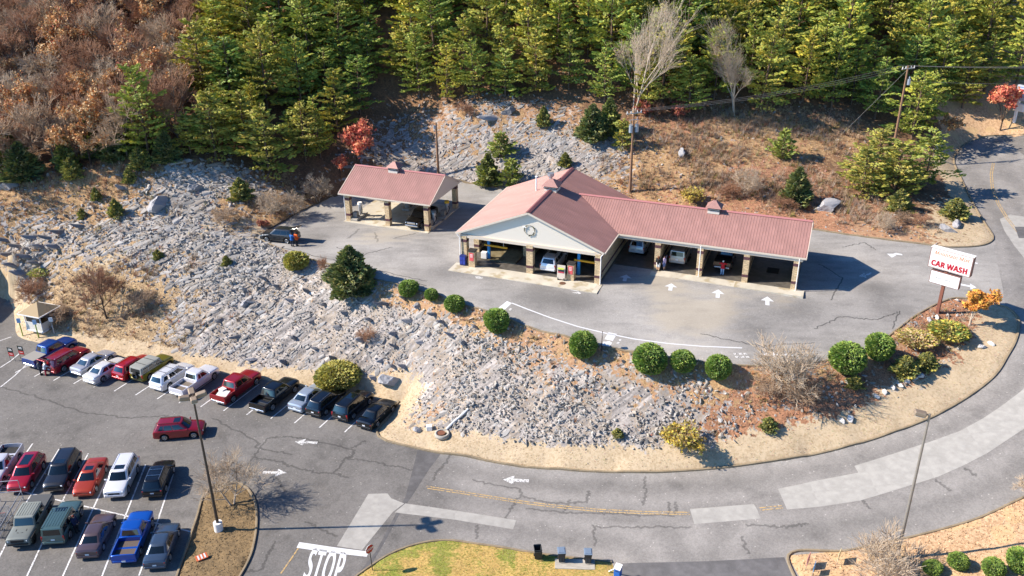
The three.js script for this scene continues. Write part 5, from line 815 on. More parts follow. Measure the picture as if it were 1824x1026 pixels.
P1(kindOf(broadleaf(52, 4, .5, { levels: 4, fork: 3, leaves: 1900, cols: RUST.concat([[.5, .2, .06]]), size: .16, up: .7 }), darkBark), 'rust_tree', 'small rust orange tree among the cedars at left', 'tree', -49.08,-118.86, 1, 1.05);
const brownOak = kindOf(broadleaf(53, 4.5, .8, { levels: 4, fork: 3, leaves: 1500, cols: RUST.concat(TAN), size: .18 }), paleBark);
P1(brownOak, 'oak_tree', 'brown leafed oak between the big pine and the road', 'tree', 65.2,-130.58, 1.05);
const amber = kindOf(broadleaf(54, 3.4, .7, { levels: 4, fork: 3, leaves: 2600, cols: AMBER.concat([[.6, .32, .06], [.5, .22, .05]]), size: .12, up: .5, r0: .09 }), paleBark, twigMat);
P1(amber, 'ornamental_tree', 'amber leafed small tree on the island beside the car wash sign', 'tree', 45.9,-79.22, 1.55, 1.45);
P1(shrubKinds[2], 'red_shrub', 'leafless reddish bush beside the tall pale leafless tree', 'shrub', 21.03,-128.78, 1);
const redBush = kindOf(broadleaf(55, 2.6, .9, { levels: 3, fork: 4, stems: 5, leaves: 900, cols: [[.34, .09, .06], [.28, .07, .05], [.4, .16, .08]], size: .16, r0: .05 }), darkBark);
P1(redBush, 'red_shrub', 'red leafed thicket under the tall pale leafless tree', 'shrub', 19.87,-129.29, 1.2); P1(redBush, 'red_shrub', 'red leafed thicket at the forest edge right of the utility pole', 'shrub', 25.11,-128.64, 1.2);
P1(redBush, 'red_shrub', 'low red bush at the lot corner left of the grey crossover', 'shrub', -31.13,-105.2, .5);
// the big pines right of the wing
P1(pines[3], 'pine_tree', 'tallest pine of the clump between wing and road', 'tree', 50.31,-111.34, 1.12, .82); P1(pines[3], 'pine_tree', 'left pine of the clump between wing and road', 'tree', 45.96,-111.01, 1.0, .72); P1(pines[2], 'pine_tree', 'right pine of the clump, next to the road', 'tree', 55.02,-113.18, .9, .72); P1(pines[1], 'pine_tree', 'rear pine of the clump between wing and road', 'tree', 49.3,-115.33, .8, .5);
P1(youngPine[0], 'young_pine', 'bright green young pine in the dry weeds behind the wing', 'tree', 37.58,-119.48, .95); P1(cedars[0], 'cedar', 'dark cedar left of the big pine clump', 'tree', 36.79,-108.87, 1.05);
P1(cedars[2], 'cedar', 'low green cedar at the road corner below the big pines', 'shrub', 55.71,-105.14, 1.3, .9); P1(cedars[2], 'cedar', 'olive cedar at the foot of the big pine clump', 'shrub', 49.02,-106.26, 1.15, 1);
// cut slope behind the hall
P1(cedars[0], 'cedar', 'large dark cedar at the forest edge above the cut', 'tree', 11.72,-124.58, 1.25, 1.1); P1(cedars[1], 'cedar', 'dark cedar right of the large one above the cut', 'tree', 14.19,-125.45, 1.1, 1.0); P1(youngPine[1], 'young_pine', 'yellowish young pine beside the utility pole', 'tree', 15.75,-122.49, .7, .65);
P1(cedars[2], 'cedar', 'slim cedar in the upper middle of the cut', 'shrub', 4.85,-127.77, .8, 1.0); P1(youngPine[0], 'young_pine', 'round young pine on the rubble of the cut', 'tree', -1.3,-123.57, 1.05, .85); P1(cedars[1], 'cedar', 'olive cedar at the foot of the cut behind the canopy end', 'tree', -3.14,-120.03, 1.0, .85); P1(youngPine[0], 'young_pine', 'green young pine against the hall roof left edge', 'tree', 0.17,-118.85, .85, .9); P1(cedars[2], 'cedar', 'small cedar on the rubble above the hall ridge', 'shrub', 7.65,-120.21, .7, .7);
P1(shrubKinds[2], 'bare_shrub', 'reddish leafless bush at the top of the cut', 'shrub', -6.33,-130.49, 1.0); 
const goldBush = kindOf(broadleaf(56, 2.6, .9, { levels: 3, fork: 4, stems: 6, leaves: 2000, cols: GOLD, size: .13, r0: .05 }), twigMat);
P1(goldBush, 'yellow_shrub', 'yellow leafed shrub behind the middle of the wing roof', 'shrub', 23.87,-110.49, 1.1, .95); P1(goldBush, 'yellow_shrub', 'golden shrub at the bottom of the bank near the road', 'shrub', 15.03,-65.85, 1.25, 1.1);
P1(shrubKinds[0], 'bare_shrub', 'pale leafless shrub behind the right half of the wing', 'shrub', 30.66,-111.59, 1.4, 1.2); P1(shrubKinds[2], 'bare_shrub', 'brown leafless shrub close behind the wing cupola', 'shrub', 28.7,-110.97, 1.2, .9); P1(shrubKinds[2], 'bare_shrub', 'brown brush behind the far end of the wing', 'shrub', 35.21,-107.74, 1.1, .8);
P1(shrubKinds[0], 'bare_shrub', 'leafless shrub at the lot edge below the big pine clump', 'shrub', 45.17,-101.41, .85); P1(shrubKinds[2], 'bare_shrub', 'reddish leafless shrub at the lot edge near the sign', 'shrub', 50.46,-102.68, .95, .8); P1(shrubKinds[1], 'bare_shrub', 'thin leafless shrub between the two at the lot edge', 'shrub', 48.15,-103, .8);
// left of the canopy
P1(bareKinds[2], 'bare_tree', 'small pale leafless tree at the lot edge left of the canopy', 'tree', -28.06,-108.89, .5, .52); P1(bareKinds[2], 'bare_tree', 'slender pale leafless tree nearer the canopy', 'tree', -25.98,-114.11, .5, .6); P1(shrubKinds[0], 'bare_shrub', 'tangled leafless shrub above the lot corner', 'shrub', -31.14,-107.83, 1.3, 1.1); P1(shrubKinds[1], 'bare_shrub', 'leafless shrub left of the tangled one', 'shrub', -35.87,-104.83, 1.2, 1.1); P1(cedars[2], 'cedar', 'small cedar among the leafless shrubs left of the lot', 'shrub', -34.97,-110.04, 1.1, 1.0);
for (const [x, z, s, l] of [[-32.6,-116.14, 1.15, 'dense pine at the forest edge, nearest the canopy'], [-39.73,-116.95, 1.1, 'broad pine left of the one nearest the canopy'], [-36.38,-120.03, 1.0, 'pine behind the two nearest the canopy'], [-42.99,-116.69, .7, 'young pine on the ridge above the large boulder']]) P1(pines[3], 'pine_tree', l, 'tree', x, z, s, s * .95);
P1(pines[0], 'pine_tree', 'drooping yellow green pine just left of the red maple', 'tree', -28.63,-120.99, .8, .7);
for (const [K, x, z, s, sy, l] of [[0, -53,-116.2, 1.1, 1.1, 'dark cedar left of the rust orange tree'], [1, -50.87,-117.76, 1.0, 1.1, 'cedar touching the rust orange tree'], [2, -48.64,-113.55, 1.1, 1.0, 'bright cedar below the rust orange tree'], [1, -58.8,-114.45, .95, .9, 'green cedar at the far left forest edge'], [0, -63.97,-113.12, 1.4, 1.1, 'broad olive cedar at the far left edge'], [1, -68.06,-117.48, 1.2, 1.2, 'tall cedar at the left border of the view'], [2, -57.31,-112.35, .9, 1, 'low cedar in front of the far left forest edge'], [0, -45.47,-114.98, 1.0, .9, 'cedar right of the rust orange tree'], [1, -56.46,-117.38, .9, 1, 'cedar behind the far left forest edge'], [2, -49.99,-106.67, .75, .8, 'round cedar bush on the ledge above the dark riprap'], [2, -54.66,-107.24, .45, .5, 'tiny cedar at the left end of the dark riprap'], [2, -49.54,-111.43, .65, .7, 'cedar bush beside the leaning stone'], [2, -42.48,-98.87, .5, .45, 'small cedar bush below the dark riprap'], [2, -33.63,-96.75, .45, .45, 'small cedar bush at the right end of the riprap'], [2, -53.38,-109.36, .5, .6, 'weedy cedar on the brown upper left slope']]) P1(cedars[K], 'cedar', l, s > .8 ? 'tree' : 'shrub', x, z, s, sy);
P1(cedars[1], 'cedar', 'black green cedar spire among the leafless trees', 'tree', -40.83,-132.66, 1.3, 1.3);
// bank top and car wash edge
const spruce = kindOf(evergreen(61, 5.4, 2.5, [[.11, .145, .04], [.15, .175, .05], [.085, .12, .035], [.2, .19, .06]], 6500, 'cone', .3), darkBark);
P1(spruce, 'evergreen_tree', 'big dark conical evergreen at the bank top left of the round bushes', 'tree', -17.71,-89.64, 1, 1);
P1(kindOf(evergreen(62, 2.2, 1.2, OLIVE.concat(PINE), 1900, 'egg', .2), darkBark), 'olive_shrub', 'yellow green shrub on the bank left of the big conical evergreen', 'shrub', -25.03,-94.7, 1, 1);
const boxwoods = [63, 68, 69].map((q) => kindOf(evergreen(q, 2, 1.05, BOX, 3600, 'ball', .145), darkBark)); let bw = 0;
for (const [x, z, s, sy, l] of [[-11.24,-87.02, .92, .85, 'round clipped bush nearest the big conical evergreen'], [-8.58,-85.66, .66, .62, 'smallest round clipped bush along the bank top'], [-6.1,-83.77, .9, .85, 'round clipped bush third from the conical evergreen'], [-1.54,-80.12, 1.08, 1.18, 'round clipped bush at the left end of the white line'], [6.79,-75.5, 1.12, 1.28, 'tall round bush beside the white stop bar on the lot edge'], [12.95,-73.07, 1.35, 1.36, 'largest round bush along the bank top'], [16.02,-72.76, 1.0, 1.02, 'round bush between the largest and the last of the bank top'], [19.08,-71.83, 1.08, 1.1, 'last round bush before the big leafless shrub'], [31.35,-72.46, 1.4, 1.42, 'left bush of the clipped pair right of the leafless shrub'], [34.87,-74.12, 1.15, 1.3, 'right bush of the clipped pair right of the leafless shrub'], [32.72,-50.64, .62, .62, 'small bright clipped bush on the leafy verge at the bottom'], [34.78,-49.59, .68, .68, 'yellowish clipped bush cut by the bottom edge'], [36.6,-49.7, .75, .9, 'round clipped bush in the bottom right corner'], [30.79,-50.41, .6, .5, 'low clipped bush behind the verge twigs']]) P1(boxwoods[bw++ % 3], 'clipped_bush', l, 'bush', x, z, s, sy);
P1(kindOf(evergreen(64, 2.3, 2.0, OLIVE, 4600, 'egg', .17), twigMat), 'olive_shrub', 'broad olive yellow shrub at the foot of the bank behind the black pickup', 'shrub', -18.29,-79.48, 1.05, 1.0);
P1(shrubKinds[0], 'bare_shrub', 'big grey leafless shrub spilling down the bank', 'shrub', 25.28,-70.74, 1.75, 1.9); P1(shrubKinds[1], 'bare_shrub', 'brown leafless shrub inside the big grey one', 'shrub', 26.29,-69.44, 1.4, 1.0); P1(shrubKinds[1], 'bare_shrub', 'low leafless shrub left of the big grey one', 'shrub', 23.83,-69.99, 1.2, .9);
P1(shrubKinds[2], 'bare_shrub', 'reddish leafless bush in the middle of the rubble bank', 'shrub', -15.67,-83.21, .75, .8); P1(shrubKinds[2], 'bare_shrub', 'thin reddish sapling at the lot edge left of the evergreen', 'shrub', -21.66,-93.46, .5, .95);
for (const [x, z, s, l] of [[22.87,-66.98, .6, 'lone small cedar bush low on the leafy bank'], [31.68,-70.97, .6, 'green bushlet below the clipped pair'], [36.86,-72.44, .95, 'tall olive bush right of the clipped pair'], [39.36,-73.43, .8, 'green bush at the far right of the clipped pair'], [9.44,-67.5, .4, 'tiny green tuft low on the rubble bank']]) P1(cedars[2], 'cedar', l, 'shrub', x, z, s, s * .75);
P1(kindOf(evergreen(65, 1.6, 1.6, OLIVE.concat(BOX, GOLD), 2200, 'egg', .16), twigMat), 'olive_shrub', 'spreading olive shrub on the island below the sign', 'shrub', 43.19,-77.68, 1.1, .9); P1(kindOf(evergreen(66, 1.3, 1.6, TAN.concat(OLIVE), 1800, 'egg', .15), twigMat), 'dry_shrub', 'brown dry shrub on the island left of the olive one', 'shrub', 39.41,-76.55, 1.1, .8);
P1(bareKinds[3], 'bare_tree', 'leafless tree standing in the leaf litter at far left', 'tree', -46.77,-91.78, .72, .8); P1(shrubKinds[2], 'bare_shrub', 'bronze thicket left of the leafless tree above the booth', 'shrub', -57.75,-97.18, 1.5, 1.3); P1(shrubKinds[1], 'bare_shrub', 'brown thicket behind the white booth', 'shrub', -52.41,-92.48, 1.2, 1.0); P1(shrubKinds[1], 'bare_shrub', 'brown brush in the leaf litter right of the leafless tree', 'shrub', -42.71,-92.84, 1.3, .9);
P1(kindOf(evergreen(67, 1, 1.2, [[.24, .28, .05], [.3, .3, .06]], 500, 'egg', .14), twigMat), 'green_shrub', 'pale green sprouts above the bronze thicket', 'shrub', -57.77,-99.79, 1, .8);
P1(kindOf(broadleaf(57, 6.4, .95, { levels: 4, fork: 4, twigs: 5, up: .35, tw: .011, stems: 2, r0: .16 }), paleBark, twigPale), 'planter_tree', 'leafless tree in the planter island by the lamp post', 'tree', -24.1, -61.1, .98, 1.0);
P1(shrubKinds[0], 'bare_shrub', 'leafless pale shrub around the foot of the right lamp post', 'shrub', 27.4,-49.55, 1.6, 1.5); P1(bareKinds[2], 'bare_tree', 'leafless tree leaning in at the right border', 'tree', 41.17,-55.73, .5, .42);

// ================= paint and patches: thin sheets that follow the pavement
function decal(name, pts, material, lift = .012, maxEdge = .7) {
  const flat = pts.map((p) => new THREE.Vector2(p[0], p[1])); let tris = THREE.ShapeUtils.triangulateShape(flat, []).map((t) => t.map((k) => [flat[k].x, flat[k].y]));
  const d = (a, b) => Math.hypot(a[0] - b[0], a[1] - b[1]); const out = [];
  while (tris.length) { const t = tris.pop(), e = [d(t[0], t[1]), d(t[1], t[2]), d(t[2], t[0])], m = Math.max(...e); if (m < maxEdge) { out.push(t); continue; } const k = e.indexOf(m), a = t[k], b = t[(k + 1) % 3], c = t[(k + 2) % 3], h = [(a[0] + b[0]) / 2, (a[1] + b[1]) / 2]; tris.push([a, h, c], [h, b, c]); }
  const q = out.map((t) => { const A = (t[1][0] - t[0][0]) * (t[2][1] - t[0][1]) - (t[2][0] - t[0][0]) * (t[1][1] - t[0][1]); return (A > 0 ? [t[0], t[2], t[1]] : t).map(([x, z]) => [x, top(x, z) + lift, z, x / 5, z / 5]); });
  const m = mesh(name, quadGeo(q), material); m.userData.kind = 'structure'; m.castShadow = false; return m;
}
const wornTex = (r, g, b, s, hole = .2) => dataTex(512, 512, (i, j, o) => { const n = fbm(i / 9 + s, j / 9, 4), r0 = hash2(i + s, j), w = sstep(.63 - hole, .7 - hole, n + .1 * (r0 - .5)), v = .92 + .12 * (r0 - .5); o[0] = mix(124, r, w) * v; o[1] = mix(122, g, w) * v; o[2] = mix(120, b, w) * v; });
const paintMat = std(0xffffff, .7, 0, { map: wornTex(232, 232, 232, 3, .34) }), oldPaint = std(0xffffff, .75, 0, { map: wornTex(222, 222, 220, 17, .26) }), yellowPaint = std(0xffffff, .75, 0, { map: wornTex(206, 172, 112, 29, .24) }), newPaint = std(0xd2d4d6, .6);
const patchTex = (v0, w) => dataTex(1024, 1024, (i, j, o) => { const n = fbm(i / 90, j / 90, 4), n2 = vnoise(i / 5, j / 5), r = hash2(i, j + 7), v = v0 + 26 * (n - .5) + 8 * (n2 - .5) + 16 * (r - .5); o[0] = v; o[1] = v * .985; o[2] = v * w; });
const palePatch = std(0xffffff, .9, 0, { map: patchTex(160, .95) }), darkPatch = std(0xffffff, .92, 0, { map: patchTex(92, .99) }), dampPatch = std(0xffffff, .85, 0, { map: patchTex(100, .99) });
const pairs = (...a) => { const o = []; for (let k = 0; k < a.length; k += 2) o.push([a[k], a[k + 1]]); return o; };
const strip = (name, pts, w, m, lift) => { const L = [], R = []; pts.forEach((p, k) => { const a = pts[Math.max(0, k - 1)], b = pts[Math.min(pts.length - 1, k + 1)], dx = b[0] - a[0], dz = b[1] - a[1], l = Math.hypot(dx, dz); L.push([p[0] - dz / l * w / 2, p[1] + dx / l * w / 2]); R.push([p[0] + dz / l * w / 2, p[1] - dx / l * w / 2]); }); return decal(name, [...L, ...R.reverse()], m, lift); };
decal('concrete_patch', pairs(-12.68,-62.38, -11.03,-62.42, -10.61,-61.74, -9.43,-61.05, -10.27,-59.98, -12.21,-55.4, -14.31,-55.89), palePatch, .008);
decal('concrete_patch', pairs(-9.33,-61.05, -4.58,-59.95, 0.14,-58.73, -0.14,-57.63, -5,-58.89, -10.12,-59.9), palePatch, .008);
decal('concrete_patch', pairs(14.55,-58.98, 19.84,-59.05, 19.95,-58.36, 19.96,-57.3, 14.59,-57.15), palePatch, .008);
decal('concrete_patch', pairs(22.25,-60.65, 25.7,-61.25, 29.27,-61.71, 29.24,-62.58, 33.42,-63.69, 36.53,-64.55, 39.29,-65.43, 41.9,-66.75, 44.2,-68.14, 46.46,-69.6, 48.63,-71.3, 47.49,-66.72, 44.41,-64.73, 41.89,-63.28, 40.18,-62.29, 37.71,-61.18, 35.35,-60.26, 32.61,-59.55, 28.31,-58.43, 24.95,-58.14, 22.31,-58.11), palePatch, .008);
decal('concrete_patch', pairs(61.45,-105.08, 63.43,-106.39, 66.15,-104.8, 61.52,-93.54, 58.12,-90.71, 59.32,-97.33, 60.2,-101.27), palePatch, .008);
decal('asphalt_patch', pairs(-8.93,-69, -6.72,-68.14, -7.64,-65.83, -8.81,-62.16, -9.67,-59.75, -10.37,-56.87, -11.3,-53.63, -12.07,-52.92, -11.13,-55.07, -10.16,-59.05, -9.42,-61.94), darkPatch, .006);
decal('asphalt_patch', pairs(8.3,-53.43, 11.38,-53.15, 14.8,-52.96, 18.23,-52.94, 20.71,-53.03, 20.72,-51.12, 20.54,-50.19, 7.49,-51.2), dampPatch, .006);
decal('asphalt_patch', pairs(62.08,-102.57, 63.97,-102.47, 62.66,-99.16, 60.87,-99.22), darkPatch, .014);
// car park lines
{ const e = [-53.75,-83.49, -51.26,-82.62, -48.83,-81.77, -46.39,-81.05, -43.97,-80.33, -41.5,-79.52, -38.98,-78.71, -36.47,-77.92, -34,-77.13, -31.54,-76.36, -29.01,-75.6, -26.51,-74.85, -23.94,-74.11, -21.44,-73.29, -18.84,-72.47, -16.26,-71.67]; for (let k = 0; k < e.length; k += 2) strip('parking_line', [[e[k], e[k + 1]], [e[k] + 2.32, e[k + 1] - 4.98]], .13, paintMat); }
for (const l of [[-29.05,-52.6, -29.79,-58.63, -30.73,-66.03], [-31.92,-52.65, -32.71,-58.96, -33.67,-66.91], [-34.97,-52.7, -35.86,-60.01, -36.66,-67.47], [-37.76,-52.74, -38.96,-61, -39.66,-68.73], [-40.65,-52.79, -42.1,-61.94, -42.72,-69.49], [-44.07,-54.67, -45.2,-62.98, -45.65,-70.44], [-53.87,-80.55, -53.5,-82.79, -53.26,-86.34], [-55.92,-84.59, -55.47,-86.14, -55.25,-88.25], [-59.75,-88.99, -59.01,-90.67, -58.17,-91.58]]) strip('parking_line', pairs(...l), .13, paintMat);
strip('parking_line', pairs(-46.09,-64.23, -39.99,-62.2, -33.26,-60.03, -26.53,-57.76), .13, paintMat);
// arrows: local z forward
const arrow = (x, z, deg, L, w, m, head = .42) => { const c = Math.cos(deg * DEG), s = Math.sin(deg * DEG), P = (u, v) => [x + c * u + s * v, z - s * u + c * v], h = L * head; decal('road_arrow', [P(L / 2, 0), P(L / 2 - h, w * 1.6), P(L / 2 - h, w * .5), P(-L / 2, w * .5), P(-L / 2, -w * .5), P(L / 2 - h, -w * .5), P(L / 2 - h, -w * 1.6)], m); };
arrow(-19.64,-70.1, 174, 2.2, .34, oldPaint); arrow(-21.55,-65.52, -4, 2.2, .34, oldPaint); arrow(0.15,-64.02, 174, 2.3, .42, oldPaint);
for (const [x, z] of [[12.52,-89.53], [17.14,-87.13], [21.9,-85.54], [26.76,-83.96]]) arrow(x, z, 76, 1.75, .42, newPaint, .5);
decal('road_arrow', pairs(-4.24,-90.88, -3.39,-91.9, -3.23,-90.41), newPaint); decal('road_arrow', pairs(-4.1,-90.29, -3.73,-90.42, -3.16,-89.97, -3.4,-89.68, -3.9,-89.84), oldPaint);
decal('road_arrow', pairs(6.27,-86.73, 7.06,-87.68, 7.15,-86.33), newPaint); decal('road_arrow', pairs(6.41,-86.12, 7.08,-86.22, 7.48,-85.86, 7.05,-85.76), oldPaint);
decal('road_arrow', pairs(43.54,-95.23, 43.69,-94.1, 44.45,-94.72, 44.35,-94.96, 45.15,-94.7, 45.25,-95.1, 44.67,-95.44, 44.25,-95.21), newPaint); decal('road_arrow', pairs(38.18,-89.25, 39.1,-90.1, 38.98,-89.59, 39.89,-90.23, 39.79,-89.79, 38.97,-89.23, 38.88,-88.8), oldPaint);
decal('road_arrow', pairs(49.7,-86.17, 49.4,-87.09, 49.24,-86.6, 48.15,-87.26, 47.9,-86.85, 49.07,-86.24, 48.84,-85.73), newPaint); strip('road_line', pairs(52.21,-92.6, 52.66,-92.2), .35, newPaint);
arrow(25.29,-74.28, 178, 3, .3, newPaint);
for (const q of [[21.13,-74.64, 21.46,-74.64, 21.5,-74.36, 21.18,-74.37], [21.62,-74.64, 21.94,-74.63, 21.98,-74.35, 21.66,-74.36], [22.1,-74.63, 22.37,-74.62, 22.41,-74.34, 22.14,-74.35], [21.18,-74.14, 21.56,-74.13, 21.6,-73.85, 21.23,-73.86], [21.72,-74.13, 22.04,-74.12, 22.08,-73.84, 21.76,-73.85], [22.2,-74.12, 22.46,-74.11, 22.56,-73.83, 22.24,-73.84]]) decal('worn_lettering', pairs(...q), oldPaint);
for (const q of [[10.49,-77.24, 10.7,-77.14, 10.56,-76.85, 10.35,-76.95], [10.27,-76.76, 10.48,-76.66, 10.39,-76.38, 10.13,-76.48], [-0.2,-83.14, -0.03,-83.02, -0.2,-82.59, -0.38,-82.81]]) decal('worn_lettering', pairs(...q), oldPaint);
// lot edge line, stop bars
decal('stop_line', pairs(-0.55,-84.52, -0.02,-84.12, -0.84,-82.72, -1.49,-83.16), newPaint); decal('stop_line', pairs(9.56,-78.45, 10.36,-78.13, 9.43,-76.01, 8.64,-76.32), newPaint);
strip('road_line', pairs(-0.02,-84.12, 1.6,-82.88, 3.87,-81.23, 6.61,-79.52, 9.32,-78.25, 11.98,-77.21, 15.16,-76.37, 18.34,-75.83, 22.18,-75.47), .17, newPaint);
decal('stop_line', pairs(-17.43,-56.4, -14.27,-55.7, -11.64,-55.2, -11.74,-54.63, -14.62,-55.12, -17.52,-55.75), newPaint);
strip('road_line', pairs(-18.14,-52.9, -17.72,-54.36, -17.37,-55.68), .12, yellowPaint);
for (const o of [-.14, .14]) { const P = pairs(-7.68,-63.2, -4.2,-62.3, -0.79,-61.41, 3.02,-60.43, 6.75,-59.58, 10.88,-58.9, 14.46,-58.44); strip('road_line', P.map(([x, z]) => [x + o * .1, z + o]), .11, yellowPaint); strip('road_line', pairs(20.19,-58.4, 21.16,-58.43, 22.04,-58.47).map(([x, z]) => [x, z + o]), .11, yellowPaint); strip('road_line', pairs(69.73,-124.15, 67.52,-120.12, 65.35,-115.19, 63.65,-110.08, 62.4,-105.02, 61.62,-100.7).map(([x, z]) => [x + o, z]), .11, yellowPaint); }
const font = await new FontLoader().loadAsync('fonts/droid/droid_sans_bold.typeface.json');
{ // STOP on the approach lane
  const O = [-16.43,-52.22], R = [-13.41,-51.64], U = [-16.35,-54.84], ux = [R[0] - O[0], R[1] - O[1]], uy = [U[0] - O[0], U[1] - O[1]], sh = font.generateShapes('STOP', 1); let w = 0; for (const s of sh) for (const p of s.getPoints()) w = Math.max(w, p.x);
  for (const s of sh) { const g0 = new THREE.ShapeGeometry(s, 6), p = g0.attributes.position; for (let k = 0; k < p.count; k++) { const a = p.getX(k) / w, b = p.getY(k) / .75, x = O[0] + ux[0] * a + uy[0] * b, z = O[1] + ux[1] * a + uy[1] * b; p.setXYZ(k, x, top(x, z) + .012, z); } g0.computeVertexNormals(); const m = mesh('stop_letter', g0, newPaint); m.userData.kind = 'structure'; }
}

// ================= poles, lamps, signs and street furniture
const bronze = std(0x4d443c, .5, .3), woodPole = std(0x8a6a52, .9), galv = std(0xaab3bd, .45, .5), conc = concreteMat;
function lampPost(label, x, z, h, heads, turn, base) {
  const t = thing('lamp_post', label, 'lamp post', x, top(x, z), z, turn);
  if (base) mesh('base', join([cyl(.36, .36, .85, 0, .38, 0, 20)]), whiteMat, t);
  mesh('pole', new THREE.CylinderGeometry(.075, .13, h - .5, 10).translate(0, h / 2 + .2, 0), bronze, t);
  for (let k = 0; k < heads; k++) { const a = k * Math.PI / 2, m = new THREE.Matrix4().makeRotationY(a);
    const hd = mesh('lamp_head', join([rbox(.82, .34, .5, .1, .62, h - .08, 0, 0, 0, .16), box(.3, .09, .09, .12, h - .14, 0)]).applyMatrix4(m), std(0x8f7f6d, .6, .2), t);
    mesh('lens', box(.62, .02, .4, .65, h - .27, 0, 0, 0, .16).applyMatrix4(m), std(0xd9d6cc, .25), hd); }
  return t;
}
lampPost('lamp post with four heads and white base in the planter', -24.36,-57.92, 13.1, 4, 25 * DEG, true);
lampPost('lamp post with one head on the leafy verge at right', 28.8, -51.9, 13.1, 1, Math.PI * .92, false).children[0].material = std(0x8a847c, .5, .3);
function utilityPole(label, x, z, h, arm) {
  const t = thing('utility_pole', label, 'utility pole', x, top(x, z) - .1, z, .35); mesh('pole', new THREE.CylinderGeometry(.12, .2, h, 10).translate(0, h / 2, 0), woodPole, t);
  if (arm) { mesh('cross_arm', box(2.2, .12, .12, 0, h - .35, .12), std(0xb9b0a5, .8), t); for (const k of [-1, -.45, .45, 1]) mesh('insulator', join([cyl(.05, .07, .26, k, h - .16, .12, 8)]), whiteMat, t); } return t;
}
const PA = [15.94, -113.66], PB = [54.8, -124], PC = [-10.35, -122.8];
const u1 = utilityPole('utility pole with two grey transformers behind the hall and wing', ...PA, 11.2, true);
for (const k of [-.42, .42]) { const d = mesh('transformer', join([cyl(.26, .26, .85, k, 8.8, .2, 16), cyl(.28, .2, .14, k, 9.3, .2, 16), cyl(.04, .04, .3, k, 9.45, .2, 6)]), galv, u1); }
mesh('fuse_bracket', join([box(1.3, .07, .07, 0, 10, .15), bar(V(-.6, 10, .2), V(-.45, 9.5, .2), .03), bar(V(.6, 10, .2), V(.45, 9.5, .2), .03), bar(V(.3, 10, .25), V(.5, 10.4, .25), .03)]), galv, u1);
const u2 = utilityPole('utility pole with angled arm rising out of the big pine clump', ...PB, 12.2, true); mesh('transformer', join([cyl(.24, .24, .8, .4, 10, .2, 16), cyl(.12, .12, .3, .4, 10.6, .2, 10)]), galv, u2);
const u3 = utilityPole('thin utility pole behind the vacuum canopy', ...PC, 8, false); mesh('meter_box', join([box(.3, .45, .25, -.25, 7.4, .1), bar(V(-.3, 7.6, .1), V(-.55, 7.9, .1), .04)]), galv, u3);
function wire(label, a, b, sag, r = .016) { const c = a.clone().add(b).multiplyScalar(.5); c.y -= sag * 2; const m = mesh('power_line', new THREE.TubeGeometry(new THREE.QuadraticBezierCurve3(a, c, b), 24, r, 4), std(0x8c8984, .6, .3)); return tag(m, label, 'wire', 'power lines between the poles'); }
const yA = top(...PA) + 11.2, yB = top(...PB) + 12.2;
[-1, 0, 1].forEach((k) => { wire('sagging wire between the two poles behind the wing', V(PA[0] + k * .9, yA - .1, PA[1] + k * .3), V(PB[0] + k * .9, yB - .1, PB[1] + k * .3), .9); wire('wire running from the right pole to the right border', V(PB[0] + k * .9, yB - .1, PB[1] + k * .3), V(118, yB + 1, -128 + k), 1.2); });
wire('lower wire from the right pole to the right border', V(PB[0], yB - 2.2, PB[1]), V(118, yB - 2, -128), 1.2);
tag(mesh('guy_wire', bar(V(PB[0], yB - .6, PB[1]), V(46.6,-125.05).setY(0).fromArray(((x, z) => [x, top(x, z), z])(46.51,-124.74)), .016), std(0x8c8984, .6)), 'guy wire from the right utility pole down to the dry weeds', 'wire');
// pylon sign of the car wash
const pylonTex = (() => { const c = document.createElement('canvas'); c.width = 1024; c.height = 512; const g0 = c.getContext('2d'); g0.fillStyle = '#dcd6d3'; g0.fillRect(0, 0, 1024, 512);
  const hill = (pts, s, w) => { g0.strokeStyle = s; g0.lineWidth = w; g0.beginPath(); pts.forEach(([x, y], k) => k ? g0.lineTo(x, y) : g0.moveTo(x, y)); g0.stroke(); };
  g0.fillStyle = '#cfe8f4'; g0.fillRect(150, 262, 640, 34); hill([[40, 210], [150, 170], [250, 215], [340, 190], [430, 250], [520, 205], [600, 180], [680, 230], [790, 205], [900, 240], [980, 215]], '#bfe0c8', 9); hill([[100, 240], [200, 200], [300, 250], [420, 235], [500, 262]], '#a9d3ea', 12); hill([[470, 255], [540, 195], [610, 250]], '#f0a890', 10); hill([[560, 250], [700, 235], [820, 262], [930, 235]], '#d6dca0', 9);
  g0.fillStyle = g0.strokeStyle = '#b9622c'; g0.lineWidth = 5; g0.font = 'italic 124px serif'; g0.fillText('Mountain Mist', 80, 140, 870); g0.strokeText('Mountain Mist', 80, 140, 870); g0.fillStyle = g0.strokeStyle = '#a0142a'; g0.lineWidth = 16; g0.font = 'bold 200px sans-serif'; g0.fillText('CAR WASH', 50, 462, 920); g0.strokeText('CAR WASH', 50, 462, 920); const t = new THREE.CanvasTexture(c); t.colorSpace = THREE.SRGBColorSpace; return t; })();
const boardTex = (() => { const c = document.createElement('canvas'); c.width = 512; c.height = 256; const g0 = c.getContext('2d'); g0.fillStyle = '#dedede'; g0.fillRect(0, 0, 512, 256); g0.fillStyle = '#3a3a34'; g0.font = 'bold 44px sans-serif'; g0.fillText('JESUS  LOVES', 90, 150, 330); g0.font = 'bold 36px sans-serif'; g0.fillText('YOU', 205, 195); const t = new THREE.CanvasTexture(c); t.colorSpace = THREE.SRGBColorSpace; return t; })();
function printed(parent, name, w, h, tex, x, y, z, ry = 0) { const g0 = new THREE.PlaneGeometry(w, h); const m = mesh(name, g0, std(0xffffff, .35, 0, { map: tex }), parent); m.position.set(x, y, z); m.rotation.y = ry; return m; }
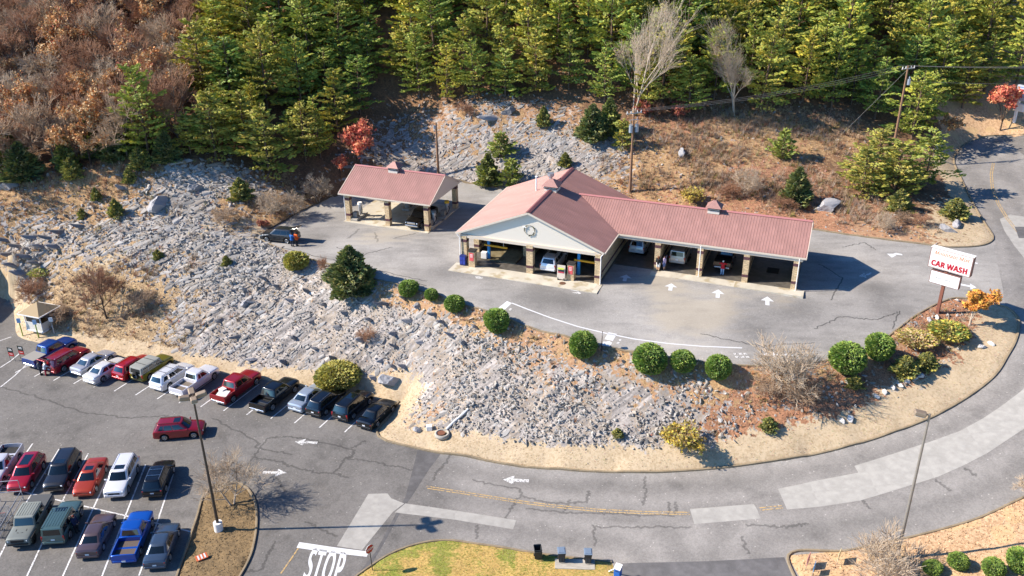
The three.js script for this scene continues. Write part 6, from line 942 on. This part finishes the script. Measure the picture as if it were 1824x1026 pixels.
{ const t = thing('pylon_sign', 'tall white car wash pylon sign on a brown post at the island', 'sign', 43.5, top(43.5, -81.3), -81.3, -45 * DEG), cab = std(0x7c5c54, .6);
  mesh('post', box(.3, 6.2, .3, 0, 3, 0), std(0x7a4a3a, .7), t);
  const a = mesh('sign_cabinet', box(4.1, 2.1, .62, .25, 5.85, 0), cab, t); mesh('cap', box(4.14, .05, .66, .25, 6.93, 0), whiteMat, a); printed(a, 'sign_face', 3.96, 1.98, pylonTex, .25, 5.85, .316); printed(a, 'sign_face', 3.96, 1.98, pylonTex, .25, 5.85, -.316, Math.PI);
  const b = mesh('message_cabinet', box(2.9, 1.35, .5, .05, 3.85, .02), cab, t); printed(b, 'sign_face', 2.78, 1.24, boardTex, .05, 3.85, .276); printed(b, 'sign_face', 2.78, 1.24, boardTex, .05, 3.85, -.236, Math.PI); }
{ const c = document.createElement('canvas'); c.width = 256; c.height = 256; const g0 = c.getContext('2d'); g0.fillStyle = '#aab2c0'; g0.fillRect(0, 0, 256, 256); g0.fillStyle = '#b3303c'; g0.fillRect(60, 60, 130, 36); g0.fillRect(100, 60, 40, 140); g0.fillRect(60, 180, 100, 26); g0.fillStyle = '#3b6fae'; g0.fillRect(40, 20, 160, 12); const tx = new THREE.CanvasTexture(c); tx.colorSpace = THREE.SRGBColorSpace;
  const t = thing('pylon_sign', 'white and red roadside sign at the far upper right', 'sign', 78.2, top(78.2, -136.2), -136.2, -60 * DEG); mesh('post', box(.35, 5.4, .35, 0, 2.6, 0), whiteMat, t); const a = mesh('sign_cabinet', rbox(2.0, 2.4, .5, .2, .3, 4.6, 0), std(0x8f949c, .5), t); printed(a, 'sign_face', 1.8, 2.2, tx, .3, 4.6, .256); mesh('message_cabinet', rbox(1.6, 1.2, .4, .1, .3, 2.4, 0), whiteMat, t); }
{ // STOP sign, its face turned to the lane
  const t = thing('stop_sign', 'red octagonal stop sign on a dark post at the lawn edge', 'sign', -11.04, top(-11.04, -53.02), -53.02, 50 * DEG); mesh('post', bar(V(0, -.1, 0), V(-.12, 2.6, 0), .035, .035, 6), std(0x35332f, .7), t);
  const oct = (r, z) => new THREE.CylinderGeometry(r, r, .02, 8).rotateY(Math.PI / 8).rotateX(Math.PI / 2).translate(-.12, 2.25, z); const p = mesh('sign_plate', oct(.42, .05), whiteMat, t); mesh('red_field', oct(.385, .058), std(0xb3122a, .4), p);
  mesh('lettering', new TextGeometry('STOP', { font, size: .2, depth: .01, curveSegments: 3 }).translate(-.42, 2.15, .07), whiteMat, p); }
// wheeled bins
function bin(label, x, z, turn, open) {
  const t = thing('wheeled_bin', label, 'bin', x, top(x, z), z, turn, 'wheeled bins at the kerb'), dk = std(0x2b2f33, .6), A = [.22, .05], q = []; const r0 = [[-.21, .06, -.24], [.21, .06, -.24], [.21, .06, .22], [-.21, .06, .22]], r1 = [[-.29, 1.0, -.34], [.29, 1.0, -.34], [.29, 1.0, .34], [-.29, 1.0, .34]], s = (r, f, y) => r.map((c) => [c[0] * f, y, c[2] * f]);
  const rings = [r0, r1, s(r1, 1.06, 1.0), s(r1, 1.06, 1.05), s(r1, .94, 1.05), s(r0, .94, .12)]; for (let k = 0; k + 1 < rings.length; k++) for (let c = 0; c < 4; c++) q.push([rings[k][c], rings[k + 1][c], rings[k + 1][(c + 1) % 4], rings[k][(c + 1) % 4]]); q.push(r0.slice(), rings[5].slice().reverse());
  mesh('tub', quadGeo(q), dk, t); mesh('rib', join([-.12, 0, .12].map((k) => box(.03, .7, .03, k, .5, .3, 0, -.12))), std(0x50555a, .6), t); for (const k of [-1, 1]) mesh('wheel', cyl(.12, .12, .06, k * .26, .12, -.26, 12, 0, Math.PI / 2), tyreMat, t); mesh('handle', bar(V(-.25, 1.0, -.42), V(.25, 1.0, -.42), .02), dk, t);
  if (!open) { const l = mesh('lid', join([rbox(.64, .07, .74, .03, 0, 1.1, .01, 0, .05), rbox(.5, .05, .5, .02, 0, 1.145, .02, 0, .05)]), std(0x6f7f92, .5), t); } else mesh('hanging_lid', rbox(.6, .75, .05, .02, 0, .62, .4, 0, .08), dk, t); return t;
}
bin('open empty wheeled bin standing at the lawn edge', 1.77,-54.14, .1, true); bin('lidded bin at the left end of the concrete pad', 3.6,-53.74, .05, false); bin('lidded bin at the right end of the concrete pad', 5.65,-53.57, -.03, false);
{ const c = [4.63,-53.33]; const t = thing('concrete_pad', 'pale concrete pad under the lidded bins on the lawn', 'pad', c[0], top(...c), c[1], -.06); mesh('slab', rbox(3.1, .16, 1.1, .02, 0, .0, 0), concreteMat, t); }
{ const c = [7.74,-51.55]; const t = thing('blue_mailbox', 'blue drop box with white trim at the driveway', 'mailbox', c[0], top(...c), c[1], -.5), bl = std(0x1c5fb0, .4); mesh('box', rbox(.5, .8, .5, .05, 0, .9, 0), bl, t); mesh('hood', join([box(.52, .1, .54, 0, 1.34, 0, 0, .25)]), whiteMat, t); mesh('slot', box(.3, .05, .02, 0, 1.1, .256), blackMat, t); mesh('leg', box(.08, .55, .08, 0, .25, 0), galv, t); mesh('white_post', bar(V(-.95, 0, -.55), V(-.2, 1.0, -.2), .05), whiteMat, t); }
// yard signs
function yardSign(name, label, x, z, turn, w, h, color, hgt = .4) { const t = thing(name, label, 'sign', x, top(x, z), z, turn); for (const k of [-1, 1]) mesh('stake', bar(V(k * w * .35, -.1, 0), V(k * w * .35, hgt + .2, 0), .018), std(0x9b9488, .6), t); mesh('board', rbox(w, h, .03, .008, 0, hgt + h / 2, .03), std(color, .6), t); return t; }
yardSign('yard_sign', 'pink board sign on the leafy verge by the driveway corner', 22.04,-51.75, 1.0, .9, .75, 0xd88f86); yardSign('yard_sign', 'small blue board sign in front of the pink one', 22.27,-51, 1.05, .7, .6, 0x5f9fd0); yardSign('yard_sign', 'cream board sign right of the pink one on the verge', 24.43,-52, 1.0, .8, .75, 0xe8dcae);
{ const c = [-24.69,-54.48]; const t = thing('fallen_sign', 'orange and white placard lying in the planter', 'sign', c[0], top(...c) + .02, c[1], .6); mesh('board', rbox(.9, .04, .5, .01, 0, .18, 0, 0, .35), std(0xd56a3c, .6), t); mesh('print', join([-.25, 0, .25].map((k) => box(.12, .012, .4, k, .21, 0, 0, .35))), whiteMat, t); }
// cart corral and carts at the left border
{ const c = [-43.16,-59.64], t = thing('cart_corral', 'steel cart corral at the left border beside the grey pickup', 'cart corral', c[0], 0, c[1], AW * DEG - Math.PI / 2 + .02); const rails = []; for (const x of [-.95, .95]) { for (const y of [.35, .95]) mesh('rail', bar(V(x, y, -2.4), V(x, y, 2.4), .03), steelMat, t); for (const z of [-2.4, 0, 2.4]) mesh('post', bar(V(x, 0, z), V(x, 1.05, z), .035), steelMat, t); } mesh('rail', bar(V(-.95, .95, -2.4), V(.95, .95, -2.4), .03), steelMat, t); mesh('header_bar', join([bar(V(-.95, 1.05, -2.4), V(-.95, 2.1, -2.4), .03), bar(V(.95, 1.05, -2.4), V(.95, 2.1, -2.4), .03), bar(V(-.95, 2.1, -2.4), V(.95, 2.1, -2.4), .03)]), steelMat, t);
  const wires = [], B = (a, b, r = .008) => wires.push(bar(V(...a), V(...b), r, r, 4)); for (let k = 0; k <= 6; k++) { const z = -.42 + k * .14, s = .24 + k * .008; B([-s, .55, z], [-s - .03, 1, z]); B([s, .55, z], [s + .03, 1, z]); B([-s, .55, z], [s, .55, z]); } for (let k = -3; k <= 3; k++) { B([k * .08, .55, -.42], [k * .09, 1, -.48]); B([k * .08, .55, .42], [k * .09, 1, .46]); } for (const y of [.7, .85, 1]) { B([-.28, y, -.46], [.28, y, -.46]); B([-.31, y, .46], [.31, y, .46]); B([-.28, y, -.46], [-.31, y, .46]); B([.28, y, -.46], [.31, y, .46]); }
  const frame = join([bar(V(-.26, .14, -.4), V(-.28, .2, .42), .015), bar(V(.26, .14, -.4), V(.28, .2, .42), .015), bar(V(-.27, .2, .42), V(-.3, 1, .48), .015), bar(V(.27, .2, .42), V(.3, 1, .48), .015)]), basket = join(wires), hnd = bar(V(-.32, 1.02, .52), V(.32, 1.02, .52), .02), wh = [-1, 1].flatMap((k) => [cyl(.06, .06, .03, k * .27, .06, -.36, 10, 0, Math.PI / 2), cyl(.06, .06, .03, k * .27, .06, .4, 10, 0, Math.PI / 2)]);
  const lab = ['cart nearest the corral mouth', 'second cart from the corral mouth', 'third cart from the corral mouth', 'fourth cart from the corral mouth', 'fifth cart from the corral mouth', 'cart deepest in the corral'];
  for (let k = 0; k < 6; k++) { const s = thing('shopping_cart', 'steel wire ' + lab[k], 'shopping cart', 0, 0, 0, 0, 'carts in the corral'); const p = V(k % 2 ? .4 : -.4, 0, 1.9 - Math.floor(k / 2) * .95).applyAxisAngle(V(0, 1, 0), t.rotation.y); s.position.set(t.position.x + p.x, .01, t.position.z + p.z); s.rotation.y = t.rotation.y + (k % 3 - 1) * .06; mesh('basket', basket, steelMat, s); mesh('frame', frame, steelMat, s); mesh('handle', hnd, std(0xa01c22, .5), s); wh.forEach((w) => mesh('wheel', w, tyreMat, s)); } }
// white booth with tan hip roof, posts and small signs at the far left
{ const c = [-54.59,-92.3], t = thing('booth', 'small white booth with a tan hip roof behind the blue pickup', 'booth', c[0], top(...c) - .05, c[1], -.35), h = 2.1, w = 1.15; mesh('floor', box(2.5, .16, 2.5, 0, .1, 0), whiteMat, t); for (const [x, z] of [[-1, -1], [1, -1], [1, 1], [-1, 1]]) mesh('post', box(.1, h, .1, x * w, h / 2 + .15, z * w), whiteMat, t);
  const win = (x, z, ry) => { const g0 = mesh('panel', box(2.2, 1.0, .05, 0, .65, 0).applyMatrix4(T4(x, 0, z, 0, ry)), std(0xd9d4c8, .6), t); mesh('window', box(1.9, .75, .03, 0, 1.6, 0).applyMatrix4(T4(x, 0, z, 0, ry)), glassMat, t); mesh('rail', box(2.2, .07, .08, 0, 1.18, 0).applyMatrix4(T4(x, 0, z, 0, ry)), whiteMat, t); }; win(0, -w, 0); win(-w, 0, Math.PI / 2); win(0, w, 0); mesh('wall', box(.05, 1.0, 2.2, w, .65, 0), std(0xd9d4c8, .6), t);
  const o = 1.6, y = 2.25; mesh('roof', quadGeo([[[-o, y, o], [o, y, o], [0, 3.3, 0]], [[o, y, o], [o, y, -o], [0, 3.3, 0]], [[o, y, -o], [-o, y, -o], [0, 3.3, 0]], [[-o, y, -o], [-o, y, o], [0, 3.3, 0]], [[-o, y - .01, -o], [o, y - .01, -o], [o, y - .01, o], [-o, y - .01, o]]]), std(0xa08d6e, .9), t); mesh('eave', join([box(3.24, .12, .06, 0, y - .02, o), box(3.24, .12, .06, 0, y - .02, -o), box(.06, .12, 3.2, o, y - .02, 0), box(.06, .12, 3.2, -o, y - .02, 0)]), whiteMat, t); }
function postSign(label, x, z, h, post, board, w, hh) { const t = thing('post_sign', label, 'sign', x, top(x, z), z, .2); mesh('post', cyl(.07, .07, h, 0, h / 2, 0, 8), post, t); mesh('board', rbox(w, hh, .03, .01, 0, h + hh * .25, .07), board, t); return t; }
const limeMat = std(0x8fa63a, .6); postSign('blue and white sign on a lime post at the drive edge', -56.78,-91.54, 1.9, limeMat, std(0x8fb6dc, .5), .42, .6); postSign('pale blue sign on a lime post beside the booth', -54.49,-90.69, 1.9, limeMat, std(0xa9c8e2, .5), .42, .6); postSign('small white sign on a thin post right of the booth', -52.78,-91.04, 1.7, galv, whiteMat, .45, .55);
function banner(label, x, z) { const t = thing('banner_sign', label, 'sign', x, 0, z, -.3); for (const k of [-.32, .32]) mesh('leg', bar(V(k, 0, 0), V(k, 1.7, 0), .02), blackMat, t); const b = mesh('panel', box(.72, 1.05, .03, 0, 1.15, 0), std(0x1d2a26, .6), t); mesh('stripe', box(.72, .42, .034, 0, .86, 0), std(0xb02a26, .6), b); mesh('print', join([box(.4, .08, .038, 0, 1.5, 0), box(.5, .06, .038, 0, 1.36, 0), box(.4, .06, .038, 0, .9, 0)]), whiteMat, b); return t; }
banner('dark banner sign with a red stripe, leftmost by the blue pickup', -55.22,-86.01); banner('dark banner sign with a red stripe, nearer the blue pickup', -54.27,-86.36);
tag(mesh('red_ball_planter', join([0, 1, 2].map((k) => new THREE.SphereGeometry(.42, 12, 8).translate(k * .8, .3, rr(-.1, .1)))), std(0x9c2a2a, .8)), 'row of red mums at the foot of the booth', 'flowers').position.set(...((x, z) => [x, top(x, z), z])(-55.78,-92.33));
// culvert inlet and pipe on the straw corner
{ const c = [-6.72,-70.01], t = thing('culvert_inlet', 'round concrete culvert inlet with rusty lid on the straw corner', 'culvert', c[0], top(...c), c[1], .3); mesh('ring', new THREE.LatheGeometry([[.5, 0], [.72, .02], [.72, .3], [.52, .34], [.5, .1]].map((q) => new THREE.Vector2(...q)), 26), concreteMat, t); mesh('bowl', cyl(.5, .5, .05, 0, .08, 0, 22), std(0x33302c, .9), t); mesh('lid', cyl(.36, .36, .12, -.08, .26, -.05, 18), std(0x7a4e38, .8), t); }
tag(mesh('drain_pipe', new THREE.TubeGeometry(new THREE.CatmullRomCurve3([[-6.37,-70.51], [-5.7,-71.13], [-4.97,-71.72], [-4.33,-72.26]].map(([x, z]) => V(x, top(x, z) + .16, z))), 16, .11, 8), whiteMat), 'white plastic pipe running up the rubble from the culvert', 'pipe');
{ const c = [-8.01,-71]; tag(mesh('white_block', rbox(.55, .5, .5, .04), whiteMat), 'square white concrete marker left of the culvert inlet', 'marker').position.set(c[0], top(...c) + .18, c[1]); const d = [-9.2,-70.98]; tag(mesh('pale_stone', stoneGeo(333, .8).scale(.4, .45, .35), rockTones[2]), 'upright pale stone on the straw corner by the kerb', 'rock').position.set(d[0], top(...d) + .2, d[1]); }
{ const c = [8.6,-75.73]; const t = thing('sign_post', 'thin dark sign post beside the white stop bar', 'post', c[0], top(...c), c[1], 0); mesh('post', bar(V(0, -.1, 0), V(.05, 2.2, 0), .04), std(0x4a3230, .8), t); mesh('plate', box(.02, .45, .32, .05, 1.95, 0), galv, t); }
// car wash equipment (hall coordinates)
const hallAt = (x, z) => { const p = V(x, 0, z).applyAxisAngle(V(0, 1, 0), TURN); return [9.29 + p.x, 7.66, -88.05 + p.z]; };
function payStation(label, x, z) { const t = thing('pay_station', label, 'pay station', ...hallAt(x, z), TURN); mesh('pillar', wallBox(.75, 1.9, .7, 0, .95, 0), blockMat, t); mesh('cap', box(.9, .12, .85, 0, 1.95, 0), darkMat, t); mesh('panel', box(.5, .95, .04, 0, 1.25, .37), std(0xd4585a, .5), t); mesh('print', join([box(.3, .06, .02, 0, 1.55, .395), box(.36, .05, .02, 0, 1.4, .395), box(.3, .05, .02, 0, 1.25, .395)]), whiteMat, t); return t; }
payStation('stone pay station with red panel at the left hall corner', -14.6, .25); payStation('stone pay station with red panel in the right hall bay', -3.0, -.1);
function boom(label, x, z, flip) { const t = thing('wash_boom', label, 'wash equipment', ...hallAt(x, z), TURN), bl = std(0x2f86c4, .5); mesh('post', box(.3, 3.1, .3, 0, 1.55, 0), bl, t); mesh('arm', join([bar(V(0, 2.7, 0), V(2.3, 2.75, 0), .06), bar(V(1.8, 2.7, 0), V(1.8, 1.75, 0), .03)]), whiteMat, t); mesh('padded_bar', join([bar(V(-.5, 1.75, .1), V(2.3, 1.7, .1), .12, .12, 10)]), std(0xe0a526, .6), t); mesh('control_box', rbox(.7, .8, .5, .05, -.5, .5, .2), flip, t); return t; }
boom('blue post with yellow padded bar in the left hall bay', -13.6, -2.2, whiteMat); boom('blue post with yellow padded bar in the right hall bay', -2.6, -1.6, std(0x1c2f5c, .6));
{ const t = thing('blue_barrel', 'dark blue bin at the left front corner of the hall', 'bin', ...hallAt(-15.75, .35), TURN); mesh('drum', join([box(.7, 1.15, .45, 0, .62, 0)]), std(0x1d2c6e, .6), t); mesh('panels', join([box(.28, .4, .02, -.16, .85, .235), box(.28, .4, .02, .17, .85, .235), box(.28, .4, .02, -.16, .38, .235), box(.28, .4, .02, .17, .38, .235)]), std(0x2c3f9c, .5), t); }
{ const t = thing('menu_board', 'pale framed menu board with coloured posters beside the white SUV', 'sign', ...hallAt(-4.0, .45), TURN); mesh('frame', join([box(.9, 1.6, .06, 0, .95, 0, 0, -.1)]), trimMat, t); [[0xc7d24a, 1.4], [0x23262b, 1.15], [0xb83a48, .95], [0x23262b, .8], [0x9a4ab0, .62], [0x23262b, .42]].forEach(([c, y]) => mesh('poster', box(.68, .17, .03, 0, y, .05 + (1 - y) * -.1, 0, -.1), std(c, .5), t)); for (const k of [-.35, .35]) mesh('leg', box(.06, .3, .3, k, .15, -.02), darkMat, t); }
// vacuum islands under the canopy (canopy coordinates)
const canAt = (x, z) => { const p = V(x, 0, z).applyAxisAngle(V(0, 1, 0), TURN); return [-10.32 + p.x, 7.66, -103.58 + p.z]; };
function vac(label, x, z, top_) { const t = thing('vacuum_island', label, 'vacuum', ...canAt(x, z), TURN); mesh('island', rbox(1.1, .3, 2.8, .08, 0, .15, 0), concreteMat, t); mesh('tank', join([cyl(.26, .26, 1.2, 0, .9, -.5, 16), cyl(.2, .26, .15, 0, 1.57, -.5, 16)]), steelMat, t); mesh('dome', cyl(.3, .34, .3, 0, 1.75, -.5, 16), top_, t); mesh('hose', new THREE.TubeGeometry(new THREE.CatmullRomCurve3([V(.2, 1.2, -.5), V(.5, 1.0, -.1), V(.35, .45, .4), V(.1, .4, .9)]), 20, .05, 6), blackMat, t); mesh('trash_box', rbox(.6, .75, .6, .05, 0, .66, .7), std(0x8a8680, .6), t); return t; }
vac('vacuum island with steel tank beside the left canopy pier', -10.6, -1.4, whiteMat); vac('vacuum island behind the middle canopy pier', -5.9, -6.8, whiteMat); vac('vacuum island with yellow dome right of the black pickup', -.2, -5.6, std(0xe0b020, .5)); vac('low vacuum island at the front right canopy pier', -.3, -1.9, std(0x5e6a72, .5));
// the shop to the left of the view, whose shade falls across the drive
{ const t = thing('shop_building', 'flat roofed shop building beyond the left border', 'building', -86, 0, -99, 0); mesh('wall', box(30, 8.4, 16, -2, 4.2, -4), std(0xb8a890, .9), t); mesh('parapet', box(30.4, .8, 16.4, -2, 8.5, -4), std(0x8d7f6c, .8), t); mesh('canopy', box(26, .3, 2, -2, 3.4, 5), std(0x5a5550, .8), t); mesh('door', box(3, 2.6, .1, 0, 1.3, 4.06), glassMat, t); }

// ================= people: one continuous body from a field of tapered bones, with clothes and hair over it
const capsule = (p, a, b, ra, rb) => { const ax = b[0] - a[0], ay = b[1] - a[1], az = b[2] - a[2], px = p[0] - a[0], py = p[1] - a[1], pz = p[2] - a[2], t = clamp((px * ax + py * ay + pz * az) / (ax * ax + ay * ay + az * az || 1)); return Math.hypot(px - ax * t, py - ay * t, pz - az * t) - mix(ra, rb, t); };
function fieldMesh(bones, inflate, res, lo, size, k = .035) {
  const mc = new MarchingCubes(res, new THREE.MeshBasicMaterial(), false, false, 60000); mc.isolation = 0; const n = mc.size, p = [0, 0, 0];
  for (let z = 0; z < n; z++) for (let y = 0; y < n; y++) for (let x = 0; x < n; x++) {
    p[0] = lo[0] + size * x / n; p[1] = lo[1] + size * y / n; p[2] = lo[2] + size * z / n; let d = 1e9;
    for (const b of bones) { const q = capsule(p, b[0], b[1], b[2] + inflate, b[3] + inflate), h = clamp(.5 + .5 * (d - q) / k); d = d > 1e8 ? q : mix(d, q, h) - k * h * (1 - h); }
    mc.field[x + y * n + z * n * n] = -d;
  }
  mc.update(); const c = mc.count, P = mc.positionArray.slice(0, c * 3), N = mc.normalArray.slice(0, c * 3);
  for (let i = 0; i < c; i++) { P[i * 3] = lo[0] + size * (P[i * 3] + 1) / 2; P[i * 3 + 1] = lo[1] + size * (P[i * 3 + 1] + 1) / 2; P[i * 3 + 2] = lo[2] + size * (P[i * 3 + 2] + 1) / 2; }
  const g0 = new THREE.BufferGeometry(); g0.setAttribute('position', new THREE.BufferAttribute(P, 3)); g0.setAttribute('normal', new THREE.BufferAttribute(N, 3)); g0.setAttribute('uv', new THREE.BufferAttribute(new Float32Array(c * 2), 2)); return g0;
}
// pose: joints in metres for a 1.74 m figure facing +z; r and l are the figure's own right (-x) and left (+x)
function person(label, x, y, z, turn, o) {
  const J = { hip: [0, .93, 0], chest: [0, 1.3, 0], neck: [0, 1.48, .01], head: [0, 1.62, .03], sr: [-.19, 1.43, 0], sl: [.19, 1.43, 0], er: [-.26, 1.15, -.02], el: [.26, 1.15, -.02], wr: [-.27, .9, .08], wl: [.27, .9, .08], hr: [-.1, .9, 0], hl: [.1, .9, 0], kr: [-.11, .5, .03], kl: [.11, .5, .03], ar: [-.12, .08, -.03], al: [.12, .08, -.03], ...o.pose };
  const t = thing('person', label, 'person', x, y, z, turn), toe = (a) => [a[0] * 1.05, .04, a[2] + .17];
  const torso = [[J.hip, J.chest, .145, .155], [J.chest, [J.neck[0], J.neck[1] - .06, J.neck[2]], .15, .08], [J.sr, J.sl, .075, .075], [J.hr, J.hl, .12, .12]];
  const arms = [[J.sr, J.er, .06, .046], [J.sl, J.el, .06, .046]], fore = [[J.er, J.wr, .044, .03], [J.el, J.wl, .044, .03]], thigh = [[J.hr, J.kr, .095, .06], [J.hl, J.kl, .095, .06]], shin = [[J.kr, J.ar, .06, .038], [J.kl, J.al, .06, .038]], feet = [[J.ar, toe(J.ar), .045, .035], [J.al, toe(J.al), .045, .035]];
  const hd = J.head, head = [[[hd[0], hd[1] - .05, hd[2]], [hd[0], hd[1] + .04, hd[2] - .015], .078, .095], [J.neck, [hd[0], hd[1] - .06, hd[2] - .02], .055, .055], [[hd[0], hd[1] - .075, hd[2] + .04], [hd[0], hd[1] - .08, hd[2] + .05], .04, .038]];
  const palms = [[J.er, J.wr], [J.el, J.wl]].map(([e, w]) => { const d = V(w[0] - e[0], w[1] - e[1], w[2] - e[2]).normalize(); return [w, [w[0] + d.x * .08, w[1] + d.y * .08, w[2] + d.z * .08], .03, .036]; });
  const lo = [-.95, -.05, -.95], size = 1.9, extra = [];
  const fing = (w, e, s) => { const d = V(w[0] - e[0], w[1] - e[1], w[2] - e[2]).normalize(), across = new THREE.Vector3().crossVectors(d, V(0, 0, 1)).normalize(); if (across.lengthSq() < .1) across.set(1, 0, 0); const nrm = new THREE.Vector3().crossVectors(across, d).normalize(), o0 = V(...w).addScaledVector(d, .09); [-.027, -.009, .009, .027].forEach((k, i) => { const a = o0.clone().addScaledVector(across, k), l = [.06, .075, .07, .052][i], b = a.clone().addScaledVector(d, l * .55), c = b.clone().addScaledVector(d, l * .4).addScaledVector(nrm, .02); extra.push(bar(a, b, .009, .0085, 5), bar(b, c, .0085, .007, 5)); }); const ta = V(...w).addScaledVector(d, .03).addScaledVector(across, s * .03), tb = ta.clone().addScaledVector(d, .035).addScaledVector(across, s * .03); extra.push(bar(ta, tb, .012, .01, 5), bar(tb, tb.clone().addScaledVector(d, .03), .01, .008, 5)); };
  fing(J.wr, J.er, 1); fing(J.wl, J.el, -1);
  extra.push(new THREE.ConeGeometry(.016, .045, 5).applyMatrix4(T4(hd[0], hd[1] - .015, hd[2] + .09, .3)), new THREE.SphereGeometry(.022, 6, 5).translate(hd[0] - .088, hd[1] - .01, hd[2] - .01), new THREE.SphereGeometry(.022, 6, 5).translate(hd[0] + .088, hd[1] - .01, hd[2] - .01));
  const all = [...torso, ...arms, ...fore, ...thigh, ...shin, ...feet, ...head, ...palms];
  mesh('body', join([fieldMesh(all, 0, 80, lo, size), ...extra]), std(o.skin ?? 0xc89a7c, .6), t);
  mesh('face', join([box(.03, .012, .01, hd[0] - .03, hd[1] + .01, hd[2] + .082), box(.03, .012, .01, hd[0] + .03, hd[1] + .01, hd[2] + .082), box(.045, .01, .01, hd[0], hd[1] - .06, hd[2] + .09)]), std(0x4a2c26, .7), t);
  mesh(o.coat ? 'jacket' : 'shirt', fieldMesh([...torso, ...arms, ...(o.short ? [] : fore.map((f) => [f[0], f[1], f[2], f[3]]))], .022, 80, lo, size), std(o.top, .85), t);
  mesh('trousers', fieldMesh([[J.hr, J.hl, .12, .12], [J.hip, J.hip, .12, .12], ...thigh.map((f) => o.shorts ? [f[0], f[1], f[2] + .02, f[3] + .02] : f), ...(o.shorts ? [] : shin)], .018, 80, lo, size), std(o.legs, .85), t);
  for (const f of feet) mesh('shoe', fieldMesh([f], .014, 40, [f[0][0] - .25, -.12, f[0][2] - .2], .5), std(o.shoes ?? 0x2a2624, .8), t);
  mesh(o.cap ? 'cap' : 'hair', join([new THREE.SphereGeometry(.112, 14, 9, 0, 6.283, 0, 1.75).applyMatrix4(T4(hd[0], hd[1] + .025, hd[2] - .018, -.25)), ...(o.long ? [rbox(.17, .26, .09, .04, hd[0], hd[1] - .1, hd[2] - .085)] : []), ...(o.cap ? [box(.15, .015, .1, hd[0], hd[1] + .06, hd[2] + .11)] : [])]), std(o.hair ?? 0x2b1d16, .8), t);
  return t;
}
const onLot = (x, z) => [x, top(x, z), z];
person('person in a blue jacket at the open tailgate of the dark crossover', ...onLot(-26.33,-99.47), 2.8, { top: 0x1f5fa8, legs: 0x1c2233, coat: 1, pose: { er: [-.27, 1.18, .1], wr: [-.2, 1.12, .36], el: [.27, 1.18, .1], wl: [.16, 1.15, .38] } });
person('person in an orange jacket beside the one in blue', ...onLot(-25.82,-99.63), 2.6, { top: 0xd95a16, legs: 0x20242c, coat: 1, pose: { wr: [-.2, 1.0, .26] } });
const bayFloor = (x, z) => [x, 7.66, z];
person('person in black top and white shorts at the bay pier', ...bayFloor(16.36,-91.21), 2.7, { top: 0x17171a, legs: 0xe6e2de, shorts: 1, long: 1, hair: 0x6b3d22, pose: { wr: [-.34, 1.1, .2], er: [-.34, 1.26, .05] } });
person('person in a pale lilac top and blue shorts beside the second bay', ...bayFloor(17.07,-91.34), -2.2, { top: 0xb9a6c4, legs: 0x5c6f9c, shorts: 1, long: 1, hair: 0x3a261c, pose: { er: [-.42, 1.45, .05], wr: [-.64, 1.48, .08] } });
person('person in a red shirt and jeans behind the maroon pickup', ...bayFloor(23.23,-89.83), 2.8, { top: 0xb01420, legs: 0x7fa0c4, cap: 1, hair: 0xdad6cf, pose: { er: [-.36, 1.3, .16], wr: [-.42, 1.22, .42], el: [.36, 1.3, .16], wl: [.4, 1.24, .42], chest: [0, 1.28, .05], neck: [0, 1.46, .09], head: [0, 1.6, .13] } });
person('person in a dark jacket standing at the open crimson tailgate', ...onLot(-50.69,-82.95), 2.0, { top: 0x39424e, legs: 0x23262d, coat: 1, pose: { wr: [-.2, 1.1, .32], er: [-.26, 1.2, .1] } });
person('person in red trousers loading the open crimson tailgate', ...onLot(-50.09,-82.82), 2.2, { top: 0xc8ccd2, legs: 0xa02438, long: 1, hair: 0x8a6a48, pose: { chest: [0, 1.26, .12], neck: [0, 1.42, .2], head: [0, 1.54, .26], sr: [-.19, 1.38, .14], sl: [.19, 1.38, .14], er: [-.25, 1.15, .28], el: [.25, 1.15, .28], wr: [-.16, 1.05, .5], wl: [.16, 1.05, .5] } });
person('person in a navy jacket between the teal SUV and mauve sedan', ...onLot(-36.05,-57.92), 1.2, { top: 0x1e2a4a, legs: 0x20222a, coat: 1, hair: 0x6a2a1c, pose: { chest: [0, 1.29, .05], wr: [-.14, 1.1, .36], er: [-.27, 1.2, .14] } });

renderer.render(scene, camera);
